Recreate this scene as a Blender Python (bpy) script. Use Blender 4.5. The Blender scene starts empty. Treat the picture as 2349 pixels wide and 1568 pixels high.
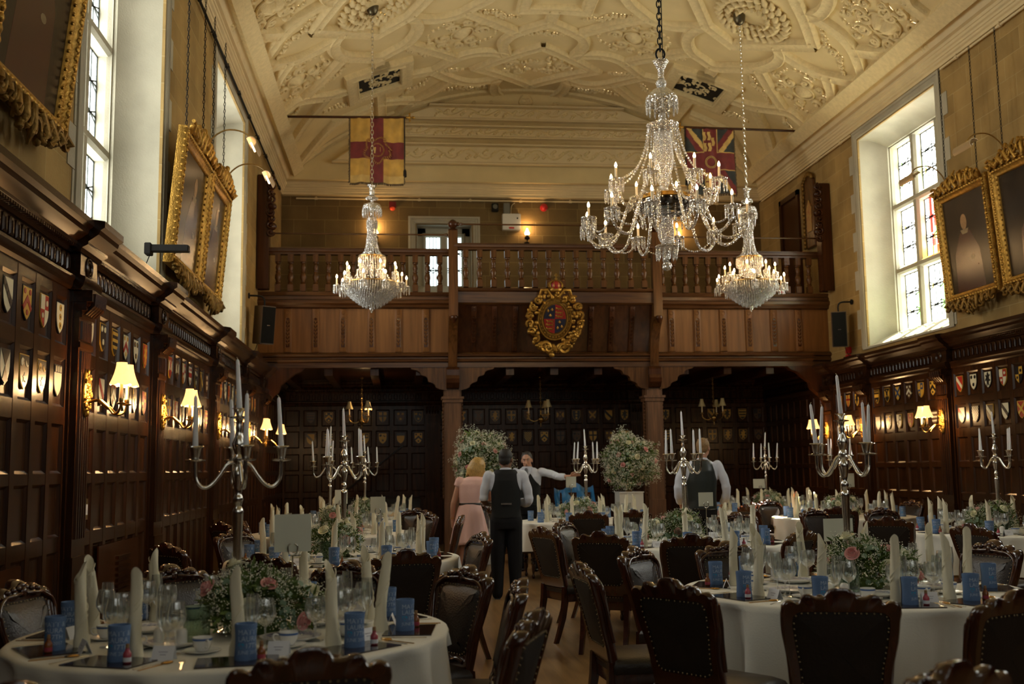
import bpy, bmesh, math, random
from mathutils import Vector, Matrix
R = math.radians
PI = math.pi
rnd = random.Random(7)
scn = bpy.context.scene
COL = scn.collection

# ---------------------------------------------------------------- geometry builder
class G:
    def __init__(s):
        s.v = []; s.f = []; s.m = []; s.mi = 0; s.T = None
    def add(s, vs, fs):
        b = len(s.v)
        if s.T is not None:
            T = s.T
            s.v.extend(tuple(T @ Vector(p)) for p in vs)
        else:
            s.v.extend(tuple(p) for p in vs)
        s.f.extend(tuple(b + i for i in f) for f in fs)
        s.m.extend([s.mi] * len(fs))
        return s
    def box(s, x0, x1, y0, y1, z0, z1):
        s.add([(x0,y0,z0),(x1,y0,z0),(x1,y1,z0),(x0,y1,z0),(x0,y0,z1),(x1,y0,z1),(x1,y1,z1),(x0,y1,z1)],
              [(0,3,2,1),(4,5,6,7),(0,1,5,4),(1,2,6,5),(2,3,7,6),(3,0,4,7)])
        return s
    def cbox(s, c, d):
        return s.box(c[0]-d[0]/2, c[0]+d[0]/2, c[1]-d[1]/2, c[1]+d[1]/2, c[2]-d[2]/2, c[2]+d[2]/2)
    def mbox(s, mp, a0, a1, b0, b1, c0, c1):
        """box in mapped coordinates: mp(a,b,c) gives a point"""
        P = [(a0,b0,c0),(a1,b0,c0),(a1,b1,c0),(a0,b1,c0),(a0,b0,c1),(a1,b0,c1),(a1,b1,c1),(a0,b1,c1)]
        s.add([mp(*p) for p in P], [(0,3,2,1),(4,5,6,7),(0,1,5,4),(1,2,6,5),(2,3,7,6),(3,0,4,7)])
        return s
    def prism(s, poly, w0, w1, mp=lambda u, v, w: (u, v, w), inset=None):
        """polygon (u,v) extruded from w0 to w1; inset=(amount,depth) rounds the w1 face"""
        n = len(poly)
        rings = [(poly, w0), (poly, w1)]
        if inset:
            a, d = inset
            cx = sum(p[0] for p in poly)/n; cy = sum(p[1] for p in poly)/n
            ins = offset_poly(poly, a)
            rings = [(poly, w0), (poly, w1 - d), (ins, w1)]
        vs = []; fs = []
        for pl, w in rings:
            vs += [mp(p[0], p[1], w) for p in pl]
        for k in range(len(rings) - 1):
            for i in range(n):
                j = (i + 1) % n
                fs.append((k*n+i, k*n+j, (k+1)*n+j, (k+1)*n+i))
        fs.append(tuple(range(n))[::-1]); fs.append(tuple((len(rings)-1)*n + i for i in range(n)))
        return s.add(vs, fs)
    def strip(s, rows, close_u=False, close_v=False, cap=False):
        """grid of points rows[v][u]"""
        n = len(rows[0]); m = len(rows)
        vs = [p for r in rows for p in r]; fs = []
        for k in range(m if close_v else m - 1):
            k2 = (k + 1) % m
            for i in range(n if close_u else n - 1):
                j = (i + 1) % n
                fs.append((k*n+i, k*n+j, k2*n+j, k2*n+i))
        if cap:
            fs.append(tuple(range(n))[::-1]); fs.append(tuple((m-1)*n + i for i in range(n)))
        return s.add(vs, fs)
    def lathe(s, prof, seg=16, c=(0,0,0), a0=0.0, sq=(1,1), flute=0, fa=0):
        rows = []
        for r, z in prof:
            row = []
            for i in range(seg):
                a = a0 + 2*PI*i/seg
                rr = r * (1 + (fa*math.cos(flute*a) if flute else 0))
                row.append((c[0] + rr*math.cos(a)*sq[0], c[1] + rr*math.sin(a)*sq[1], c[2] + z))
            rows.append(row)
        return s.strip(rows, close_u=True, cap=True)
    def tube(s, pts, r, seg=8, closed=False, sq=1.0):
        pts = [Vector(p) for p in pts]; n = len(pts)
        rr = r if isinstance(r, (list, tuple)) else [r]*n
        rows = []; up = None
        for i in range(n):
            if closed:
                t = pts[(i+1) % n] - pts[i-1]
            else:
                t = pts[min(i+1, n-1)] - pts[max(i-1, 0)]
            if t.length < 1e-9: t = Vector((0,0,1))
            t.normalize()
            if up is None:
                up = Vector((0,0,1)) if abs(t.z) < .9 else Vector((0,1,0))
            a = t.cross(up)
            if a.length < 1e-6: a = t.orthogonal()
            a.normalize(); b = a.cross(t).normalized(); up = b
            rows.append([tuple(pts[i] + a*(rr[i]*math.cos(2*PI*k/seg)) + b*(rr[i]*sq*math.sin(2*PI*k/seg))) for k in range(seg)])
        return s.strip(rows, close_u=True, close_v=closed, cap=not closed)
    def ell(s, c, r, nu=12, nv=8, T=None):
        if not isinstance(r, (list, tuple)): r = (r, r, r)
        rows = []
        for k in range(nv + 1):
            th = PI * k / nv
            sr = max(math.sin(th), 1e-3)
            row = []
            for i in range(nu):
                a = 2*PI*i/nu
                p = Vector((r[0]*sr*math.cos(a), r[1]*sr*math.sin(a), -r[2]*math.cos(th)))
                if T is not None: p = T @ p
                row.append((c[0]+p.x, c[1]+p.y, c[2]+p.z))
            rows.append(row)
        return s.strip(rows, close_u=True, cap=True)
    def merge(s, o, T=None):
        b = len(s.v)
        if T is None: s.v.extend(o.v)
        else: s.v.extend(tuple(T @ Vector(p)) for p in o.v)
        s.f.extend(tuple(b+i for i in f) for f in o.f); s.m.extend(o.m)
        return s
    def mesh(s, name, mats, smooth=35, bevel=0, recalc=True):
        me = bpy.data.meshes.new(name)
        me.from_pydata(s.v, [], s.f)
        for m in mats: me.materials.append(m)
        if len(mats) > 1: me.polygons.foreach_set('material_index', s.m)
        if recalc or bevel:
            bm = bmesh.new(); bm.from_mesh(me)
            if recalc: bmesh.ops.recalc_face_normals(bm, faces=bm.faces)
            if bevel:
                ed = [e for e in bm.edges if len(e.link_faces) == 2 and e.calc_face_angle(0) > R(40)]
                bmesh.ops.bevel(bm, geom=ed, offset=bevel, segments=2, affect='EDGES', clamp_overlap=True)
            bm.to_mesh(me); bm.free()
        if smooth:
            me.shade_smooth()
            if smooth < 180: me.set_sharp_from_angle(angle=R(smooth))
        me.update()
        return me

def offset_poly(poly, a):
    """inset a closed polygon by a (winding-aware)"""
    n = len(poly)
    A = sum(poly[i][0]*poly[(i+1)%n][1] - poly[(i+1)%n][0]*poly[i][1] for i in range(n))
    sg = 1 if A > 0 else -1
    out = []
    for i in range(n):
        p0 = Vector(poly[i-1]); p1 = Vector(poly[i]); p2 = Vector(poly[(i+1) % n])
        e0 = (p1-p0); e1 = (p2-p1)
        if e0.length < 1e-9 or e1.length < 1e-9:
            out.append(tuple(p1)); continue
        e0.normalize(); e1.normalize()
        n0 = Vector((-e0.y, e0.x))*sg; n1 = Vector((-e1.y, e1.x))*sg
        b = n0 + n1
        if b.length < 1e-6: b = n0
        b.normalize()
        k = max(.35, b.dot(n0))
        out.append((p1.x + b.x*a/k, p1.y + b.y*a/k))
    return out

def obj(name, g, mats, parent=None, smooth=35, bevel=0, loc=None, recalc=True):
    if not isinstance(mats, (list, tuple)): mats = [mats]
    me = g if isinstance(g, bpy.types.Mesh) else g.mesh(name, mats, smooth, bevel, recalc)
    o = bpy.data.objects.new(name, me); COL.objects.link(o)
    if parent is not None: o.parent = parent
    if loc is not None: o.location = loc
    return o

def tag(o, label, cat, group=None, kind=None):
    o['label'] = label; o['category'] = cat
    if group: o['group'] = group
    if kind: o['kind'] = kind
    return o

def thing(name, label, cat, loc=(0,0,0), rz=0.0, group=None):
    o = bpy.data.objects.new(name, None); COL.objects.link(o)
    o.empty_display_size = .1
    o.location = loc; o.rotation_euler = (0, 0, rz)
    return tag(o, label, cat, group)

def struct(name, g, mats, smooth=35, bevel=0, recalc=True, parent=None):
    o = obj(name, g, mats, parent, smooth, bevel, recalc=recalc)
    o['kind'] = 'structure'
    return o

KIDS = {}
def kids_of(o):
    return [c for c in COL.objects if c.parent == o]
def proto_tree(o):
    """remember a thing's parts once so that copies need no search"""
    t = [(c, [(d, []) for d in kids_of(c)]) for c in kids_of(o)]
    KIDS[o.name] = t
    return t
def dup(o, loc=None, rz=None, label=None, group=None, scale=None):
    t = KIDS.get(o.name)
    if t is None: t = proto_tree(o)
    r = o.copy(); COL.objects.link(r)
    if loc is not None: r.location = loc
    if rz is not None: r.rotation_euler = (0, 0, rz)
    if scale is not None: r.scale = (scale,)*3
    if label: r['label'] = label
    if group: r['group'] = group
    for c, gs in t:
        k = c.copy(); COL.objects.link(k); k.parent = r
        for d, _ in gs:
            q = d.copy(); COL.objects.link(q); q.parent = k
    return r

# ---------------------------------------------------------------- materials
def mat(name, col, rough=.5, metal=0.0, spec=.5, coat=0.0, var=0.0, vscale=8.0, col2=None, bump=0.0, bscale=60.0,
        emit=None, estr=0.0, stretch=None, alpha=None, sheen=0.0, subs=0.0, rvar=0.0):
    m = bpy.data.materials.new(name); m.use_nodes = True
    nt = m.node_tree; N = nt.nodes; L = nt.links
    b = N['Principled BSDF']
    def setin(k, v):
        if k in b.inputs: b.inputs[k].default_value = v
    c4 = (*col, 1)
    setin('Base Color', c4); setin('Roughness', rough); setin('Metallic', metal)
    setin('Specular IOR Level', spec); setin('Coat Weight', coat); setin('Coat Roughness', .12)
    if sheen: setin('Sheen Weight', sheen)
    if subs: setin('Subsurface Weight', subs); setin('Subsurface Scale', .02)
    if emit: setin('Emission Color', (*emit, 1)); setin('Emission Strength', estr)
    if var or bump or col2 or rvar:
        tc = N.new('ShaderNodeTexCoord'); mp = N.new('ShaderNodeMapping')
        L.new(tc.outputs['Object'], mp.inputs['Vector'])
        if stretch: mp.inputs['Scale'].default_value = stretch
    if var or col2 or rvar:
        nz = N.new('ShaderNodeTexNoise'); nz.inputs['Scale'].default_value = vscale; nz.inputs['Detail'].default_value = 5
        L.new(mp.outputs['Vector'], nz.inputs['Vector'])
        if var or col2:
            cr = N.new('ShaderNodeValToRGB')
            lo = col2 or tuple(x*(1-var) for x in col); hi = col if col2 else tuple(min(1, x*(1+var)) for x in col)
            cr.color_ramp.elements[0].color = (*lo, 1); cr.color_ramp.elements[1].color = (*hi, 1)
            cr.color_ramp.elements[0].position = .3; cr.color_ramp.elements[1].position = .7
            L.new(nz.outputs['Fac'], cr.inputs['Fac']); L.new(cr.outputs['Color'], b.inputs['Base Color'])
        if rvar:
            mr = N.new('ShaderNodeMapRange'); mr.inputs['To Min'].default_value = max(.02, rough-rvar); mr.inputs['To Max'].default_value = rough+rvar
            L.new(nz.outputs['Fac'], mr.inputs['Value']); L.new(mr.outputs['Result'], b.inputs['Roughness'])
    if bump:
        n2 = N.new('ShaderNodeTexNoise'); n2.inputs['Scale'].default_value = bscale; n2.inputs['Detail'].default_value = 3
        L.new(mp.outputs['Vector'], n2.inputs['Vector'])
        bp = N.new('ShaderNodeBump'); bp.inputs['Strength'].default_value = bump; bp.inputs['Distance'].default_value = .01
        L.new(n2.outputs['Fac'], bp.inputs['Height']); L.new(bp.outputs['Normal'], b.inputs['Normal'])
    return m

def thin_glass(name, tint=(.95,.97,.97), rough=.02, refl=1.0, base=.04, body=None, bodyw=0.0, cut=0.0):
    """thin-walled clear glass: see-through, with fresnel reflections"""
    m = bpy.data.materials.new(name); m.use_nodes = True
    nt = m.node_tree; N = nt.nodes; L = nt.links; N.clear()
    out = N.new('ShaderNodeOutputMaterial'); mx = N.new('ShaderNodeMixShader')
    tr = N.new('ShaderNodeBsdfTransparent'); tr.inputs['Color'].default_value = (*tint, 1)
    gl = N.new('ShaderNodeBsdfGlossy'); gl.inputs['Roughness'].default_value = rough; gl.inputs['Color'].default_value = (1,1,1,1)
    lw = N.new('ShaderNodeLayerWeight'); lw.inputs['Blend'].default_value = .35
    mr = N.new('ShaderNodeMapRange'); mr.inputs['To Min'].default_value = base; mr.inputs['To Max'].default_value = refl
    L.new(lw.outputs['Facing'], mr.inputs['Value'])
    pw = N.new('ShaderNodeMath'); pw.operation = 'POWER'; pw.inputs[1].default_value = 1.6
    L.new(mr.outputs['Result'], pw.inputs[0]); L.new(pw.outputs[0], mx.inputs['Fac'])
    L.new(tr.outputs[0], mx.inputs[1]); L.new(gl.outputs[0], mx.inputs[2])
    last = mx
    if cut:   # cut facets
        tc = N.new('ShaderNodeTexCoord'); vo = N.new('ShaderNodeTexVoronoi'); vo.inputs['Scale'].default_value = cut
        bp = N.new('ShaderNodeBump'); bp.inputs['Strength'].default_value = 1.0; bp.inputs['Distance'].default_value = .012
        L.new(tc.outputs['Object'], vo.inputs['Vector']); L.new(vo.outputs['Distance'], bp.inputs['Height'])
        L.new(bp.outputs['Normal'], gl.inputs['Normal']); L.new(bp.outputs['Normal'], lw.inputs['Normal'])
    if body:
        df = N.new('ShaderNodeBsdfDiffuse'); df.inputs['Color'].default_value = (*body, 1)
        m2 = N.new('ShaderNodeMixShader'); m2.inputs['Fac'].default_value = bodyw
        L.new(mx.outputs[0], m2.inputs[1]); L.new(df.outputs[0], m2.inputs[2]); last = m2
    L.new(last.outputs[0], out.inputs['Surface'])
    return m

def ashlar(name, axis, c1, c2, mortar, bw=.62, bh=.285, off=0.0):
    """dressed stone blocks; axis = which world axis runs along the wall"""
    m = bpy.data.materials.new(name); m.use_nodes = True
    nt = m.node_tree; N = nt.nodes; L = nt.links; b = N['Principled BSDF']
    ge = N.new('ShaderNodeNewGeometry'); sp = N.new('ShaderNodeSeparateXYZ'); cb = N.new('ShaderNodeCombineXYZ')
    L.new(ge.outputs['Position'], sp.inputs[0])
    L.new(sp.outputs[axis], cb.inputs['X']); L.new(sp.outputs['Z'], cb.inputs['Y'])
    br = N.new('ShaderNodeTexBrick'); br.inputs['Scale'].default_value = 1
    br.inputs['Brick Width'].default_value = bw; br.inputs['Row Height'].default_value = bh
    br.inputs['Mortar Size'].default_value = .006; br.inputs['Mortar Smooth'].default_value = .3
    br.inputs['Bias'].default_value = -.2
    br.inputs['Color1'].default_value = (*c1, 1); br.inputs['Color2'].default_value = (*c2, 1); br.inputs['Mortar'].default_value = (*mortar, 1)
    br.offset = .43; br.squash = .8; br.squash_frequency = 3
    L.new(cb.outputs[0], br.inputs['Vector'])
    nz = N.new('ShaderNodeTexNoise'); nz.inputs['Scale'].default_value = 1.7; nz.inputs['Detail'].default_value = 6
    L.new(ge.outputs['Position'], nz.inputs['Vector'])
    mx = N.new('ShaderNodeMix'); mx.data_type = 'RGBA'; mx.blend_type = 'MULTIPLY'; mx.inputs['Factor'].default_value = .75
    cr = N.new('ShaderNodeValToRGB'); cr.color_ramp.elements[0].position = .3; cr.color_ramp.elements[1].position = .72
    cr.color_ramp.elements[0].color = (.55,.52,.46,1); cr.color_ramp.elements[1].color = (1.1,1.08,1.0,1)
    L.new(nz.outputs['Fac'], cr.inputs['Fac']); L.new(br.outputs['Color'], mx.inputs[6]); L.new(cr.outputs['Color'], mx.inputs[7])
    L.new(mx.outputs[2], b.inputs['Base Color']); b.inputs['Roughness'].default_value = .85
    b.inputs['Specular IOR Level'].default_value = .2
    n2 = N.new('ShaderNodeTexNoise'); n2.inputs['Scale'].default_value = 45; n2.inputs['Detail'].default_value = 4
    L.new(ge.outputs['Position'], n2.inputs['Vector'])
    ad = N.new('ShaderNodeMath'); ad.operation = 'MULTIPLY_ADD'; ad.inputs[1].default_value = -1.2
    L.new(br.outputs['Fac'], ad.inputs[0]); L.new(n2.outputs['Fac'], ad.inputs[2])
    bp = N.new('ShaderNodeBump'); bp.inputs['Strength'].default_value = .5; bp.inputs['Distance'].default_value = .008
    L.new(ad.outputs[0], bp.inputs['Height']); L.new(bp.outputs['Normal'], b.inputs['Normal'])
    return m

def wood(name, dark, light, rough=.35, scale=3.0, along='Z', coat=.0, spec=.5):
    m = bpy.data.materials.new(name); m.use_nodes = True
    nt = m.node_tree; N = nt.nodes; L = nt.links; b = N['Principled BSDF']
    tc = N.new('ShaderNodeTexCoord'); mp = N.new('ShaderNodeMapping')
    sc = {'X': (.6, 9, 9), 'Y': (9, .6, 9), 'Z': (9, 9, .6)}[along]
    mp.inputs['Scale'].default_value = sc
    L.new(tc.outputs['Object'], mp.inputs['Vector'])
    nz = N.new('ShaderNodeTexNoise'); nz.inputs['Scale'].default_value = scale; nz.inputs['Detail'].default_value = 8; nz.inputs['Distortion'].default_value = .6
    L.new(mp.outputs['Vector'], nz.inputs['Vector'])
    cr = N.new('ShaderNodeValToRGB'); cr.color_ramp.elements[0].position = .28; cr.color_ramp.elements[1].position = .74
    cr.color_ramp.elements[0].color = (*dark, 1); cr.color_ramp.elements[1].color = (*light, 1)
    L.new(nz.outputs['Fac'], cr.inputs['Fac']); L.new(cr.outputs['Color'], b.inputs['Base Color'])
    b.inputs['Roughness'].default_value = rough; b.inputs['Specular IOR Level'].default_value = spec
    b.inputs['Coat Weight'].default_value = coat; b.inputs['Coat Roughness'].default_value = .15
    bp = N.new('ShaderNodeBump'); bp.inputs['Strength'].default_value = .15; bp.inputs['Distance'].default_value = .003
    L.new(nz.outputs['Fac'], bp.inputs['Height']); L.new(bp.outputs['Normal'], b.inputs['Normal'])
    return m

def leaded(name, col, estr, clear=True):
    """daylit leaded glazing: gives off daylight, lets the sun through if clear, else blocks it; lead cames as pattern"""
    m = bpy.data.materials.new(name); m.use_nodes = True
    nt = m.node_tree; N = nt.nodes; L = nt.links; N.clear()
    out = N.new('ShaderNodeOutputMaterial'); ad = N.new('ShaderNodeAddShader')
    em = N.new('ShaderNodeEmission'); em.inputs['Color'].default_value = (*col, 1); em.inputs['Strength'].default_value = estr
    tr = N.new('ShaderNodeBsdfTransparent'); tr.inputs['Color'].default_value = (*[min(1, c*.9) for c in col], 1)
    L.new(em.outputs[0], ad.inputs[0])
    if clear: L.new(tr.outputs[0], ad.inputs[1])
    L.new(ad.outputs[0], out.inputs['Surface'])
    return m

SUN, EXPO, DAY = 60.0, 0.3, 10.0
M = {}
M['oak'] = wood('dark oak panelling', (.015,.0052,.0016), (.052,.0185,.0052), .26, 2.2, 'Z', spec=.26)
M['oakh'] = wood('dark oak rails', (.012,.0042,.0014), (.040,.0145,.0042), .24, 2.2, 'Y', spec=.25)
M['gal'] = wood('gallery oak', (.045,.017,.0045), (.125,.052,.0145), .27, 2.4, 'Z', spec=.3)
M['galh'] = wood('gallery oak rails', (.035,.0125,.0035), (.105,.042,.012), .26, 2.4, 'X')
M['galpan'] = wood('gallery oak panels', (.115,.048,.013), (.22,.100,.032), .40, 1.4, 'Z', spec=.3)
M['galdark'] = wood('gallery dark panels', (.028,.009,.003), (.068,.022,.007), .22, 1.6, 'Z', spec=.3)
M['post'] = wood('carved oak posts', (.060,.025,.010), (.17,.078,.034), .45, 2.6, 'Z')
M['floor'] = wood('worn oak floor', (.15,.085,.032), (.33,.20,.085), .28, 2.0, 'Y')
M['plaster'] = mat('cream plaster', (.72,.58,.31), .8, spec=.2, var=.06, vscale=2.5, bump=.12, bscale=30)
M['plorn'] = mat('cream plaster relief', (.74,.60,.33), .75, spec=.25, var=.08, vscale=14, bump=.9, bscale=42)
M['plcornice'] = mat('cream plaster cornice', (.72,.59,.35), .75, spec=.2, var=.05, vscale=4)
M['stone'] = mat('pale dressed stone', (.42,.39,.30), .85, spec=.2, var=.12, vscale=2.2, bump=.25, bscale=50)
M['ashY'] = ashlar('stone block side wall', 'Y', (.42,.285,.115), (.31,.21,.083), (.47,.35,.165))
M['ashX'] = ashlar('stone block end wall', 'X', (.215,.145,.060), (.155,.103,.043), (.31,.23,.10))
M['black'] = mat('black iron', (.010,.009,.008), .65, spec=.2)
M['blackgloss'] = mat('black lacquer', (.006,.005,.005), .12, spec=.6)
M['gilt'] = mat('old gilding', (.40,.225,.045), .42, metal=.85, var=.35, vscale=18, bump=.5, bscale=60)
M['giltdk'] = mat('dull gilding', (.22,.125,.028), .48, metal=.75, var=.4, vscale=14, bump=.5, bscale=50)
M['brass'] = mat('antique brass', (.42,.27,.09), .3, metal=1.0, var=.15, vscale=20)
M['silver'] = mat('polished silver', (.78,.75,.69), .16, metal=1.0, var=.06, vscale=12)
M['candle'] = mat('white wax', (.88,.90,.94), .45, spec=.4, subs=.15)
M['cream'] = mat('cream wax tube', (.85,.72,.48), .5)
M['white'] = mat('white china', (.82,.82,.80), .2, spec=.5)
M['card'] = mat('ivory card', (.70,.71,.60), .6)
M['cardw'] = mat('white card', (.80,.82,.88), .6)
M['cloth'] = mat('white table linen', (.74,.73,.66), .8, spec=.2, sheen=.1, bump=.1, bscale=120)
M['napkin'] = mat('ivory napkin', (.78,.73,.56), .75, spec=.2, bump=.1, bscale=90)
M['leather'] = mat('dark brown leather', (.022,.014,.010), .36, spec=.5, var=.3, vscale=9, bump=.25, bscale=110)
M['leatherd'] = mat('dull brown leather back', (.016,.011,.008), .55, spec=.35, var=.2, vscale=7, bump=.15, bscale=80)
M['mahog'] = wood('carved mahogany', (.018,.0052,.0024), (.070,.019,.0075), .16, 2.5, 'Z', coat=.5)
M['nail'] = mat('brass nail', (.30,.24,.14), .35, metal=1.0)
M['glass'] = thin_glass('clear glassware', (.95,.965,.96), .05, .95, .27, body=(.9,.92,.92), bodyw=.035)
M['crystal'] = thin_glass('cut crystal', (.86,.83,.76), .10, 1.0, .50, body=(.9,.86,.78), bodyw=.08, cut=45)
M['crystalb'] = thin_glass('crystal prisms', (.80,.80,.78), .12, 1.0, .50, body=(.88,.87,.82), bodyw=.22, cut=70)
M['water'] = thin_glass('glass vase with water', (.72,.80,.74), .03, .7, .10)
M['bulb'] = mat('lit candle bulb', (1,.8,.5), .5, emit=(1.0,.58,.22), estr=150)
M['bulbs'] = mat('lit small bulb', (1,.8,.5), .5, emit=(1.0,.60,.25), estr=170)
M['day'] = leaded('daylit glass', (.98,1.0,.93), DAY)
M['dayd'] = leaded('daylit sun-blocking glass', (.98,1.0,.93), DAY, False)  # glow only, made opaque to shut the sun out
M['dayg'] = leaded('small gallery glass', (.85,1.0,1.0), 2.4, False)
M['dayf'] = leaded('dim daylit glass', (.98,1.0,.93), DAY*.22, False)  # glow turned down and sun shut out, for windows out of view
M['lead'] = mat('lead cames', (.02,.03,.03), .6)
M['red'] = mat('red plastic', (.55,.02,.02), .35)
# ---------------------------------------------------------------- room shell
XL, XR, XC = -2.38, 7.67, 2.645
YB, YG, YF = 21.3, 18.0, -6.0
mpL = lambda s, z, d: (XL + d, s, z)
mpR = lambda s, z, d: (XR - d, s, z)
mpB = lambda s, z, d: (s, YB - d, z)
mpF = lambda s, z, d: (s, YF + d, z)

def extr(g, prof, s0, s1, mp, cap=True):
    """closed profile [(d,z)] run along s"""
    n = len(prof)
    vs = [mp(s0, z, d) for d, z in prof] + [mp(s1, z, d) for d, z in prof]
    fs = [(i, (i+1) % n, n+(i+1) % n, n+i) for i in range(n)]
    if cap: fs += [tuple(range(n))[::-1], tuple(n+i for i in range(n))]
    g.add(vs, fs)

# floor
g = G(); g.box(XL-.6, XR+.6, YF-.5, YB+.5, -.12, 0)
struct('floor', g, M['floor'], smooth=0)

# side walls with window openings
ZS, ZT, TH = 3.36, 6.86, 1.0
WL = [(-4.1,-1.5), (1.9,4.5), (8.0,10.65), (13.62,16.2)]
WR = [(-4.1,-1.5), (1.9,4.5), (7.9,10.5), (13.88,16.45)]
for nm, mp, W in (('wall_left', mpL, WL), ('wall_right', mpR, WR)):
    g = G(); y = YF - .5
    for a, b in W:
        g.mbox(mp, y, a, 0, 7.5, -TH, 0)
        g.mbox(mp, a, b, 0, ZS, -TH, 0); g.mbox(mp, a, b, ZT, 7.5, -TH, 0)
        y = b
    g.mbox(mp, y, YB+.6, 0, 7.5, -TH, 0)
    struct(nm, g, M['ashY'], smooth=0)
# end walls (back one has a small window over the gallery)
GW = (.36, 1.5, 5.0, 6.48)
g = G(); x0, x1, z0, z1 = GW
g.mbox(mpB, XL-.6, x0, 0, 9.6, -.6, 0); g.mbox(mpB, x1, XR+.6, 0, 9.6, -.6, 0)
g.mbox(mpB, x0, x1, 0, z0, -.6, 0); g.mbox(mpB, x0, x1, z1, 9.6, -.6, 0)
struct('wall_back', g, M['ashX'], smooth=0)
g = G(); FW = [(-1.3,1.0), (1.5,3.8), (4.3,6.6)]; x = XL-.6
for a, b in FW:
    g.mbox(mpF, x, a, 0, 9.6, -.6, 0); g.mbox(mpF, a, b, 0, ZS, -.6, 0); g.mbox(mpF, a, b, ZT+.6, 9.6, -.6, 0); x = b
g.mbox(mpF, x, XR+.6, 0, 9.6, -.6, 0)
struct('wall_front', g, M['ashX'], smooth=0)

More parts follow.
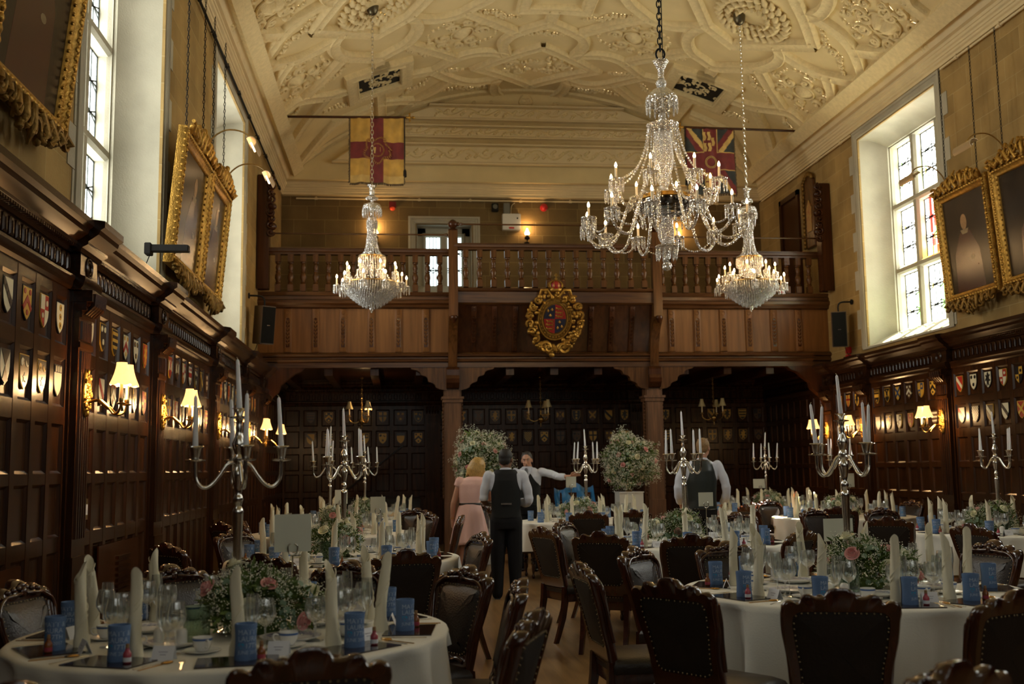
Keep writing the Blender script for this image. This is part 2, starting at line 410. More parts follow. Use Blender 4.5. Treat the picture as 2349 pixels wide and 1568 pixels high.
# ---- windows
GLC = {}
for k, c in dict(red=(.9,.03,.02), yellow=(1,.72,.12), green=(.25,.75,.12), blue=(.15,.3,.8)).items():
    GLC[k] = leaded(k+' stained glass', c, 4.0)
def window(name, mp, y0, y1, z0, z1, cols, rows, stained=False, quoin=True, depth=.42, pane='day', mdep=.27):
    g = G()
    pr = [(-.17,.0),(-.17,.022),(-.13,.03),(-.12,.012),(-.085,.026),(-.06,.012),(-.035,.02),(0,-.03),(.002,-.06),(.006,-.16),(.03,-.26),(.075,-.34),(.15,-depth),(.17,-depth-.015),(.17,-depth-.06),(.19,-depth-.06),(.2,-depth-.1)]
    zb = z0 - .02
    rws = []
    for a, d in pr:
        rws.append([mp(y0+a, zb, d), mp(y0+a, z1-a, d), mp(y1-a, z1-a, d), mp(y1-a, zb, d)])
    g.strip(rws)
    # sloping sill
    g.prism([(.02,z0-.03),(.02,z0+.0),(-.05,z0+.035),(-depth-.04,z0+.24),(-depth-.45,z0+.24),(-depth-.45,z0-.03)], y0-.17, y1+.17, lambda u, v, w: mp(w, v, u))
    if quoin:
        z = z0; k = 0
        while z < z1 - .2:
            h = .33; w = .34 if k % 2 else .22
            g.mbox(mp, y0-w, y0-.1, z, z+h-.006, -.02, .008); g.mbox(mp, y1+.1, y1+w, z, z+h-.006, -.02, .008)
            z += h; k += 1
    ya, yb, za, zb = y0+.19, y1-.19, z0+.22, z1-.19
    mw = .13
    cw = (yb-ya-(cols-1)*mw)/cols; rh = (zb-za-(rows-1)*mw)/rows
    d0, d1 = -depth-.06, -depth-mdep
    mull = lambda a0, a1, b0, b1: g.mbox(mp, a0, a1, b0, b1, d1, d0)
    for i in range(cols-1):
        s = ya + (i+1)*cw + i*mw
        g.prism([(s+.02,d1),(s-.015,d0-.04),(s+.02,d0),(s+mw-.02,d0),(s+mw+.015,d0-.04),(s+mw-.02,d1)], za, zb, lambda u, v, w: mp(u, w, v))
    for j in range(rows-1):
        z = za + (j+1)*rh + j*mw
        g.prism([(z,d1),(z,d0-.025),(z+.03,d0+.01),(z+mw-.04,d0+.01),(z+mw,d0-.05),(z+mw,d1)], ya, yb, lambda u, v, w: mp(w, u, v))
    # casing behind so that no light slips past
    g.mbox(mp, y0, ya, z0, z1, d1-.01, d1+.06); g.mbox(mp, yb, y1, z0, z1, d1-.01, d1+.06); g.mbox(mp, y0, y1, zb, z1, d1-.01, d1+.06); g.mbox(mp, y0, y1, z0-.02, za, d1-.01, d1+.06)
    g.mbox(mp, y0-.05, ya, z0-.02, z1+.05, d1, d0+.01); g.mbox(mp, yb, y1+.05, z0-.02, z1+.05, d1, d0+.01); g.mbox(mp, y0, y1, zb, z1+.05, d1, d0+.01); g.mbox(mp, y0, y1, z0-.05, za, d1, d0-.05)
    fr = struct(name, g, M['stone'], smooth=30)
    for i in range(cols):
        for j in range(rows):
            a = ya + i*(cw+mw); z = za + j*(rh+mw); dd = d1 + .07
            gg = G(); gg.add([mp(a,z,dd), mp(a+cw,z,dd), mp(a+cw,z+rh,dd), mp(a,z+rh,dd)], [(0,1,2,3)])
            p = struct('window_pane', gg, M[pane], smooth=0, parent=fr, recalc=False)
            # lead cames
            gl = G(); lw = .008
            def bar(s0, t0, s1, t1, w=lw):
                L = math.hypot(s1-s0, t1-t0); ux, uz = (s1-s0)/L, (t1-t0)/L; nx, nz = -uz*w, ux*w
                P = [(s0+nx,t0+nz),(s1+nx,t1+nz),(s1-nx,t1-nz),(s0-nx,t0-nz)]
                gl.prism(P, dd+.003, dd+.012, lambda u, v, w2: mp(u, v, w2))
            for f in (0, 1): bar(a+f*cw, z, a+f*cw, z+rh, .014); bar(a, z+f*rh, a+cw, z+f*rh, .014)
            for f in (.28, .5, .72): bar(a+f*cw, z, a+f*cw, z+rh)
            nb = max(2, round(rh/.34))
            for q in range(1, nb):
                zz = z + q*rh/nb
                bar(a, zz, a+cw, zz, .011)
                for f0, f1 in ((0,.28),(.28,.5),(.5,.72),(.72,1)):
                    bar(a+f0*cw, zz-.06 if f0 in (0,.5) else zz, a+f1*cw, zz if f0 in (0,.5) else zz-.06)
                    bar(a+f0*cw, zz+.06 if f0 in (0,.5) else zz, a+f1*cw, zz if f0 in (0,.5) else zz+.06)
            obj('cames', gl, M['lead'], fr, smooth=0)
            if stained:
                lst = []
                rr = random.Random(i*10+j)
                if (i, j) == (cols-2, 1):
                    cs = ['red']*7 + ['yellow']*5 + ['blue']*2 + ['green']*2
                    for q in range(26):
                        lst.append((a+cw*rr.uniform(.15,.8), z+rh*rr.uniform(.08,.95), .045, .06, rr.choice(cs)))
                    lst += [(a+cw*.75, z+rh*.72, .05, .3, 'red'), (a+cw*.5, z+rh*.08, .3, .09, 'yellow')]
                else:
                    for q in range(5):
                        f = rr.choice((.14,.86)); lst.append((a+cw*f, z+rh*rr.uniform(.1,.9), .03, .07, rr.choice(['green','yellow','red','green','yellow'])))
                    if j == 0: lst.append((a+cw*.4, z+rh*.4, .05, .22, 'green'))
                gs = {}
                for s, t, w, h, k in lst:
                    q = gs.setdefault(k, G())
                    q.add([mp(s-w,t-h,dd+.002), mp(s+w,t-h,dd+.002), mp(s+w,t+h,dd+.002), mp(s-w,t+h,dd+.002)], [(0,1,2,3)])
                for k, q in gs.items(): obj('stained_pane', q, GLC[k], fr, smooth=0, recalc=False)
    return fr
n = 1
for mp, W, st in ((mpL, WL, False), (mpR, WR, True)):
    for a, b in W:
        window('window_%d' % n, mp, a, b, ZS, ZT, 3, 3, stained=st and a > 12, pane='day' if a > 12 else 'dayd' if a > 7 else 'dayf'); n += 1
for a, b in FW:
    window('window_%d' % n, mpF, a, b, ZS, ZT+.6, 3, 3, pane='dayf'); n += 1
window('window_%d' % n, mpB, GW[0], GW[1], GW[2], GW[3], 2, 1, quoin=False, depth=.2, pane='dayg', mdep=.2)

# ---- wainscot panelling with shields
ROWS = [(.26,.95),(1.047,1.40),(1.469,1.80),(1.918,2.25),(2.343,2.668)]
def wainscot(name, mp, s0, s1, pil, vert, horiz, front=.10, frieze=True, pw=.19):
    """returns the centres of the panels, bay by bay"""
    g = G(); g.mbox(mp, s0, s1, 0, 3.0, .0, front-.020)
    edges = [s0] + [q for p in pil for q in (p-pw, p+pw)] + [s1]
    bays = [(edges[i], edges[i+1]) for i in range(0, len(edges), 2) if edges[i+1]-edges[i] > .2]
    rails = [0] + [z for r in ROWS for z in r] + [2.80]
    cs = []
    for a, b in bays:
        for k in range(0, len(rails), 2):
            g.mbox(mp, a, b, rails[k], rails[k+1], front-.04, front)
        nn = max(1, round((b-a)/.337)); w = (b-a)/nn
        for i in range(nn+1):
            c = a + i*w; hw = .038
            g.mbox(mp, max(a, c-hw), min(b, c+hw), 0, 2.8, front-.04, front+.0015)
        cs.append([a+(i+.5)*w for i in range(nn)])
        for c in cs[-1]:
            for z0, z1 in ROWS:
                # chamfered moulding round each panel and a raised field
                iw = w/2-.038; e = .02
                rr = [[(c-iw,z0),(c+iw,z0),(c+iw,z1),(c-iw,z1)], [(c-iw+e,z0+e),(c+iw-e,z0+e),(c+iw-e,z1-e),(c-iw+e,z1-e)]]
                g.strip([[mp(u,v,front-.002) for u,v in rr[0]], [mp(u,v,front-.019) for u,v in rr[1]]], close_u=True)
    g2 = G()
    f = front
    extr(g2, [(0,2.74),(f+.012,2.74),(f+.03,2.76),(f+.035,2.79),(f+.05,2.81),(f+.05,2.83),(f,2.85),(0,2.85)], s0, s1, mp)
    extr(g2, [(0,3.0),(f+.01,3.0),(f+.02,3.03),(f+.06,3.05),(f+.06,3.07),(f+.13,3.12),(f+.14,3.15),(f+.17,3.17),(f+.17,3.215),(f+.10,3.225),(0,3.23)], s0, s1, mp)
    g2.mbox(mp, s0, s1, 2.85, 3.0, 0, f-.01)
    s = s0+.05
    while frieze and s < s1-.05:
        if not any(abs(s-p) < pw+.03 for p in pil):
            w = .036
            P = [(s-w,2.868),(s+w,2.868),(s+w,2.95),(s+w*.6,2.978),(s,2.988),(s-w*.6,2.978),(s-w,2.95)]
            g2.prism(P, f-.012, f+.012, lambda u, v, q: mp(u, v, q), inset=(.012,.008))
            g2.mbox(mp, s-.008, s+.008, 2.88, 2.955, f+.004, f+.018)
        s += .108
    s = s0
    while frieze and s < s1:   # dentils
        g2.mbox(mp, s, s+.022, 3.028, 3.05, f+.01, f+.055); s += .04
    for p in pil:
        g.mbox(mp, p-pw, p+pw, 0, 2.74, f-.05, f+.02)
        g.mbox(mp, p-.15, p+.15, .18, 2.55, f, f+.06)
        for k in range(-2, 3):
            g.prism([(p+k*.05-.016, f+.058),(p+k*.05-.010, f+.074),(p+k*.05+.010, f+.074),(p+k*.05+.016, f+.058)], 1.02, 2.32, lambda u, v, q: mp(u, q, v))
            g.prism([(p+k*.05-.016, f+.058),(p+k*.05-.010, f+.074),(p+k*.05+.010, f+.074),(p+k*.05+.016, f+.058)], 2.40, 2.53, lambda u, v, q: mp(u, q, v))
        g.mbox(mp, p-.17, p+.17, .0, .9, f, f+.075); g.mbox(mp, p-.16, p+.16, 2.34, 2.38, f, f+.075)
        # carved capital and console
        for k, (z0, z1, dd) in enumerate(((2.55,2.60,.08),(2.60,2.66,.11),(2.66,2.74,.15))):
            g2.mbox(mp, p-.16-.008*k, p+.16+.008*k, z0, z1, f, f+dd)
        for k in range(5):
            g2.tube([mp(p-.11+.055*k, 2.72, f+.15), mp(p-.11+.055*k, 2.64, f+.145), mp(p-.11+.055*k, 2.58, f+.09)], [.024,.02,.012], 6)
        g2.mbox(mp, p-.2, p+.2, 2.74, 3.0, f, f+.07)
        for rr in (.07, .045):
            g2.tube([mp(p+rr*math.cos(t*PI/8), 2.925+rr*math.sin(t*PI/8), f+.072) for t in range(16)], .009, 6, closed=True)
        extr(g2, [(0,2.74),(f+.08,2.74),(f+.10,2.77),(f+.11,2.81),(f+.11,2.83),(f+.06,2.85),(0,2.85)], p-.22, p+.22, mp)
        extr(g2, [(0,3.0),(f+.08,3.0),(f+.09,3.03),(f+.13,3.05),(f+.13,3.07),(f+.20,3.12),(f+.21,3.15),(f+.24,3.17),(f+.24,3.215),(f+.17,3.225),(0,3.235)], p-.25, p+.25, mp)
    o = struct(name, g, vert, smooth=25)
    o2 = struct(name.replace('panelling', 'cornice'), g2, horiz, smooth=30, parent=o)
    return cs
PILL = [-4.4, -1.2, 1.55, 4.75, 7.70, 10.13, 13.22, 15.80, 17.75]
PILR = [-4.4, -1.2, 1.55, 4.75, 7.65, 10.75, 13.90, 16.42, 17.85]
BL = wainscot('trim_left_panelling', mpL, YF, YB-.05, PILL, M['oak'], M['oakh'])
BR = wainscot('trim_right_panelling', mpR, YF, YB-.05, PILR, M['oak'], M['oakh'])
BB = wainscot('trim_back_panelling', mpB, XL+.1, XR-.1, [.66, 4.86], M['oak'], M['oak'], pw=.10)
BF = wainscot('trim_front_panelling', mpF, XL+.1, XR-.1, [], M['oak'], M['oak'], frieze=False)

# ---- vaulted ceiling
VR, VZ = 7.33, 1.903
HW = 4.80
TA = math.asin(HW/VR)
YV0, YV1 = YF, 20.98
def vault(u, y, h=0.0):
    """u = arc length from the crown, h = drop below the surface"""
    t = u/VR
    return (XC + (VR-h)*math.sin(t), y, VZ + (VR-h)*math.cos(t))
g = G(); NU = 40; UA = TA*VR; UX = UA*1.04
g.strip([[vault(-UX+2*UX*i/NU, y) for i in range(NU+1)] for y in (YV0-.5, 4, 12, 16, 19, YV1+.4)])
ceil = struct('ceiling', g, M['plaster'], smooth=180, recalc=False)
# lunette at the gallery end, with flat enriched bands
YL = 20.95
g = G()
def arcx(z, inset=0.0):
    v = (VR-inset)**2 - (z-VZ)**2
    return math.sqrt(max(v, 0))
N = 40
top = [(XC - (VR)*math.sin(TA - 2*TA*i/N), VZ + VR*math.cos(TA - 2*TA*i/N)) for i in range(N+1)]
g.prism([(XC+HW+.1, 7.3), (XC-HW-.1, 7.3)] + top, 0, .3, lambda u, v, w: (u, YL+w, v))
struct('trim_1', g, M['plaster'], smooth=0)
g = G(); go = G()
def band(z0, z1, ins, d, fl):
    xa0, xa1 = arcx(z0)-ins, arcx(z1)-ins
    sl = (z1-z0)*1.15
    xa1 = min(xa1, xa0-sl) if fl else xa1
    P = [(XC-xa0, z0), (XC+xa0, z0), (XC+xa1, z1), (XC-xa1, z1)]
    g.prism(P, 0, d, lambda u, v, w: (u, YL-w, v), inset=(.03,.025))
    return xa0, xa1
fine = [(7.66,8.02,.55,.13),(8.22,8.42,.62,.10),(8.60,8.86,.30,.09)]
for z0, z1, ins, d in fine:
    a0, a1 = band(z0, z1, ins, d, True)
    g.prism([(XC-a1-.02,z1),(XC+a1+.02,z1),(XC+a1,z1+.03),(XC-a1,z1+.03)], 0, d+.07, lambda u, v, w: (u, YL-w, v))
    g.prism([(XC-a0,z0-.028),(XC+a0,z0-.028),(XC+a0,z0),(XC-a0,z0)], 0, d+.03, lambda u, v, w: (u, YL-w, v))
    # running vine relief
    L = a1-.12; zm = (z0+z1)/2; am = (z1-z0)*.26
    pts = [(XC+x, YL-d-.004, zm+am*math.sin(x*9)) for x in [-L+2*L*i/160 for i in range(161)]]
    go.tube(pts, .019, 5)
    x = -L
    while x < L:
        s = 1 if math.cos(x*9) > 0 else -1
        for q in range(3):
            go.ell((XC+x+.035*q, YL-d-.004, zm-am*math.sin(x*9)*.7+.03*(q-1)), (.034,.022,.030), 7, 5)
        go.ell((XC+x+.03, YL-d-.003, zm+am*.2*s), (.045,.01,.02), 7, 4)
        x += .175
for zc, k in ((8.12,14),(8.51,11)):  # little badges between the bands
    for i in range(k):
        x = (i-(k-1)/2)*(.52)
        if abs(x) > arcx(zc)-.5: continue
        go.tube([(XC+x+.035*math.cos(t*PI/6), YL-.006, zc+.035*math.sin(t*PI/6)) for t in range(12)], .009, 5, closed=True)
        go.ell((XC+x, YL-.004, zc), (.016,.01,.016), 6, 4)
for x, s in ((-1.55,.6),(-.9,.55),(-.55,.5),(.8,.9),(1.5,.5),(2.0,.6)):   # badges above the top band
    zc = 9.02 - .05*abs(x)
    go.tube([(XC+x-.2+.085*s*math.cos(t*PI/8), YL-.005, zc+.085*s*math.sin(t*PI/8)) for t in range(16)], .008, 5, closed=True)
    for q in range(5): go.ell((XC+x-.2+.045*s*math.cos(q*1.257), YL-.004, zc+.045*s*math.sin(q*1.257)), .02*s, 6, 4)
for s in (-1, 1):
    go.tube([(XC-.02+s*(.05+.09*math.sin(t*PI/10)), YL-.006, 8.86+.32*t/10) for t in range(11)], .012, 6)
    go.ell((XC-.02+s*.05, YL-.004, 9.06), (.05,.016,.04), 8, 5); go.ell((XC-.02+s*.06, YL-.004, 8.93), (.05,.016,.05), 8, 5)
struct('trim_2', g, M['plcornice'], smooth=30)
struct('trim_3', go, M['plorn'], smooth=60)
# cornices
CP = [(-.05,7.04),(.03,7.04),(.03,7.085),(.055,7.10),(.06,7.13),(.075,7.135),(.08,7.165),(.105,7.18),(.11,7.215),(.125,7.22),(.13,7.245),(.10,7.255),(.10,7.285),(.15,7.30),(.16,7.33),(.20,7.39),(.215,7.405),(.215,7.45),(-.05,7.7)]
g = G()
extr(g, CP, YF, YB-.0, mpL); extr(g, CP, YF, YB-.0, mpR)
CB = [(d+.12 if i not in (0, len(CP)-1) else d, z) for i, (d, z) in enumerate(CP)]
extr(g, CB, XL, XR, mpB); extr(g, CB, XL, XR, mpF)
struct('trim_4', g, M['plcornice'], smooth=30)

# strapwork ribs: half of a bay drawn on the vault as (arc, along), mirrored both ways and repeated
YM = 15.42
STR = [
 ('c',[(-5.12,15.5),(-4.68,15.93),(-4.29,16.1),(-3.87,16.11),(-3.72,16.01)]),
 ('s',[(-4.16,15.42),(-3.72,15.97),(-3.1,16.64),(-2.53,16.37),(-1.95,15.42)]),
 ('s',[(-5.14,16.57),(-4.9,16.22),(-4.66,15.95)]),
 ('c',[(-3.72,16.01),(-3.84,16.17),(-3.88,16.35),(-3.85,16.62),(-3.71,16.96),(-3.40,17.32),(-3.1,17.62),(-2.82,17.55),(-2.59,17.44),(-2.43,17.2),(-2.37,16.89),(-2.44,16.57),(-2.54,16.4)]),
 ('s',[(-3.74,16.98),(-4.11,17.35),(-4.62,17.71)]),
 ('c',[(-5.12,17.68),(-4.86,17.65),(-4.62,17.71),(-4.15,18.25),(-3.71,18.50)]),
 ('c',[(-4.16,18.29),(-4.38,18.53),(-4.70,18.85),(-5.0,19.3)]),
 ('s',[(-3.1,17.93),(-3.1,17.66)]), ('s',[(-3.1,19.3),(-3.1,20.9)]), ('s',[(-2.52,18.96),(-2.07,19.07)]),
 ('s',[(-2.59,17.47),(-1.6,18.71)]),
 ('c',[(-1.6,18.71),(-1.47,18.63),(-1.17,18.59),(-0.79,18.73),(-0.63,18.88)]),
 ('s',[(-1.6,18.71),(-1.82,18.9),(-2.07,19.09)]),
 ('c',[(-2.07,19.07),(-1.62,19.75),(-1.3,20.07),(-0.98,20.13),(-0.67,20.01)]),
 ('s',[(-1.63,19.8),(-2.02,20.18),(-2.49,20.47),(-2.8,20.95)]),
 ('s',[(-3.3,19.9),(-4.1,19.75),(-4.75,20.4),(-5.1,20.8)]), ('s',[(-3.1,19.85),(-2.3,20.5)]),
 ('s',[(0.02,18.45),(-1.14,19.38),(0.02,20.46)]),
 ('c',[(-0.67,20.01),(-0.74,20.28),(-0.71,20.68),(-0.58,20.95)]),
 ('c',[(-0.63,18.88),(-0.72,18.54),(-0.75,18.25),(-0.65,17.96),(-0.5,17.8)]), ('s',[(-0.6,17.87),(0.02,17.40)]),
 ('s',[(-1.58,16.72),(-0.55,17.84)]),
 ('c',[(-1.58,16.72),(-1.77,16.79),(-2.05,16.77),(-2.39,16.57),(-2.54,16.4)]),
 ('s',[(-1.58,16.72),(-1.2,16.37),(-.6,15.42)]),
 ('s',[(0,17.42),(0,16.9)]), ('s',[(-.55,15.42),(-.55,16.87),(.02,16.87)]),
]
RIBP = [(-.118,-.01),(-.108,.065),(-.086,.090),(-.06,.072),(.06,.072),(.086,.090),(.108,.065),(.118,-.01)]
def catmull(P, k=4):
    out = []
    for i in range(len(P)-1):
        p0 = P[max(i-1, 0)]; p1 = P[i]; p2 = P[i+1]; p3 = P[min(i+2, len(P)-1)]
        for j in range(k):
            t = j/k
            out.append(tuple(.5*((2*b) + (-a+c)*t + (2*a-5*b+4*c-d)*t*t + (-a+3*b-3*c+d)*t*t*t) for a, b, c, d in zip(p0, p1, p2, p3)))
    out.append(tuple(P[-1])); return out
def subdiv(P, L=.35):
    out = []
    for a, b in zip(P, P[1:]):
        k = max(1, int(math.hypot(b[0]-a[0], b[1]-a[1])/L))
        out += [(a[0]+(b[0]-a[0])*j/k, a[1]+(b[1]-a[1])*j/k) for j in range(k)]
    return out + [P[-1]]
def rib(g, P, prof, su=1, fy=lambda y: y):
    n = len(P); rows = []
    for i in range(n):
        a = Vector(P[i]) - Vector(P[max(i-1,0)]); b = Vector(P[min(i+1,n-1)]) - Vector(P[i])
        if a.length < 1e-6: a = b
        if b.length < 1e-6: b = a
        a = a.normalized(); b = b.normalized(); t = (a+b)
        t = t.normalized() if t.length > 1e-4 else a
        nr = Vector((-t.y, t.x)); k = 1/max(.45, nr.dot(Vector((-a.y, a.x))))
        rows.append([vault(su*(P[i][0]+nr.x*w*k), fy(P[i][1]+nr.y*w*k), h) for w, h in prof])
    g.strip(rows)
g = G()
for ob in range(2):
    for su in (1, -1):
        for my in (1, -1):
            fy = (lambda y, ob=ob, my=my: YM + my*(y-YM) - 11.06*ob)
            for kind, P in STR:
                if su < 0 and abs(P[0][0]) < .01: continue
                rib(g, subdiv(catmull(P) if kind == 'c' else P), RIBP, su, fy)
            # square ventilator frames
            F = [(-3.62,18.04),(-2.59,18.30),(-2.6,19.30),(-3.62,19.10)]
            rib(g, subdiv(F+[F[0],F[1]]), [(-.15,-.01),(-.14,.09),(-.10,.105),(-.03,.085),(.05,.085),(.07,.10),(.09,.09),(.10,-.05)], su, fy)
for su in (1, -1):
    rib(g, [(su*-(UA-.11), y) for y in (YV0, 2, 8, 14, YV1)], [(-.14,-.01),(-.13,.11),(.12,.11),(.15,-.01)])
rib(g, [(-UA+2*UA*i/40, YV1-.12) for i in range(41)], [(-.11,-.01),(-.10,.05),(.08,.05),(.12,-.01)])
rib(g, [(-UA+2*UA*i/40, YM-11.06/2) for i in range(41)], RIBP)
struct('trim_5', g, M['plorn'], smooth=40)
# cast ornament in the panels
g = G()
def onv(u0, y0, sc, rot, su, fy):
    c, s = math.cos(rot), math.sin(rot)
    return lambda x, y, h: vault(su*(u0 + sc*(x*c - y*s)), fy(y0 + sc*(x*s + y*c)), h)
def spiral(m, cx, cy, r, a0, turns, sgn, w, h=.02):
    P = []; k = int(turns*10)
    for i in range(k+1):
        t = i/k; a = a0 + sgn*turns*2*PI*t; rr = r*(1-.82*t)
        P.append(m(cx+rr*math.cos(a), cy+rr*math.sin(a), h))
    g.tube(P, [w*1.25*(.6+.6*math.sin(PI*min(1, .15+i/k))) for i in range(k+1)], 6)
    g.ell(m(cx, cy, h), (w*1.5,)*3, 6, 4)
def dome(m, cx, cy, rx, ry, h, n=14):
    rows = []
    for q in range(5):
        t = q/4
        rows.append([m(cx+rx*(1-t*.98)*math.cos(2*PI*i/n), cy+ry*(1-t*.98)*math.sin(2*PI*i/n), h*math.sin(t*PI/2)) for i in range(n)])
    g.strip(rows, close_u=True)
def cartouche(m):
    dome(m, 0, 0, .17, .22, .10)
    g.tube([m(.2*math.cos(t*PI/10), .25*math.sin(t*PI/10), .02) for t in range(20)], .017, 6, closed=True)
    for sx in (1, -1):
        for sy in (1, -1):
            spiral(m, sx*.30, sy*.20, .15, 0 if sx > 0 else PI, 1.3, sx*sy, .026)
            spiral(m, sx*.16, sy*.46, .12, PI/2, 1.2, -sx*sy, .022)
            spiral(m, sx*.50, sy*.42, .09, 0, 1.1, sx*sy, .02)
            for q in range(3): g.ell(m(sx*(.56+.06*q), sy*(.30-.1*q), .015), (.035,.03,.03), 6, 4)
        g.ell(m(sx*.02, sx*.62, .02), (.05,.05,.04), 7, 4)
def garland(m):
    for q in range(-3, 4):
        w = 1-abs(q)*.18
        for e in range(4):
            a = q*1.3+e*1.57
            g.ell(m(q*.15+.05*math.cos(a), .05*math.sin(q*1.7)+.055*w*math.sin(a), .02), (.045*w,.04*w,.035), 6, 4)
        spiral(m, q*.15, .05*math.sin(q*1.7), .08*w, q, 1, 1 if q % 2 else -1, .016)
def rosette(m):
    for k, (r, n, w) in enumerate(((.62,26,.055),(.45,20,.06),(.28,14,.05))):
        for i in range(n):
            a = 2*PI*i/n
            P = [m(r*(.8+.12*t)*math.cos(a+.12*t), r*(.8+.12*t)*math.sin(a+.12*t), .02+.03*math.sin(t*PI/2)) for t in (0,1,2)]
            g.tube(P, [w*.4, w, w*.3], 6)
def arms(m):
    dome(m, 0, 0, .22, .26, .05)
    for i in range(60):
        a = rnd.uniform(0, 2*PI); r = rnd.uniform(.2, .62)*(.55+.45*abs(math.cos(a)))
        g.ell(m(r*math.cos(a)*1.2, r*math.sin(a), .02), (rnd.uniform(.03,.06), rnd.uniform(.03,.06), .035), 6, 4)
    for s in (1, -1): spiral(m, s*.5, -.1, .16, 0, 1.3, s, .028); spiral(m, s*.3, .3, .13, 0, 1.3, -s, .025)
for my in (1, -1):
    fy = (lambda y, my=my: YM + my*(y-YM))
    for su in (1, -1):
        cartouche(onv(-1.55,17.67,.95,.45,su,fy)); cartouche(onv(-4.6,16.85,.85,-.7,su,fy))
        for (u, y, r, s) in ((-2.25,18.13,-.9*-1,.9),(-2.38,19.75,-.7,.9),(-1.35,20.42,.3,1.0),(-4.0,17.6,-.6,.9),(-3.9,19.1,.5,.8),(-4.85,18.15,-.7,.5),(-.95,17.05,.6,.9),(-1.75,19.25,.5,.7)):
            garland(onv(u, y, s, r, su, fy))
        if my == 1:
            cartouche(onv(-4.75,13.95,.95,-.3,su,fy)); rosette(onv(-3.1,15.6,1,0,su,fy)); garland(onv(-4.45,15.3,1,-.6,su,fy))
    arms(onv(0,19.42,1,0,1,fy)); garland(onv(0,17.92,.95,0,1,fy))
struct('trim_6', g, M['plorn'], smooth=60)
# pierced ventilator grilles
for su, w in ((1, 'piano-side'), (-1, 'window-side')):
    g = G()
    m = lambda x, y, h: vault(su*(-3.1+x), 18.68+y, h)
    P = [(-.42,-.50),(.42,-.28),(.42,.50),(-.42,.32)]
    g.add([m(x, y, -.0+.012) for x, y in P], [(0,1,2,3)])
    v = obj('ceiling_vent', g, M['black'], smooth=0, recalc=False)
    g = G(); rr = random.Random(3)
    for i in range(26):
        x = rr.uniform(-.4,.4); y = rr.uniform(-.3,.3)+.25*x
        P2 = [m(x+.09*t/6*math.cos(i)+.05*math.sin(t), y+.09*t/6*math.sin(i)+.05*math.cos(t), .03) for t in range(7)]
        g.tube(P2, .016, 5)
    g.tube([m(x, y, .02) for x, y in P], .02, 6, closed=True)
    obj('pierced_grille', g, M['plorn'], v, smooth=60)
    tag(v, 'dark square ventilator with pierced plaster scrollwork, %s of the vaulted ceiling' % w, 'vent')
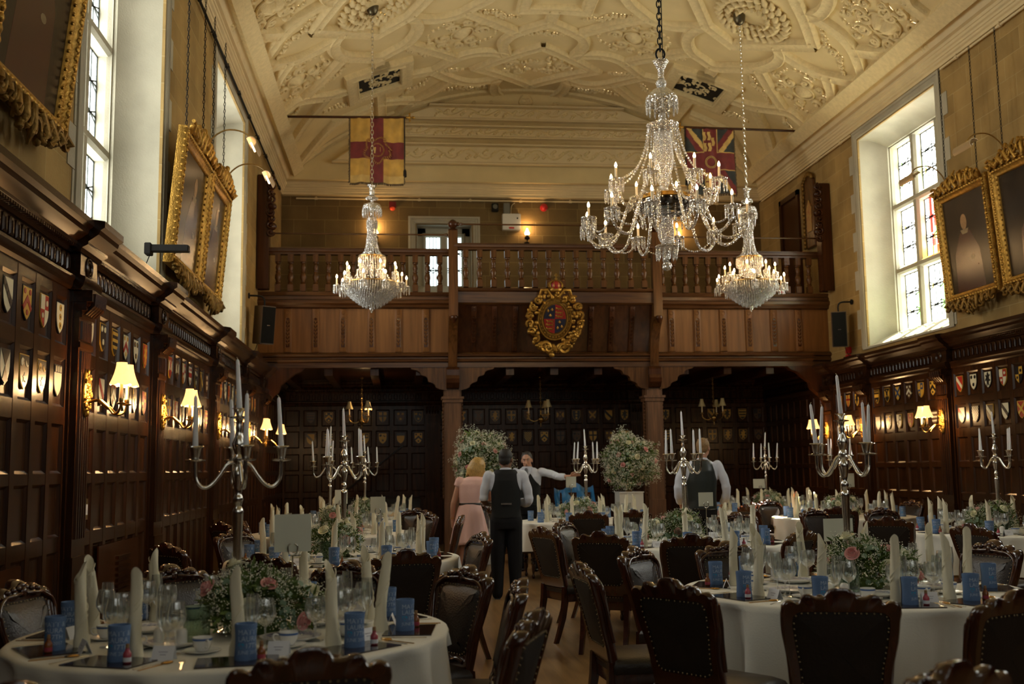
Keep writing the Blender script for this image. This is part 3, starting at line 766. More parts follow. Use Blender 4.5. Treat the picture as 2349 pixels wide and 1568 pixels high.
# ---------------------------------------------------------------- gallery
mpG = lambda s, z, d: (s, YG - d, z)
XA0, XA1 = .93, 4.42       # centre bay
GZ = 3.62
gal = thing('minstrel_gallery', 'carved dark oak gallery with turned balusters across the end of the hall', 'gallery', (0,0,0))
g = G(); g.box(XL, XR, YG+.1, YB, 3.22, GZ)
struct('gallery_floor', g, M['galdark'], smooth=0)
g = G()   # joists on the underside
for i in range(13):
    x = XL+.4+i*.78; g.box(x-.07, x+.07, YG+.15, YB-.2, 3.08, 3.23)
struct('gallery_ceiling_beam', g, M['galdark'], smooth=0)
for k, (a, b, dz, dd) in enumerate(((XL, XA0, 0, 0), (XA0, XA1, 0, .02), (XA1, XR, 0, 0))):
    g = G(); ctr = k == 1
    extr(g, [(-.2,3.2),(.02,3.2),(.02,3.285),(-.2,3.285)], a, b, mpG)
    obj('beam', g, M['galh'], gal, smooth=0, bevel=.006)
    g = G()
    extr(g, [(-.2,3.285),(.02,3.285),(.05,3.30),(.055,3.335),(.03,3.35),(.03,3.37),(.075,3.39),(.08,3.42),(.05,3.44),(.02,3.46),(-.2,3.46)], a, b, mpG)
    if ctr:
        extr(g, [(-.1,4.24),(.36,4.24),(.39,4.27),(.40,4.45),(.43,4.47),(.44,4.51),(.40,4.53),(-.1,4.53)], a, b, mpG)
    else:
        extr(g, [(-.1,4.22),(.02,4.22),(.05,4.235),(.06,4.27),(.10,4.30),(.11,4.35),(.07,4.37),(.07,4.42),(.04,4.44),(.05,4.47),(.06,4.50),(-.1,4.51)], a, b, mpG)
    obj('moulding', g, M['galh'], gal, smooth=30)
    g = G()
    if ctr: g.prism([(-.1,3.44),(.0,3.44),(.33,4.25),(-.1,4.25)], a, b, lambda u, v, w: mpG(w, v, u))
    else: g.mbox(mpG, a, b, 3.44, 4.24, -.1, -.02)
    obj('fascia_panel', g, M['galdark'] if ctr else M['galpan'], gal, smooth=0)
    # carved strips
    if ctr: xs = [1.27,1.62,1.98,3.30,3.66,4.02]
    else: xs = [-1.879,-1.412,-.95,-.471,-.011,.459] if k == 0 else [4.786,5.251,5.727,6.198,6.655,7.114]
    for x in xs:
        g = G(); sl = (lambda z: .0 + (z-3.44)*.407) if ctr else (lambda z: -.02)
        mm = lambda u, v, w, x=x, sl=sl: mpG(x+u, v, sl(v)+w)
        hw = .06 if not ctr else .045
        g.prism([(-hw,3.47),(hw,3.47),(hw,4.21),(-hw,4.21)], 0, .034, mm, inset=(.008,.006))
        g.tube([mm(hw*.55*math.cos(t*PI/4), 4.15+hw*.55*math.sin(t*PI/4), .036) for t in range(8)], .007, 5, closed=True)
        arc = [(-hw*.62,3.55)] + [(-hw*.62,4.02)] + [(hw*.62*math.cos(PI-t*PI/6), 4.02+hw*.7*math.sin(t*PI/6)) for t in range(1, 6)] + [(hw*.62,4.02),(hw*.62,3.55)]
        g.tube([mm(u, v, .036) for u, v in arc], .008, 5)
        g.mi = 1; g.add([mm(u, v, .0345) for u, v in arc], [tuple(range(len(arc)))]); g.mi = 0  # flat dark patch inside the arch, recess shade put into the colour
        for q in range(7):
            z = 3.58+q*.064
            for s in (1, -1):
                g.tube([mm(0, z, .034), mm(s*hw*.25, z+.045, .048), mm(s*hw*.42, z+.062, .036)], [.004,.013,.003], 6)
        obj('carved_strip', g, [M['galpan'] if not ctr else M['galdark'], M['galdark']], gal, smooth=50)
    # balustrade
    dr = .40 if ctr else 0.0
    g = G()
    zt, zb = (5.17, 4.53) if ctr else (5.15, 4.51)
    extr(g, [(dr-.07,zt),(dr+.05,zt),(dr+.05,zt+.03),(dr+.075,zt+.045),(dr+.08,zt+.08),(dr+.05,zt+.095),(dr+.05,zt+.115),(dr-.07,zt+.13)], a, b, mpG)
    obj('hand_rail', g, M['galh'], gal, smooth=30)
    g = G()
    zr = 5.52 if not ctr else 5.62
    g.tube([mpG(a+.12, zr, dr), mpG(b-.1, zr, dr)], .014, 8)
    for e, s in ((a+.1, 1), (b-.08, -1)):
        g.lathe([(.012,0),(.035,.02),(.04,.05),(.02,.07),(.03,.09),(.014,.14)], 10)
        nv = 6*10
        g.v[-nv:] = [mpG(e+s*(z-.07), zr+y, dr+x) for x, y, z in g.v[-nv:]]
    obj('upper_rod', g, M['galh'], gal, smooth=40)
    nb = 14 if not ctr else 14
    L = b-a-(.34 if not ctr else .16)
    x0 = a+(.22 if k == 0 else .12 if k == 2 else .08)
    bm = None
    for i in range(nb):
        x = x0 + L*(i+.5)/nb
        if bm is None:
            g = G(); h = zt-zb
            g.box(-.047,.047,-.047,.047,0,.12); g.box(-.047,.047,-.047,.047,h-.13,h)
            g.lathe([(r*1.22, z) for r, z in [(.036,.12),(.028,.135),(.038,.15),(.026,.165),(.03,.19),(.043,.235),(.040,.28),(.024,.325),(.032,.335),(.032,.35),(.023,.36),(.034,.41),(.028,.45),(.020,.475),(.036,.485),(.036,.50),(.022,.515)]], 14)
            bm = g.mesh('baluster', [M['gal']], 40)
        obj('baluster', bm, M['gal'], gal, loc=(x, YG-dr, zb))
# posts with console brackets
for i, x in enumerate((.915, 4.44)):
    g = G()
    g.box(x-.15, x+.15, YG+.02, YG+.32, 0, 2.84)
    obj('column', g, M['post'], gal, smooth=0, bevel=.02)
    g = G()
    for s in (-1, 1):
        for q in range(26):
            g.ell((x+s*.165, YG+.12, 1.0+q*.065), (.014,.05,.036), 6, 5)
    g.box(x-.19, x+.19, YG-.02, YG+.36, 2.66, 2.70); g.box(x-.17, x+.17, YG, YG+.34, 2.60, 2.66)
    g.box(x-.15, x+.15, YG+.0, YG+.06, 0, .9)
    obj('column_carving', g, M['post'], gal, smooth=40)
    g = G()
    g.prism([(-.34,2.84),(.04,2.84),(.12,2.93),(.13,3.0),(.10,3.06),(.10,3.16),(.06,3.2),(-.34,3.2)], x-.11, x+.11, lambda u, v, w: mpG(w, v, u))
    obj('corbel', g, M['galdark'], gal, smooth=20, bevel=.006)
    g = G()
    prof = [(.0,3.2),(.06,3.2),(.09,3.3),(.10,3.42),(.14,3.6),(.24,3.8),(.36,3.92),(.44,3.98),(.47,4.02),(.47,5.50),(.34,5.50),(.30,4.1),(.0,4.0)]
    g.prism(prof, x-.078, x+.078, lambda u, v, w: mpG(w, v, u))
    obj('gallery_post', g, M['gal'], gal, smooth=20, bevel=.006)
    g = G()
    g.lathe([(.07,0),(.085,.02),(.05,.04),(.04,.05),(.07,.075),(.085,.11),(.075,.15),(.04,.185),(.005,.2)], 14, (x, YG-.405, 5.50))
    obj('ball_finial', g, M['galdark'], gal, smooth=60)
    g = G()
    g.lathe([(.005,-.13),(.03,-.11),(.045,-.07),(.06,-.06),(.065,-.03),(.05,0)], 12, (x, YG-.50, 4.03))
    obj('acorn_drop', g, M['galdark'], gal, smooth=60)
    # arched brackets each side
    for s in (-1, 1):
        P = [(0,3.2),(.62,3.2),(.60,3.17),(.50,3.15),(.46,3.12),(.44,3.07),(.36,3.05),(.33,3.02),(.32,2.96),(.24,2.93),(.20,2.90),(.19,2.86),(.13,2.83),(0,2.80)]
        g = G(); g.prism([(x+s*(u+.10), v) for u, v in P], -.16, .0, lambda u, v, w: mpG(u, v, w))
        obj('arch_bracket', g, M['gal'], gal, smooth=20, bevel=.004)
for x, s in ((XL, 1), (XR, -1)):
    P = [(0,3.2),(.8,3.2),(.74,3.14),(.62,3.10),(.5,3.0),(.40,2.92),(.36,2.80),(.2,2.66),(.1,2.5),(0,2.3)]
    g = G(); g.prism([(x+s*u, v) for u, v in P], -.16, .0, lambda u, v, w: mpG(u, v, w))
    obj('arch_bracket', g, M['galdark'], gal, smooth=20, bevel=.004)
# end standards of the gallery, carved
for x, s, lb in ((XL+.04, 1, 'dark carved end board of the gallery above the piano-side speaker'), (XR-.04, -1, 'dark carved end board of the gallery beside the sunny window')):
    t = thing('carved_end_board', lb, 'carved board', (x-s*.0+s*.01, YG-.27, 4.5))
    g = G(); g.box(-.04 if s > 0 else -.16, .16 if s > 0 else .04, -.10, .12, 0, 1.95); obj('board', g, M['galdark'], t, smooth=0, bevel=.01)
    g = G()
    for q in range(9):
        z = .95+q*.115; r = .055+.03*math.sin(q*1.9)
        g.ell((s*(.18+.03*math.sin(q*2.2)), -.06, z), (r, .07, .07), 8, 6)
        spiral(lambda u, v, w, z=z: (s*(.19+u), -.10-w, z+v), 0, 0, .07, q, 1.2, 1 if q % 2 else -1, .016)
    obj('scroll_carving', g, M['galdark'], t, smooth=60)
t = thing('painted_shield_board', 'tall painted board with carved gilt edge beside the gallery doorway', 'shield board', (XR-.02, 18.55, 5.45))
g = G(); g.prism([(-.3,0),(.12,0),(.12,1.25),(.0,1.38),(-.18,1.38),(-.3,1.25)], 0, .05, lambda u, v, w: (-w, u, v), inset=(.02,.015)); obj('board', g, M['gal'], t, smooth=20)
g = G()
for q in range(16): g.ell((-.06, .14, .05+q*.08), (.035,.045,.05), 7, 5)
for q in range(8): g.ell((-.06, -.3+.055*q, 1.3+.09*math.sin(q*.45)), (.035,.04,.05), 7, 5)
obj('carved_edge', g, M['giltdk'], t, smooth=60)
g = G(); g.prism([(-.2,.3),(.02,.3),(.02,.75),(-.09,.9),(-.2,.75)], .05, .062, lambda u, v, w: (-w, u, v)); obj('painted_panel', g, mat('faded red and gold paint', (.30,.08,.03), .5, var=.5, vscale=14, col2=(.4,.28,.07)), t, smooth=0)
# doorway off the gallery
g = G(); g.mbox(mpR, 19.15, 19.95, GZ, 6.62, -.02, .012); g.mbox(mpR, 19.05, 19.15, GZ, 6.72, -.02, .05); g.mbox(mpR, 19.95, 20.05, GZ, 6.72, -.02, .05); g.mbox(mpR, 19.05, 20.05, 6.62, 6.72, -.02, .05)
struct('door_1', g, M['galdark'], smooth=0)

# ---- carved gilt royal arms on the centre bay
t = thing('carved_coat_of_arms', 'gilded crowned coat of arms in a fruit wreath fixed to the gallery front', 'coat of arms', (2.64, YG-.385, 3.98))
def cm(u, v, w): return (u, -w - v*.30, v)
blue = mat('dark blue paint', (.008,.012,.035), .4); redp = mat('deep red paint', (.28,.012,.012), .4)
g = G(); P = [(.30*math.cos(a)*1.0, .36*math.sin(a)) for a in [2*PI*i/36 for i in range(36)]]
g.prism(P, -.06, .05, cm, inset=(.03,.02)); obj('oval_ground', g, M['giltdk'], t, smooth=40)
for q, (sx, sy, mt) in enumerate(((-1,1,blue),(1,1,redp),(-1,-1,redp),(1,-1,blue))):
    g = G(); P = [(0,0)] + [(sx*.19*math.cos(a), sy*.235*math.sin(a)) for a in [PI/2*i/8 for i in range(9)]]
    g.prism([(u+.0, v+.0) for u, v in P], .05, .062, cm); obj('shield_quarter', g, mt, t, smooth=0)
    g = G()
    if mt is blue:
        for dx, dy in ((.05,.15),(.12,.13),(.08,.055)):
            x, y = sx*dx, sy*dy if sy > 0 else -dy
            g.ell(cm(x, y+.008, .066), (.010,.008,.026), 6, 5)
            for s in (1, -1): g.tube([cm(x, y-.008, .066), cm(x+s*.014, y+.008, .068), cm(x+s*.024, y+.002, .066), cm(x+s*.02, y-.008, .066)], .005, 5)
            g.ell(cm(x, y-.014, .066), (.016,.007,.006), 6, 4)
    else:
        for dy in (.165,.10,.04):
            y = dy if sy > 0 else -dy; x = sx*.08
            g.tube([cm(x-.055, y, .066), cm(x-.02, y+.006, .07), cm(x+.03, y, .07), cm(x+.05, y+.016, .066)], [.006,.011,.009,.004], 6)
            g.ell(cm(x-.06, y+.012, .068), (.015,.010,.013), 6, 5)
            for dx in (-.045,-.015,.02,.045): g.tube([cm(x+dx, y, .066), cm(x+dx-.006, y-.022, .066)], .005, 5)
            g.tube([cm(x+.05, y+.012, .066), cm(x+.065, y+.03, .066), cm(x+.04, y+.034, .066)], .004, 5)
    obj('gold_charge', g, M['gilt'], t, smooth=60)
g = G()
g.tube([cm(.215*math.cos(a), .265*math.sin(a), .06) for a in [2*PI*i/40 for i in range(40)]], .012, 6, closed=True)
g.tube([cm(.285*math.cos(a), .345*math.sin(a), .055) for a in [2*PI*i/40 for i in range(40)]], .014, 6, closed=True)
for i in range(30):
    a = 2*PI*i/30; g.ell(cm(.25*math.cos(a), .305*math.sin(a), .058), (.010,.008,.016), 5, 4)
obj('garter_ring', g, M['gilt'], t, smooth=60)
g = G(); rr = random.Random(5)
for i in range(110):
    a = rr.uniform(-.35*PI, 1.35*PI); r = rr.uniform(.84, 1.30)
    u, v = .37*r*math.cos(a), .42*r*math.sin(a)-.03
    g.ell(cm(u, v, .04+rr.uniform(0,.05)), (rr.uniform(.025,.05), rr.uniform(.03,.05), rr.uniform(.025,.05)), 7, 5)
for s in (1, -1):
    for k in range(8):
        a = -PI/2 + s*(.25+.3*k)
        spiral(lambda u, v, w: cm(u, v, w), .43*math.cos(a), .47*math.sin(a)-.02, .07, k, 1.2, s, .018, h=.08)
    g.tube([cm(s*.06,.36,.07), cm(s*.14,.47,.09), cm(s*.24,.47,.07), cm(s*.27,.36,.06), cm(s*.2,.33,.06)], [.02,.03,.03,.028,.01], 8)
    spiral(lambda u, v, w: cm(u, v, w), s*.16, -.47, .1, 0, 1.3, -s, .026, h=.07)
for i in range(16): g.ell(cm(rr.uniform(-.12,.12), rr.uniform(-.6,-.44), .05), (.045,.04,.04), 7, 5)
obj('fruit_wreath', g, M['gilt'], t, smooth=60)
g = G(); zc = .44
g.lathe([(.09,0),(.11,.02),(.10,.05),(.115,.06),(.105,.075)], 16, cm(0, zc, .08), sq=(1,.7))
for k in range(6):
    a = PI*k/5; P = []
    for j in range(9):
        t2 = j/8*PI/2; P.append((cm(0,zc,.08)[0]+.115*math.cos(a)*math.cos(t2)*(1+.25*math.sin(2*t2)), cm(0,zc,.08)[1]-.08*math.sin(a)*math.cos(t2), cm(0,zc,.08)[2]+.075+.12*math.sin(t2)))
    g.tube(P, .012, 6)
g.ell(cm(0, zc+.21, .08), (.025,.025,.025), 8, 6); g.cbox(cm(0, zc+.265, .08), (.022,.02,.07)); g.cbox(cm(0, zc+.27, .08), (.06,.018,.02))
obj('crown', g, M['gilt'], t, smooth=60)
g = G(); g.ell(cm(0, zc+.10, .08), (.085,.06,.085), 12, 8); obj('crown_cap', g, redp, t, smooth=60)

# ---- heraldic shields on the panelling
SC = {'w': mat('shield white', (.62,.60,.45), .35), 'g': mat('shield gold', (.55,.33,.05), .35), 'k': mat('shield black', (.012,.011,.012), .3),
      'r': mat('shield red', (.33,.025,.015), .35), 'b': mat('shield blue', (.02,.05,.14), .35), 'n': mat('shield brown', (.09,.04,.015), .35)}
SK = list(SC)
SH = [(-.082,.10),(.082,.10),(.082,.0),(.074,-.04),(.055,-.075),(.028,-.10),(0,-.117),(-.028,-.10),(-.055,-.075),(-.074,-.04),(-.082,.0)]
def clip(poly, keep):
    """clip polygon to the half plane keep=(nx,ny,c): nx*x+ny*y<=c"""
    out = []; n = len(poly); nx, ny, c = keep
    for i in range(n):
        a, b = poly[i], poly[(i+1) % n]
        da, db = nx*a[0]+ny*a[1]-c, nx*b[0]+ny*b[1]-c
        if da <= 0: out.append(a)
        if (da < 0 < db) or (db < 0 < da):
            t = da/(da-db); out.append((a[0]+(b[0]-a[0])*t, a[1]+(b[1]-a[1])*t))
    return out
def band_poly(c0, c1, nx, ny):
    return clip(clip(IN, (nx, ny, c1)), (-nx, -ny, -c0))
IN = offset_poly(SH, .007)
SMESH = {}
def shield_mesh(kind, c):
    """kind of charge and a colour string: field, charge, second"""
    key = kind + c
    if key in SMESH: return SMESH[key]
    g = G(); f, ch, s2 = (c + c[1])[:3]
    def put(poly, k, lv):
        if len(poly) > 2:
            g.mi = SK.index(k); g.prism(poly, 0, lv, lambda u, v, w: (u, -w, v))
    disc = lambda x, y, r, n=10: [(x+r*math.cos(2*PI*i/n), y+r*math.sin(2*PI*i/n)) for i in range(n)]
    star = lambda x, y, r: [(x+(r if i % 2 == 0 else r*.42)*math.sin(PI*i/5), y+(r if i % 2 == 0 else r*.42)*math.cos(PI*i/5)) for i in range(10)]
    put(SH, 'g' if f in 'kbr' else 'k', .010); put(IN, f, .012)
    tri = [(-.042,.055),(.042,.055),(0,-.045)]
    if kind == 'bend':
        r = .7071; put(band_poly(-.022,.022,r,r), ch, .0145)
        for q in (-1, 0, 1): put(disc(q*-.036+0, q*.036, .017), s2, .016)
    elif kind == 'chev':
        put([(-.078,-.03),(0,.045),(.078,-.03),(.062,-.055),(0,.0),(-.062,-.055)], ch, .0145)
        for x, y in ((-.045,.065),(.045,.065),(0,-.065)): put(disc(x, y, .018), s2, .015)
    elif kind == 'cross': put(band_poly(-.014,.014,1,0), ch, .0145); put(band_poly(-.0,.028,0,1), ch, .0145)
    elif kind == 'salt':
        r = .7071
        put(band_poly(-.016,.016,r,r), ch, .0145); put(band_poly(-.016,.016,r,-r), ch, .0147)
    elif kind == 'tri':
        for x, y in tri: put(disc(x, y, .024), ch, .0145); put(star(x, y, .014), s2, .016)
    elif kind == 'pale3':
        for y in (.062,.0,-.06): put(disc(0, y, .023), ch, .0145); put(star(0, y, .012), s2, .016)
    elif kind == 'quart':
        put(clip(clip(IN, (1,0,0)), (0,-1,0)), ch, .0145); put(clip(clip(IN, (-1,0,0)), (0,1,0)), ch, .0145)
        put(disc(.04,.045,.02), s2, .015); put(disc(-.035,-.04,.018), s2, .015)
    elif kind == 'chief':
        put(clip(IN, (0,-1,-.045)), ch, .0145)
        for x in (-.045,0,.045): put([(x-.012,.05),(x+.012,.05),(x+.012,.085),(x,.092),(x-.012,.085)], s2, .016)
    elif kind == 'fess':
        put(band_poly(-.02,.03,0,1), ch, .0145)
        for x in (-.045,.0,.045): put(star(x, .065, .017), s2, .015)
        put(star(0,-.065,.018), s2, .015)
    elif kind == 'cheq':
        for i in range(-4, 4):
            for j in range(-6, 5):
                if (i+j) % 2 == 0:
                    p = clip(clip(clip(clip(IN, (1,0,(i+1)*.021)), (-1,0,-i*.021)), (0,1,(j+1)*.021)), (0,-1,-j*.021)); put(p, ch, .0145)
    elif kind == 'moon':
        for x in (-.04, .04):
            s = -1 if x > 0 else 1
            put([(x+.026*math.cos(t*PI/8*s+ (0 if s>0 else PI)+.6), .05+.026*math.sin(t*PI/8*s+.6)) for t in range(11)] + [(x+.010+.015*math.cos(-t*PI/6), .05+.015*math.sin(-t*PI/6)) for t in range(4)], ch, .0145)
        put(star(0,-.045,.034), s2, .0145)
    elif kind == 'lion':
        put([(-.01,.085),(.012,.09),(.024,.075),(.03,.05),(.05,.065),(.055,.045),(.032,.028),(.034,.0),(.058,-.01),(.05,-.03),(.03,-.022),(.02,-.05),(.034,-.085),(.012,-.085),(.0,-.055),(-.018,-.09),(-.034,-.08),(-.022,-.045),(-.03,-.01),(-.055,-.03),(-.06,-.005),(-.03,.02),(-.05,.045),(-.04,.06),(-.018,.045)], ch, .0145)
    elif kind == 'flaunch':
        put(clip(disc(-.085,.01,.055,16), (-1,0,.075)), ch, .0145); put(clip(disc(.085,.01,.055,16), (1,0,.075)), ch, .0145)
        put(star(0,.06,.016), s2, .015); put(star(0,-.02,.016), s2, .015)
    elif kind == 'gyron': put([(-.07,.092),(0,0),(.07,.092)], ch, .0145); put([(-.045,-.085),(0,0),(.045,-.085),(0,-.108)], ch, .0145)
    elif kind == 'bars':
        for y in (.05,-.005,-.06): put(band_poly(y, y+.026, 0, 1), ch, .0145)
    me = g.mesh('heraldic_shield', [SC[k] for k in SK], 0)
    SMESH[key] = me
    return me
ORD = 'first second third fourth fifth sixth seventh eighth ninth tenth eleventh twelfth thirteenth fourteenth fifteenth sixteenth seventeenth eighteenth nineteenth twentieth'.split()
ORD += ['twenty-'+w for w in ORD[:9]] + ['thirtieth'] + ['thirty-'+w for w in ORD[:9]]
DESC = dict(bend='a charged bend', chev='a chevron', cross='a plain cross', salt='a saltire', tri='three roundels', pale3='stacked roundels', quart='quartered fields', chief='a charged chief', fess='a fess and stars', cheq='chequers', moon='crescents and a star', lion='a rampant beast', flaunch='curved flanks', gyron='facing triangles', bars='three bars')
CN = dict(w='white', g='gold', k='black', r='red', b='blue', n='brown')
KINDS_ = ['chev','tri','lion','quart','bend','fess','cheq','cross','chief','salt','bars','lion','chev','flaunch','pale3','moon']
CC = ['wk','gk','rw','kw','gr','kg','rg','wr','bg','nw','gb','kw']
def shields(wall, row, cs, z, rot, mp, d, given=(), skip=(), ref=''):
    k = 0
    for i, s in enumerate(cs):
        if i in skip: continue
        if i < len(given): kd, c = given[i]
        else:
            rs = random.Random(hash_(wall)*31+row*97+i*7); kd = rs.choice(KINDS_); c = rs.choice(CC)
            if 'end' in wall: c = rs.choice(['kg','gk','nk','ng','kg','gk'])
        o = obj('heraldic_shield', shield_mesh(kd, c), None, loc=mp(s, z, d)) if False else bpy.data.objects.new('heraldic_shield', shield_mesh(kd, c))
        COL.objects.link(o); o.location = mp(s, z, d); o.rotation_euler = (0, 0, rot)
        tag(o, '%s shield with %s, %s in the %s row, %s' % (CN[c[0]], DESC[kd], ORD[k], ('upper','lower')[row], ref), 'shield', 'painted shields on ' + wall)
        k += 1
def hash_(s): return sum(ord(c)*(i+1) for i, c in enumerate(s))
UP1 = [('tri','rw'),('bend','wk'),('chev','grr'),('quart','rww'),('pale3','wgk'),('pale3','wgk'),('tri','kw'),('bars','kgn'),('chev','wrg'),('tri','wkg'),('lion','rg'),('bend','wrr')]
UP2 = [('bars','gk'),('gyron','wk'),('moon','kw'),('moon','kgn'),('chief','wkw'),('cheq','kg'),('bend','wr'),('chev','nwr'),('salt','nw'),('bend','ngk')]
for row, z, gv in ((0,2.525,UP1),(1,2.10,UP2)):
    cl = [c for b in BL for c in b if 5.9 < c < 17.4]
    cl.sort()
    shields('piano-side wall', row, cl, z, R(-90)+PI, mpL, .082, gv, ref='piano-side panelling')
    cr = sorted([c for b in BR for c in b if 11.6 < c < 17.5])
    shields('window-side wall', row, cr, z, R(90)+PI, mpR, .082, ref='window-side panelling')
    ce = sorted([c for b in BB for c in b if XL+.3 < c < XR-.2])
    shields('end wall', row, ce, z, 0, mpB, .082, skip=(21, 22), ref='the end wall')
# ---------------------------------------------------------------- lamps, pictures and wall fittings
def point(name, loc, energy, col=(1,.62,.28), r=.04):
    l = bpy.data.lights.new(name, 'POINT'); l.energy = energy; l.color = col; l.shadow_soft_size = r
    o = bpy.data.objects.new(name, l); COL.objects.link(o); o.location = loc
    return o
M['shade'] = mat('lit pleated silk shade', (.9,.6,.3), .8, emit=(1,.50,.15), estr=1.9, var=.25, vscale=30)
M['shadeoff'] = mat('cream silk shade', (.62,.50,.26), .8)
M['canvas'] = mat('dark old oil painting', (.016,.010,.006), .28, spec=.28, var=.5, vscale=3, bump=.06, bscale=25)
M['flesh_paint'] = mat('painted pale face', (.30,.17,.075), .3, var=.3, vscale=14)
M['cuff_paint'] = mat('painted linen', (.20,.15,.08), .3, var=.3, vscale=20)
M['robe_paint'] = mat('painted dark red robe', (.05,.012,.008), .25, var=.4, vscale=6)

def bell_shade(g, c, r0=.028, r1=.062, h=.10, seg=24):
    rows = []
    for k in range(9):
        t = k/8; r = r0+(r1-r0)*t**1.6
        rows.append([(c[0]+r*(1+.05*t*math.cos(6*2*PI*i/seg))*math.cos(2*PI*i/seg), c[1]+r*(1+.05*t*math.cos(6*2*PI*i/seg))*math.sin(2*PI*i/seg), c[2]+h*(1-t)-(.012*abs(math.sin(3*2*PI*i/seg)) if k == 8 else 0)) for i in range(seg)])
    g.strip(rows, close_u=True)
def bulb_prof(s=1.0): return [(.004*s,0),(.010*s,.003*s),(.0165*s,.018*s),(.0175*s,.028*s),(.013*s,.045*s),(.006*s,.060*s),(.001,.07*s)]

def make_sconce():
    t = thing('wall_sconce', '', 'wall lamp')
    g = G(); P = [(.075*math.cos(a), .17*math.sin(a)) for a in [2*PI*i/24 for i in range(24)]]
    g.prism(P, 0, .02, lambda u, v, w: (u, w, v), inset=(.015,.012))
    rr = random.Random(2)
    for i in range(46):
        a = rr.uniform(0, 2*PI); q = rr.uniform(.2, 1.05)
        g.ell((.07*q*math.cos(a), .02, .165*q*math.sin(a)), (rr.uniform(.008,.018), .012, rr.uniform(.01,.022)), 6, 4)
    obj('backplate', g, M['gilt'], t, smooth=60)
    for s in (-1, 1):
        g = G(); P = [(s*.01,.03,-.06),(s*.02,.10,-.05),(s*.03,.17,-.11),(s*.05,.21,-.15),(s*.075,.25,-.13),(s*.08,.265,-.08)]
        g.tube(catmull3(P), .009, 8); g.tube([P[1],P[2]], .014, 8)
        g.lathe([(.012,0),(.03,.004),(.032,.012),(.012,.016),(.016,.03),(.014,.045)], 12, (s*.08,.265,-.085))
        a = obj('lamp_arm', g, M['brass'], t, smooth=50)
        g = G(); g.lathe([(.0115,-.045),(.0115,.06)], 10, (s*.08,.265,0)); obj('candle_tube', g, M['cream'], a, smooth=50)
        g = G(); g.lathe(bulb_prof(.8), 10, (s*.08,.265,.062)); obj('bulb', g, M['bulbs'], a, smooth=60)
        g = G(); bell_shade(g, (s*.085,.265,.06), .036, .078, .15); obj('lamp_shade', g, M['shade'], a, smooth=60)
    return t
def catmull3(P, k=5): return catmull(P, k)
SCO = make_sconce(); nsc = 0
def place_sconce(loc, rz, label, e=13.0):
    global nsc
    o = SCO if nsc == 0 else dup(SCO)
    nsc += 1
    o.location = loc; o.rotation_euler = (0,0,rz); o['label'] = label; o['group'] = 'gilt wall sconces on the pilasters'
    m = Matrix.Translation(loc) @ Matrix.Rotation(rz, 4, 'Z')
    point('sconce_light', m @ Vector((0, .20, .06)), e)
for p, lb in ((7.70,'first sconce from the front, with two lit bell shades, piano-side pilaster'),(10.13,'second sconce from the front, with two lit bell shades, piano-side pilaster'),(13.22,'third sconce from the front, with two lit bell shades, piano-side pilaster'),(15.80,'fourth sconce from the front, with two lit bell shades, piano-side pilaster'),(17.75,'fifth sconce, beside the gallery arch, with two lit bell shades, piano side')):
    place_sconce((XL+.176+.0, p, 2.03), R(-90), lb)
for p, lb in ((13.90,'first sconce from the front, with two lit bell shades, window-side pilaster'),(16.42,'second sconce from the front, with two lit bell shades, window-side pilaster'),(17.85,'third sconce, beside the gallery arch, with two lit bell shades, window side')):
    place_sconce((XR-.176, p, 2.03), R(90), lb)

# three brass hanging lamps under the gallery
def make_pendant(lit):
    t = thing('pendant_lamp', '', 'hanging lamp')
    g = G(); g.lathe([(.005,-.26),(.012,-.25),(.006,-.2),(.03,-.18),(.055,-.13),(.05,-.10),(.02,-.07),(.012,0),(.02,.02),(.008,.05)], 14); obj('lamp_body', g, M['brass'], t, smooth=50)
    g = G()
    for i in range(14): g.tube([(.012*math.cos(q*PI/4)*(i % 2), .012*math.cos(q*PI/4)*((i+1) % 2), .06+.042*i+.026*math.sin(q*PI/4)) for q in range(8)], .0035, 5, closed=True)
    g.lathe([(.004,.64),(.03,.645),(.035,.66),(.01,.68)], 12); obj('chain', g, M['brass'], t, smooth=60)
    for k in range(3):
        a = R(180+120*k); c, s = math.cos(a), math.sin(a)
        g = G(); g.tube(catmull([(c*.03,s*.03,-.12),(c*.12,s*.12,-.16),(c*.21,s*.21,-.12),(c*.225,s*.225,-.05)]), .008, 7)
        g.lathe([(.01,-.05),(.035,-.045),(.036,-.035),(.014,-.03),(.014,-.01)], 10, (c*.225,s*.225,0)); arm = obj('lamp_arm', g, M['brass'], t, smooth=50)
        g = G(); g.lathe([(.012,-.01),(.012,.1)], 10, (c*.225,s*.225,0)); obj('candle_tube', g, M['cream'], arm)
        g = G(); bell_shade(g, (c*.225,s*.225,.10), .03, .065, .13); obj('lamp_shade', g, M['shade'] if (lit and k == 2) else M['shadeoff'], arm, smooth=60)
        if lit and k == 2:
            g = G(); g.lathe(bulb_prof(.9), 10, (c*.225,s*.225,.1)); obj('bulb', g, M['bulbs'], arm)
    return t
for x, lit, lb in ((-.675,1,'brass hanging lamp with one lit shade beneath the piano-side gallery bay'),(2.603,0,'unlit brass hanging lamp with three shades beneath the centre gallery bay'),(5.89,0,'unlit brass hanging lamp with three shades beneath the window-side gallery bay')):
    t = make_pendant(lit); t.location = (x, 19.3, 2.48); t['label'] = lb; t['group'] = 'brass hanging lamps beneath the gallery'
point('pendant_light', (-.60,19.3,2.62), 5)

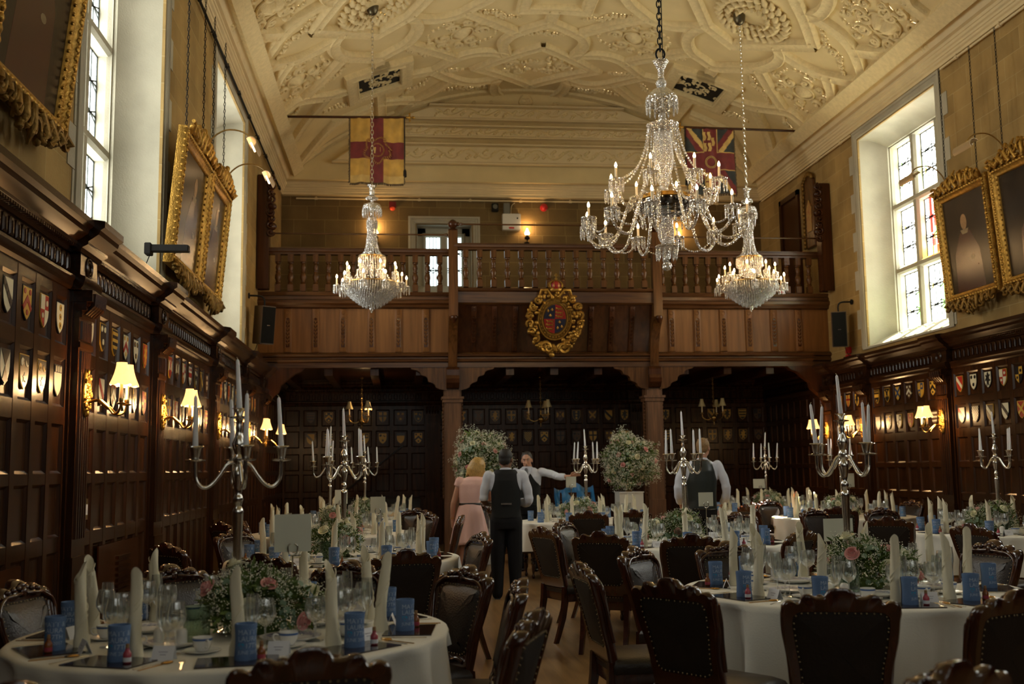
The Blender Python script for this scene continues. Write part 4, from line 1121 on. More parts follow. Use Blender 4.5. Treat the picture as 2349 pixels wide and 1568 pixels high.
# ---- gallery wall lamps
def wall_lamp(x, z, lb):
    t = thing('gallery_wall_lamp', lb, 'wall lamp', (x, YB-.01, z), 0, 'small lamps on the gallery wall')
    g = G(); g.lathe([(.05,-.02),(.05,0)], 14, (0,0,-.12)); g.tube([(0,0,-.12),(0,-.06,-.14),(0,-.10,-.10),(0,-.10,-.06)], .009, 7)
    g.lathe([(.015,-.09),(.05,-.07),(.055,-.04),(.03,-.01),(.035,.01)], 12, (0,-.10,0)); obj('lamp_bracket', g, M['black'], t, smooth=50)
    g = G(); g.lathe([(.02,.0),(.05,.03),(.055,.06),(.03,.10),(.018,.15)], 14, (0,-.10,0)); obj('lamp_glass', g, mat('lit frosted lamp glass', (1,.8,.5), .5, emit=(1,.62,.28), estr=9), t, smooth=60)
    point('gallery_lamp_light', (x, YB-.13, z+.20), 9)
wall_lamp(2.64,6.24,'small lit lamp on the gallery wall beside the white electrical box')
wall_lamp(5.85,6.20,'small lit lamp on the gallery wall behind the great chandelier')
wall_lamp(-.47,6.22,'small lit lamp on the gallery wall behind the piano-side chandelier')

# ---- gilt framed portraits
def painting(label, loc, rz, W, H, tilt=7, lamp=True, seed=1, chain=3.0, face=(0,.25), lampside=0, base=True, crest=True, lit=False):
    t = thing('framed_portrait', label, 'painting', loc, rz, 'gilt framed portraits hung on chains')
    t.rotation_euler = (R(tilt), 0, rz)
    fw = .13
    g = G()
    pr = [(0,-.02),(0,.05),(.02,.075),(.045,.06),(.075,.075),(.10,.045),(.12,.04),(.135,.02),(.135,-.02)]
    rows = []
    for a, d in pr:
        rows.append([(-W/2+a, -d, a), (W/2-a, -d, a), (W/2-a, -d, H-a), (-W/2+a, -d, H-a)])
    g.strip(rows, close_u=True)
    rr = random.Random(seed)
    for sx in (-1, 1):
        z = .06
        while z < H-.03: g.ell((sx*(W/2-.06), -.07, z), (.026,.018,.030), 6, 4); g.ell((sx*(W/2-.125), -.035, z+.03), (.012,.012,.014), 5, 4); g.ell((sx*(W/2-.01), -.05, z+.03), (.014,.018,.02), 5, 4); z += .064
    for z0 in (.06, H-.06):
        x = -W/2+.06
        while x < W/2-.03: g.ell((x, -.07, z0), (.030,.018,.026), 6, 4); x += .064
    obj('gilt_frame', g, M['gilt'], t, smooth=50)
    g = G(); g.add([(-W/2+.12,-.012,.12),(W/2-.12,-.012,.12),(W/2-.12,-.012,H-.12),(-W/2+.12,-.012,H-.12)], [(0,1,2,3)])
    cv = obj('canvas', g, M['canvas'], t, smooth=0, recalc=False)
    g = G(); fx, fz = face
    P = [(fx+.075*math.cos(a), H*.5+fz+.105*math.sin(a)) for a in [2*PI*i/18 for i in range(18)]]
    g.prism(P, .0125, .0135, lambda u, v, w: (u, -w, v)); obj('painted_face', g, M['flesh_paint'], cv, smooth=0)
    g = G(); g.prism([(fx-.10,H*.5+fz-.1),(fx+.10,H*.5+fz-.1),(fx+.06,H*.5+fz-.16),(fx-.06,H*.5+fz-.16)], .0125, .0132, lambda u, v, w: (u, -w, v))
    g.prism([(fx+.12+.05*math.cos(a), H*.36+.03*math.sin(a)) for a in [2*PI*i/12 for i in range(12)]], .0125, .0132, lambda u, v, w: (u, -w, v)); obj('painted_collar', g, M['cuff_paint'], cv, smooth=0)
    g = G(); g.prism([(fx-.34,.14),(fx+.34,.14),(fx+.30,H*.42),(fx+.12,H*.5+fz-.13),(fx-.12,H*.5+fz-.13),(fx-.30,H*.42)], .0122, .0127, lambda u, v, w: (u, -w, v)); obj('painted_robe', g, M['robe_paint'], cv, smooth=0)
    for up in (True, False):
        if (up and not crest) or (not up and not base): continue
        g2 = G(); z0 = H-.03 if up else .03; s = 1 if up else -1
        mm = lambda u, v, w: (u, -.055-w, z0+s*v)
        for k in range(-4, 5):
            L = W*.42; x = k*L/4; hg = .20*(1-abs(k)/5.2)+.04
            g2.tube([mm(x, 0, .02), mm(x+.05*(1 if k > 0 else -1), hg*.6, .06), mm(x, hg, .02)], [.034,.03,.01], 7)
            for q in range(3): g2.ell(mm(x+rr.uniform(-.06,.06), rr.uniform(.02,hg), .03), (rr.uniform(.02,.04), .03, rr.uniform(.02,.045)), 7, 5)
            P = []
            for j in range(12):
                tt = j/11; a = k+tt*2*PI*1.2*(1 if k % 2 else -1); r = .075*(1-.8*tt)
                P.append(mm(x+r*math.cos(a), hg*.55+r*math.sin(a), .05))
            g2.tube(P, [.02*(1-.5*j/11) for j in range(12)], 6)
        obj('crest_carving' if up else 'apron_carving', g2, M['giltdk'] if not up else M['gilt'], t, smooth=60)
    if lamp:
        g = G(); P = catmull([(lampside,.0,H),(lampside,-.05,H+.22),(lampside,-.20,H+.36),(lampside,-.40,H+.36),(lampside,-.52,H+.26)])
        g.tube(P, .009, 7)
        la = obj('picture_lamp', g, M['brass'], t, smooth=60)
        g = G(); n = 8
        sec = [(-.52+.065*math.cos(a), H+.2+.065*math.sin(a)) for a in [R(35)+R(190)*i/n for i in range(n+1)]]
        sec2 = [(-.52+.058*math.cos(a), H+.2+.058*math.sin(a)) for a in [R(35)+R(190)*i/n for i in range(n+1)]][::-1]
        g.prism(sec+sec2, lampside-.2, lampside+.2, lambda u, v, w: (w, u, v)); obj('lamp_trough', g, M['lampm'], la, smooth=40)
        g = G(); g.tube([(lampside-.15,-.52,H+.2),(lampside+.15,-.52,H+.2)], .010, 8); obj('lamp_tube', g, M['tube'] if lit else M['cream'], la)
    # hanging chains run plumb to the picture rail
    for sx in (-1, 1):
        g = G(); top = chain; tn = math.tan(R(tilt))
        for i in range(int((top-H)/.045)):
            z = H-.06+i*.045; y = .0
            g.tube([(sx*W*.30+.010*(i % 2)*math.cos(q*PI/3), (z-H+.06)*tn+.010*((i+1) % 2)*math.cos(q*PI/3), z+.028*math.sin(q*PI/3)) for q in range(6)], .0042, 4, closed=True)
        obj('hanging_chain', g, M['black'], t, smooth=60)
    return t
M['lampm'] = mat('beige lamp housing', (.42,.30,.16), .4, metal=.3)
M['tube'] = mat('lit picture tube', (1,.8,.5), .5, emit=(1,.66,.34), estr=12)

painting('large dark gilt framed portrait cropped by the upper corner above the front sconce', (XL+.10, 6.42, 3.66), R(90), 1.36, 1.75, 6, lamp=False, seed=1, chain=3.3, crest=True)
painting('gilt framed portrait with crest, front one of the pair between the piano-side windows', (XL+.12, 11.08, 3.50), R(90), 1.50, 1.38, 5, seed=2, chain=3.4, face=(.2,.3), lampside=.45, lit=True)
painting('gilt framed portrait with crest, rear one of the pair between the piano-side windows', (XL+.12, 12.50, 3.50), R(90), 1.28, 1.38, 5, seed=3, chain=3.4, face=(.1,.3), lampside=.35, lit=True)
painting('gilt framed portrait with a pale face beside the sunny leaded window', (XR-.09, 12.98, 3.60), R(-90), 1.30, 1.54, 4, seed=4, chain=3.4, face=(-.05,.28), lampside=-.35)
painting('gilt framed dark portrait beside the pale-faced one, cut by the picture edge', (XR-.09, 11.60, 3.60), R(-90), 1.30, 1.54, 4, seed=5, chain=3.4, face=(.1,.2), lampside=-.3)

# picture rails (rods on hooks)
for nm, mp, y0, y1, mt, d, lb in (('a', mpL, -3, 20.6, M['black'], .05, 'dark iron picture rail along the piano-side cornice'), ('b', mpR, -3, 13.6, M['plcornice'], .05, 'cream picture rail rod on the window-side wall before the leaded window'), ('c', mpR, 16.6, 21.0, M['plcornice'], .05, 'short cream picture rail rod between the leaded window and gallery end'), ('d', mpB, XL+.3, XR-.2, M['plcornice'], .05, 'cream rod across the gallery end wall under the cornice')):
    t = thing('picture_rail', lb, 'picture rail', mp(y0, 6.985, 0))
    o = Vector(mp(y0, 6.985, 0)); g = G()
    g.tube([Vector(mp(y0, 6.985, d))-o, Vector(mp(y1, 6.985, d))-o], .017, 8); obj('rod', g, mt, t, smooth=60)
    g = G(); s = y0+.4
    while s < y1:
        g.tube([Vector(mp(s-.03, 6.985, d))-o, Vector(mp(s+.03, 6.985, d))-o], .027, 8)
        g.tube([Vector(mp(s, 6.985, d))-o, Vector(mp(s, 7.03, d+.01))-o, Vector(mp(s, 7.03, .0))-o], .008, 6); s += 1.05
    obj('hook', g, mt, t, smooth=60)

# loudspeakers on bent brackets
def speaker(lb, loc, rz, wallside):
    t = thing('wall_speaker', lb, 'loudspeaker', loc, 0, 'wall loudspeakers')
    R3 = Matrix.Rotation(rz, 4, 'Z') @ Matrix.Rotation(R(6), 4, 'X')
    g = G(); g.T = R3; g.box(-.125,.125,-.12,.12,-.30,.30); obj('cabinet', g, mat('brown speaker cabinet', (.07,.04,.018), .5), t, smooth=0, bevel=.008)
    g = G(); g.T = R3; g.box(-.112,.112,-.128,-.118,-.285,.285); obj('grille', g, mat('black speaker cloth', (.006,.006,.006), .9, spec=.1), t, smooth=0)
    g = G(); g.T = R3; g.box(-.025,.025,-.131,-.127,-.01,.0); obj('badge', g, M['silver'], t, smooth=0)
    g = G(); w = wallside
    g.tube(catmull([(w*.0,0,.28),(0,0,.40),(w*.05,.0,.46),(w*.16,.0,.47),(w*.24,0,.47)]), .014, 8)
    g.lathe([(.045,-.01),(.045,.01)], 12); nv = 24
    g.v[-nv:] = [(w*.24+z, y, .47+x) for x, y, z in g.v[-nv:]]
    obj('bracket', g, M['black'], t, smooth=50)
    g = G(); g.tube(catmull([(w*.1,.05,-.25),(w*.14,.06,-.38),(w*.2,.05,-.46)]), .005, 6); obj('cable', g, M['black'], t)
speaker('brown and black loudspeaker on a bracket before the piano-side gallery end', (XL+.265, 16.75, 3.76), R(38), -1)
speaker('black loudspeaker on a bent bracket between the leaded window and gallery end', (XR-.265, 16.95, 3.72), R(-22), 1)
# fire alarm box, sounders, electrics
t = thing('fire_alarm_box', 'red fire alarm box fixed under the window-side loudspeaker', 'alarm', (XR-.005, 17.15, 3.31))
g = G(); g.box(-.055,0,-.07,.07,.02,.13); g.box(-.07,0,-.055,.055,-.13,0); obj('case', g, M['red'], t, smooth=0, bevel=.008)
g = G(); g.ell((-.075,.0,-.06), (.012,.035,.035), 10, 6); obj('sounder', g, M['red'], t, smooth=60)
for x, z, lb in ((-.13,6.83,'small red alarm beacon high on the gallery wall above the piano-side bay'),):
    t = thing('wall_mounted_beacon', lb, 'alarm', (x, YB-.005, z)); g = G(); g.box(-.07,.07,-.05,0,-.02,.11); obj('case', g, mat('dark red plastic', (.2,.01,.01), .4), t, smooth=0, bevel=.006)
    g = G(); g.ell((0,-.05,-.04), (.055,.05,.04), 12, 8); obj('lens', g, mat('glowing red lens', (.6,.03,.01), .3, emit=(1,.10,.02), estr=.25), t, smooth=60)
t = thing('wall_mounted_sounder', 'round red alarm sounder on the gallery wall above the small lamp', 'alarm', (3.01, YB-.005, 6.86))
g = G(); g.lathe([(.08,0),(.08,.04),(.055,.05)], 18); g.v = [(x,-z,y) for x,y,z in g.v]; obj('base_ring', g, M['red'], t, smooth=40)
g = G(); g.ell((0,-.06,0), (.06,.05,.06), 14, 8); obj('dome', g, M['red'], t, smooth=60)
t = thing('wall_mounted_camera', 'small black security camera on the gallery wall beside the grey conduit box', 'camera', (1.98, YB-.001, 6.85))  # security camera; its lens gives no light
g = G(); g.box(-.07,.07,-.13,-.02,-.10,.07); g.box(-.03,.03,-.03,0,.0,.10); obj('housing', g, M['black'], t, smooth=0, bevel=.01)
g = G(); g.lathe([(.05,0),(.05,.02)], 14); g.v = [(x,-.13-z,y-.01) for x,y,z in g.v]; obj('lens', g, mat('dim lens glass', (.12,.12,.10), .2), t)
t = thing('wall_mounted_electrical_box', 'white metal electrical box with a red label on the gallery wall', 'box', (2.32, YB-.001, 6.53))
g = G(); g.box(-.19,.19,-.13,0,-.17,.17); obj('case', g, mat('white painted steel', (.72,.70,.62), .4), t, smooth=0, bevel=.01)
g = G(); g.box(-.06,.05,-.134,-.13,-.15,-.115); obj('warning_sticker', g, M['red'], t, smooth=0)
g = G(); g.ell((.12,-.135,.07), (.016,.01,.02), 8, 6); obj('lock', g, M['black'], t)
g = G(); g.box(-.16,-.03,-.10,0,.18,.40); obj('conduit_box', g, mat('grey steel', (.16,.16,.13), .5), t, smooth=0, bevel=.008)
g = G(); g.tube(catmull([(.0,-.03,.17),(.0,-.03,.30),(.03,-.03,.38),(.08,-.02,.42)]), .006, 6); obj('cable', g, M['cream'], t)
t = thing('wall_spotlight', 'small black box lamp fixed below the piano-side portraits', 'lamp', (XL+.01, 10.02, 3.55))
g = G(); g.box(0,.06,-.06,.06,-.05,.06); g.box(.05,.40,-.045,.045,-.02,.045); obj('housing', g, M['black'], t, smooth=0, bevel=.006)
g = G(); g.tube(catmull([(.05,0,-.02),(.03,-.05,-.12),(.02,-.15,-.22),(.015,-.16,-.31)]), .005, 6); obj('cable', g, M['black'], t)
t = thing('light_switch', 'brass light switch plate with white rocker on the piano-side panelling', 'switch', (XL+.104, 8.03, 1.21))
g = G(); g.box(-.002,.006,-.055,.055,-.075,.075); obj('plate', g, M['brass'], t, smooth=0)
g = G(); g.box(.006,.012,-.025,.03,-.04,.035); obj('rocker', g, M['white'], t, smooth=0)

# ---- regimental colours on poles
FM = dict(cr=mat('faded crimson silk', (.14,.010,.010), .7, sheen=.3, var=.2, vscale=9), go=mat('old gold silk', (.47,.27,.045), .65, sheen=.3, var=.25, vscale=5), na=mat('faded navy silk', (.025,.030,.030), .7, var=.3, vscale=7), cm=mat('cream silk stripe', (.50,.33,.10), .7, var=.2, vscale=8), fr=mat('dark fringe', (.10,.065,.03), .8, var=.4, vscale=60))
def flag(label, loc, wd, ht, flip, design, L):
    t = thing('hanging_flag', label, 'flag', loc)
    s = flip
    g = G(); g.tube([(s*(wd+.02),0,.02),(-s*(L-wd),0,-.01)], .022, 10); obj('flag_pole', g, M['galdark'], t, smooth=60)
    g = G(); g.tube([(-s*(L-wd),0,-.01),(-s*(L-wd+.3),0,-.012)], .012, 8); obj('pole_socket', g, M['brass'], t)
    g = G(); g.lathe([(.01,0),(.03,.02),(.02,.05),(.035,.07),(.014,.11),(.03,.14),(.004,.18)], 10); g.v = [(s*(wd+.02+z), x, .02+y) for x, y, z in g.v]; g.box(s*(wd+.1)-.015, s*(wd+.1)+.015, -.015,.015,-.06,.10); obj('finial', g, M['gilt'], t, smooth=60)
    NX, NY = 60, 70
    def P(u, v):   # u across 0..1, v down 0..1
        fold = .020*math.sin(u*17+1)*(.3+v) + .012*math.sin(u*31+v*5)
        return (s*u*wd, fold-.03*v, -v*ht+.012*math.sin(u*5)*v - .03*(1-u)*v*0)
    mats = list(FM.values()); keys = list(FM)
    g = G(); g.add([P(i/NX, j/NY) for j in range(NY+1) for i in range(NX+1)], [])
    fs = []; ms = []
    for j in range(NY):
        for i in range(NX):
            b = j*(NX+1)+i; fs.append((b, b+1, b+NX+2, b+NX+1)); ms.append(keys.index(design((i+.5)/NX, (j+.5)/NY)))
    g.f = fs; g.m = ms
    fl = obj('flag_cloth', g, mats, t, smooth=180, recalc=False)
    g = G(); rr = random.Random(4)
    for i in range(90):
        for (u, v, dx, dz) in ((i/90, 1, 0, -.04), (0 if s > 0 else 1, i/90, -.03, -.012), (1 if s > 0 else 0, i/90, .012, -.03)):
            p = P(u if s > 0 else u, v); g.tube([p, (p[0]+dx+rr.uniform(-.008,.008), p[1]-.004, p[2]+dz)], .006, 4)
    obj('fringe', g, FM['fr'], t, smooth=0)
    g = G(); g.tube([(s*(wd+.01),-.02,0),(s*(wd+.015),-.03,-.5),(s*(wd+.012),-.03,-.92)], .008, 6); g.lathe([(.012,0),(.03,-.04),(.035,-.14),(.02,-.15)], 10, (s*(wd+.012),-.03,-.92)); obj('tassel', g, FM['cr'] if False else M['black'], t, smooth=50)
    return t, P, fl
def des1(u, v):
    if abs(u-.49) < .125 or abs(v-.50) < .125: return 'cr'
    return 'go' if v < .88 else 'cm'
def des2(u, v):
    x, y = u-.5, v-.5
    if abs(x) < .135 or abs(y) < .125: return 'cr'
    if abs(x) < .155 or abs(y) < .14: return 'cm'
    d = abs(x)/.5; e = abs(y)/.5
    k = d-e if x*y > 0 else e-d
    if abs(d-e) < .24: return ('cm' if k > .02 else 'cr')
    return 'na'
t, P, fl = flag('yellow flag with a dark red cross and wreath badge hanging from a pole', (-.84, YG, 7.60), .93, 1.18, 1, des1, 2.12)
g = G()
def onf(u, v, P=P): p = P(u, v); return (p[0], p[1]-.012, p[2])
for i in range(46):
    a = 2*PI*i/46; r = .21+.03*math.sin(i*7); g.tube([onf(.5+r*math.cos(a), .5+r*.8*math.sin(a)), onf(.5+(r+.045)*math.cos(a+.1), .5+(r+.045)*.8*math.sin(a+.1))], [.014,.004], 5)
for r in (.115,.13): g.tube([onf(.5+r*math.cos(q*PI/16), .5+r*.8*math.sin(q*PI/16)) for q in range(32)], .005, 5, closed=True)
obj('embroidered_wreath', g, mat('dull gold thread', (.30,.13,.035), .7, var=.4, vscale=30), fl, smooth=60)
g = G(); a, b = onf(.44,.455), onf(.56,.545); g.box(a[0], b[0], a[1]-.004, a[1]+.002, b[2], a[2]); obj('badge_panel', g, FM['cm'], fl, smooth=0)
t, P, fl = flag('red, white and dark blue crossed flag with gold scroll battle honours on a pole', (6.06, YG, 7.53), .90, 1.22, -1, des2, 2.27)
g = G()
def onf(u, v, P=P): p = P(u, v); return (p[0], p[1]-.014, p[2])
for u, v in ((.62,.12),(.53,.12),(.61,.29),(.52,.29),(.44,.20),(.60,.75),(.52,.75),(.60,.9)):
    pts = [onf(u+.012*math.sin(q*1.3), v-.065+.13*q/6) for q in range(7)]
    rows = [[(p[0]-.028, p[1], p[2]), (p[0]+.028, p[1], p[2])] for p in pts]; g.strip(rows)
for r in (.10,.125): g.tube([onf(.5+r*math.cos(q*PI/12), .52+r*.72*math.sin(q*PI/12)) for q in range(24)], .006, 5, closed=True)
obj('battle_honour_scroll', g, FM['cm'], fl, smooth=60)
# ---------------------------------------------------------------- crystal chandeliers
def prism_drop(g, c, L, r=.009, seg=5):
    g.lathe([(.002,0),(r*.7,-.008),(r,-.25*L),(r*.8,-.82*L),(.001,-L)], seg, c)
def beads(g, P, r, step):
    """beads strung along polyline P"""
    acc = 0; last = Vector(P[0]); g.ell(P[0], (r,r,r*1.1), 6, 4)
    for q in P[1:]:
        q = Vector(q); d = q-last; L = d.length
        if L < 1e-6: continue
        x = step-acc
        while x <= L:
            g.ell(last+d*(x/L), (r,r,r*1.1), 6, 4); x += step
        acc = L-(x-step); last = q
def sag(a, b, k, n=10):
    a = Vector(a); b = Vector(b)
    return [a.lerp(b, i/n)-Vector((0,0,k*4*(i/n)*(1-i/n))) for i in range(n+1)]
def chain(g, z0, z1, r=.022, L=.085):
    n = max(1, int((z1-z0)/(L*.72)))
    for i in range(n):
        zc = z0+(i+.5)*(z1-z0)/n; P = []
        for q in range(10):
            a = 2*PI*q/10; u = r*math.cos(a); P.append((u, 0, zc+L*.5*math.sin(a)) if i % 2 else (0, u, zc+L*.5*math.sin(a)))
        g.tube(P, r*.28, 5, closed=True)
def candle_arm(t, a, r0, z0, r1, z1, dip, cup=.07, nd=10, pl=.10, ch=.115, bs=1.0, bm='bulb', tr=.012):
    c, s = math.cos(a), math.sin(a)
    rad = [r0, r0+(r1-r0)*.22, r0+(r1-r0)*.5, r0+(r1-r0)*.78, r1-.012, r1, r1]
    zz = [z0, z0+.05, min(z0, z1)-dip*.75, min(z0, z1)-dip, z1-dip*.55, z1-.05, z1-.01]
    g = G(); g.tube(catmull([(x*c, x*s, z) for x, z in zip(rad, zz)], 4), tr, 7)
    arm = obj('candle_arm', g, M['crystal'], t, smooth=60)
    o = (r1*c, r1*s, z1)
    g = G(); g.lathe([(.012,-.02),(.03,-.015),(cup,.0),(cup*1.03,.012),(cup*.92,.014),(.02,.01),(.022,.03),(.018,.034)], 14, o, flute=14, fa=.04); obj('drip_pan', g, M['crystal'], arm, smooth=40)
    g = G()
    for i in range(nd):
        b = 2*PI*i/nd; prism_drop(g, (o[0]+cup*.93*math.cos(b), o[1]+cup*.93*math.sin(b), o[2]-.002), pl)
        g.ell((o[0]+cup*.93*math.cos(b), o[1]+cup*.93*math.sin(b), o[2]+.006), (.008,.008,.008), 6, 4)
    obj('prism_fringe', g, M['crystalb'], arm, smooth=20)
    g = G(); g.lathe([(.0125*bs**.5,.02),(.0125*bs**.5,ch)], 10, o); obj('candle_tube', g, M['cream'], arm, smooth=50)
    g = G(); g.lathe([(r*bs*.78, z*bs*.80) for r, z in bulb_prof(1.0)], 10, (o[0], o[1], o[2]+ch)); obj('bulb', g, M[bm], arm, smooth=60)
    return arm
big = thing('crystal_chandelier', 'largest crystal chandelier with two tiers of lit candle arms and a ball finial', 'chandelier', (XC, 10.047, 0), 0, 'crystal chandeliers')
g = G(); chain(g, 5.66, 9.22, .024, .09)
g.tube([(.045*math.cos(q*PI/6), 0, 5.62+.06*math.sin(q*PI/6)) for q in range(12)], .011, 6, closed=True)
g.tube([(.03,.02,5.6),(.035,.02,7.2),(.03,.02,9.2)], .005, 5); obj('hanging_chain', g, M['black'], big, smooth=60)
g = G(); g.lathe([(.05,9.14),(.11,9.20),(.12,9.23)], 16); obj('ceiling_rose', g, M['black'], big, smooth=50)
def cz(prof, mt, nm='crystal_stem', seg=18, fl=0, fa=0):
    g = G(); g.lathe(prof, seg, flute=fl, fa=fa); return obj(nm, g, mt, big, smooth=50)
cz([(.025,5.44),(.05,5.49),(.075,5.54),(.08,5.55),(.07,5.548),(.03,5.49),(.028,5.38),(.03,5.36)], M['crystal'], 'flared_cup', 18, 6, .08)
cz([(.02,5.36),(.045,5.34),(.055,5.31),(.045,5.275),(.02,5.26)], M['crystalb'], 'cut_ball', 12)
cz([(.03,5.26),(.06,5.255),(.09,5.24),(.115,5.21),(.16,5.17),(.165,5.12),(.15,5.09),(.14,5.085),(.155,5.12),(.11,5.20),(.05,5.24)], M['crystal'], 'upper_canopy', 20)
cz([(.03,5.25),(.028,5.05),(.08,5.04),(.085,5.02),(.03,5.0),(.04,4.98),(.045,4.90),(.03,4.86)], M['crystal'], seg=14)
cz([(.03,4.86),(.15,4.865),(.165,4.88),(.16,4.86),(.13,4.83),(.06,4.82),(.03,4.81)], M['crystal'], 'beaded_disc', 24)
cz([(.03,4.82),(.08,4.80),(.085,4.70),(.095,4.62),(.10,4.52),(.085,4.42),(.05,4.36),(.04,4.34),(.055,4.31),(.05,4.27),(.035,4.24),(.04,4.12)], M['crystalb'], 'crystal_column', 14, 7, .06)
cz([(.275,4.085),(.285,4.09),(.285,4.125),(.275,4.13)], M['gilt'], 'gilt_ring', 36)
cz([(.28,4.08),(.27,4.02),(.22,3.965),(.13,3.94),(.05,3.93),(.05,3.95),(.13,3.96),(.2,3.99),(.25,4.03),(.265,4.08)], thin_glass('dark blue cut bowl', (.25,.27,.30), .1, .9, .3), 'glass_bowl', 28, 14, .02)
cz([(.03,3.95),(.05,3.93),(.03,3.90),(.06,3.86),(.08,3.80),(.08,3.73),(.06,3.68),(.035,3.65),(.03,3.64)], M['crystalb'], 'lower_vase', 16, 8, .05)
cz([(.03,3.64),(.10,3.64),(.115,3.625),(.105,3.61),(.03,3.60),(.03,3.50),(.02,3.485)], M['crystal'], 'lower_canopy', 18)
g = G(); g.ell((0,0,3.433), .05, 18, 12); g.lathe([(.02,3.50),(.03,3.49),(.012,3.475)], 10); obj('ball_finial', g, M['crystal'], big, smooth=60)
g = G()
for i in range(14):
    b = 2*PI*i/14; prism_drop(g, (.155*math.cos(b), .155*math.sin(b), 5.12), .13, .013); g.ell((.155*math.cos(b), .155*math.sin(b), 5.13), (.011,)*3, 6, 4)
obj('upper_prism_fringe', g, M['crystalb'], big, smooth=20)
g = G()
for i in range(12):
    b = 2*PI*i/12+.1; prism_drop(g, (.10*math.cos(b), .10*math.sin(b), 3.61), .12, .012)
obj('lower_prism_fringe', g, M['crystalb'], big, smooth=20)
NL, NU2 = 12, 8
for i in range(NL):
    a = 2*PI*i/NL+.12; c, s = math.cos(a), math.sin(a)
    candle_arm(big, a, .22, 4.06, .80, 3.88, .20, tr=.016, cup=.075, nd=10, pl=.115)
    g = G(); P = sag((.80*c,.80*s,3.85), (.80*math.cos(a+2*PI/NL), .80*math.sin(a+2*PI/NL), 3.85), .14, 12); beads(g, P, .0095, .024)
    obj('bead_swag', g, M['crystalb'], big, smooth=60)
for i in range(NU2):
    a = 2*PI*i/NU2+.30; c, s = math.cos(a), math.sin(a)
    candle_arm(big, a, .16, 4.12, .55, 4.25, .10, tr=.015, cup=.075, nd=10, pl=.12, ch=.13)
    g = G(); beads(g, catmull([(.15*c,.15*s,4.85),(.20*c,.20*s,4.62),(.30*c,.30*s,4.42),(.44*c,.44*s,4.30),(.52*c,.52*s,4.27)], 6), .013, .030); obj('bead_string', g, M['crystalb'], big, smooth=60)
    g = G(); beads(g, catmull([(.14*math.cos(a+.39),.14*math.sin(a+.39),4.85),(.16*math.cos(a+.39),.16*math.sin(a+.39),4.6),(.22*math.cos(a+.39),.22*math.sin(a+.39),4.42),(.28*math.cos(a+.39),.28*math.sin(a+.39),4.25)], 6), .012, .028); obj('bead_string', g, M['crystalb'], big, smooth=60)
g = G()
for i in range(22):
    b = 2*PI*i/22; beads(g, [(.27*math.cos(b), .27*math.sin(b), 4.07), (.24*math.cos(b), .24*math.sin(b), 3.90)], .008, .022); prism_drop(g, (.24*math.cos(b), .24*math.sin(b), 3.90), .07, .010)
obj('drop_curtain', g, M['crystalb'], big, smooth=20)

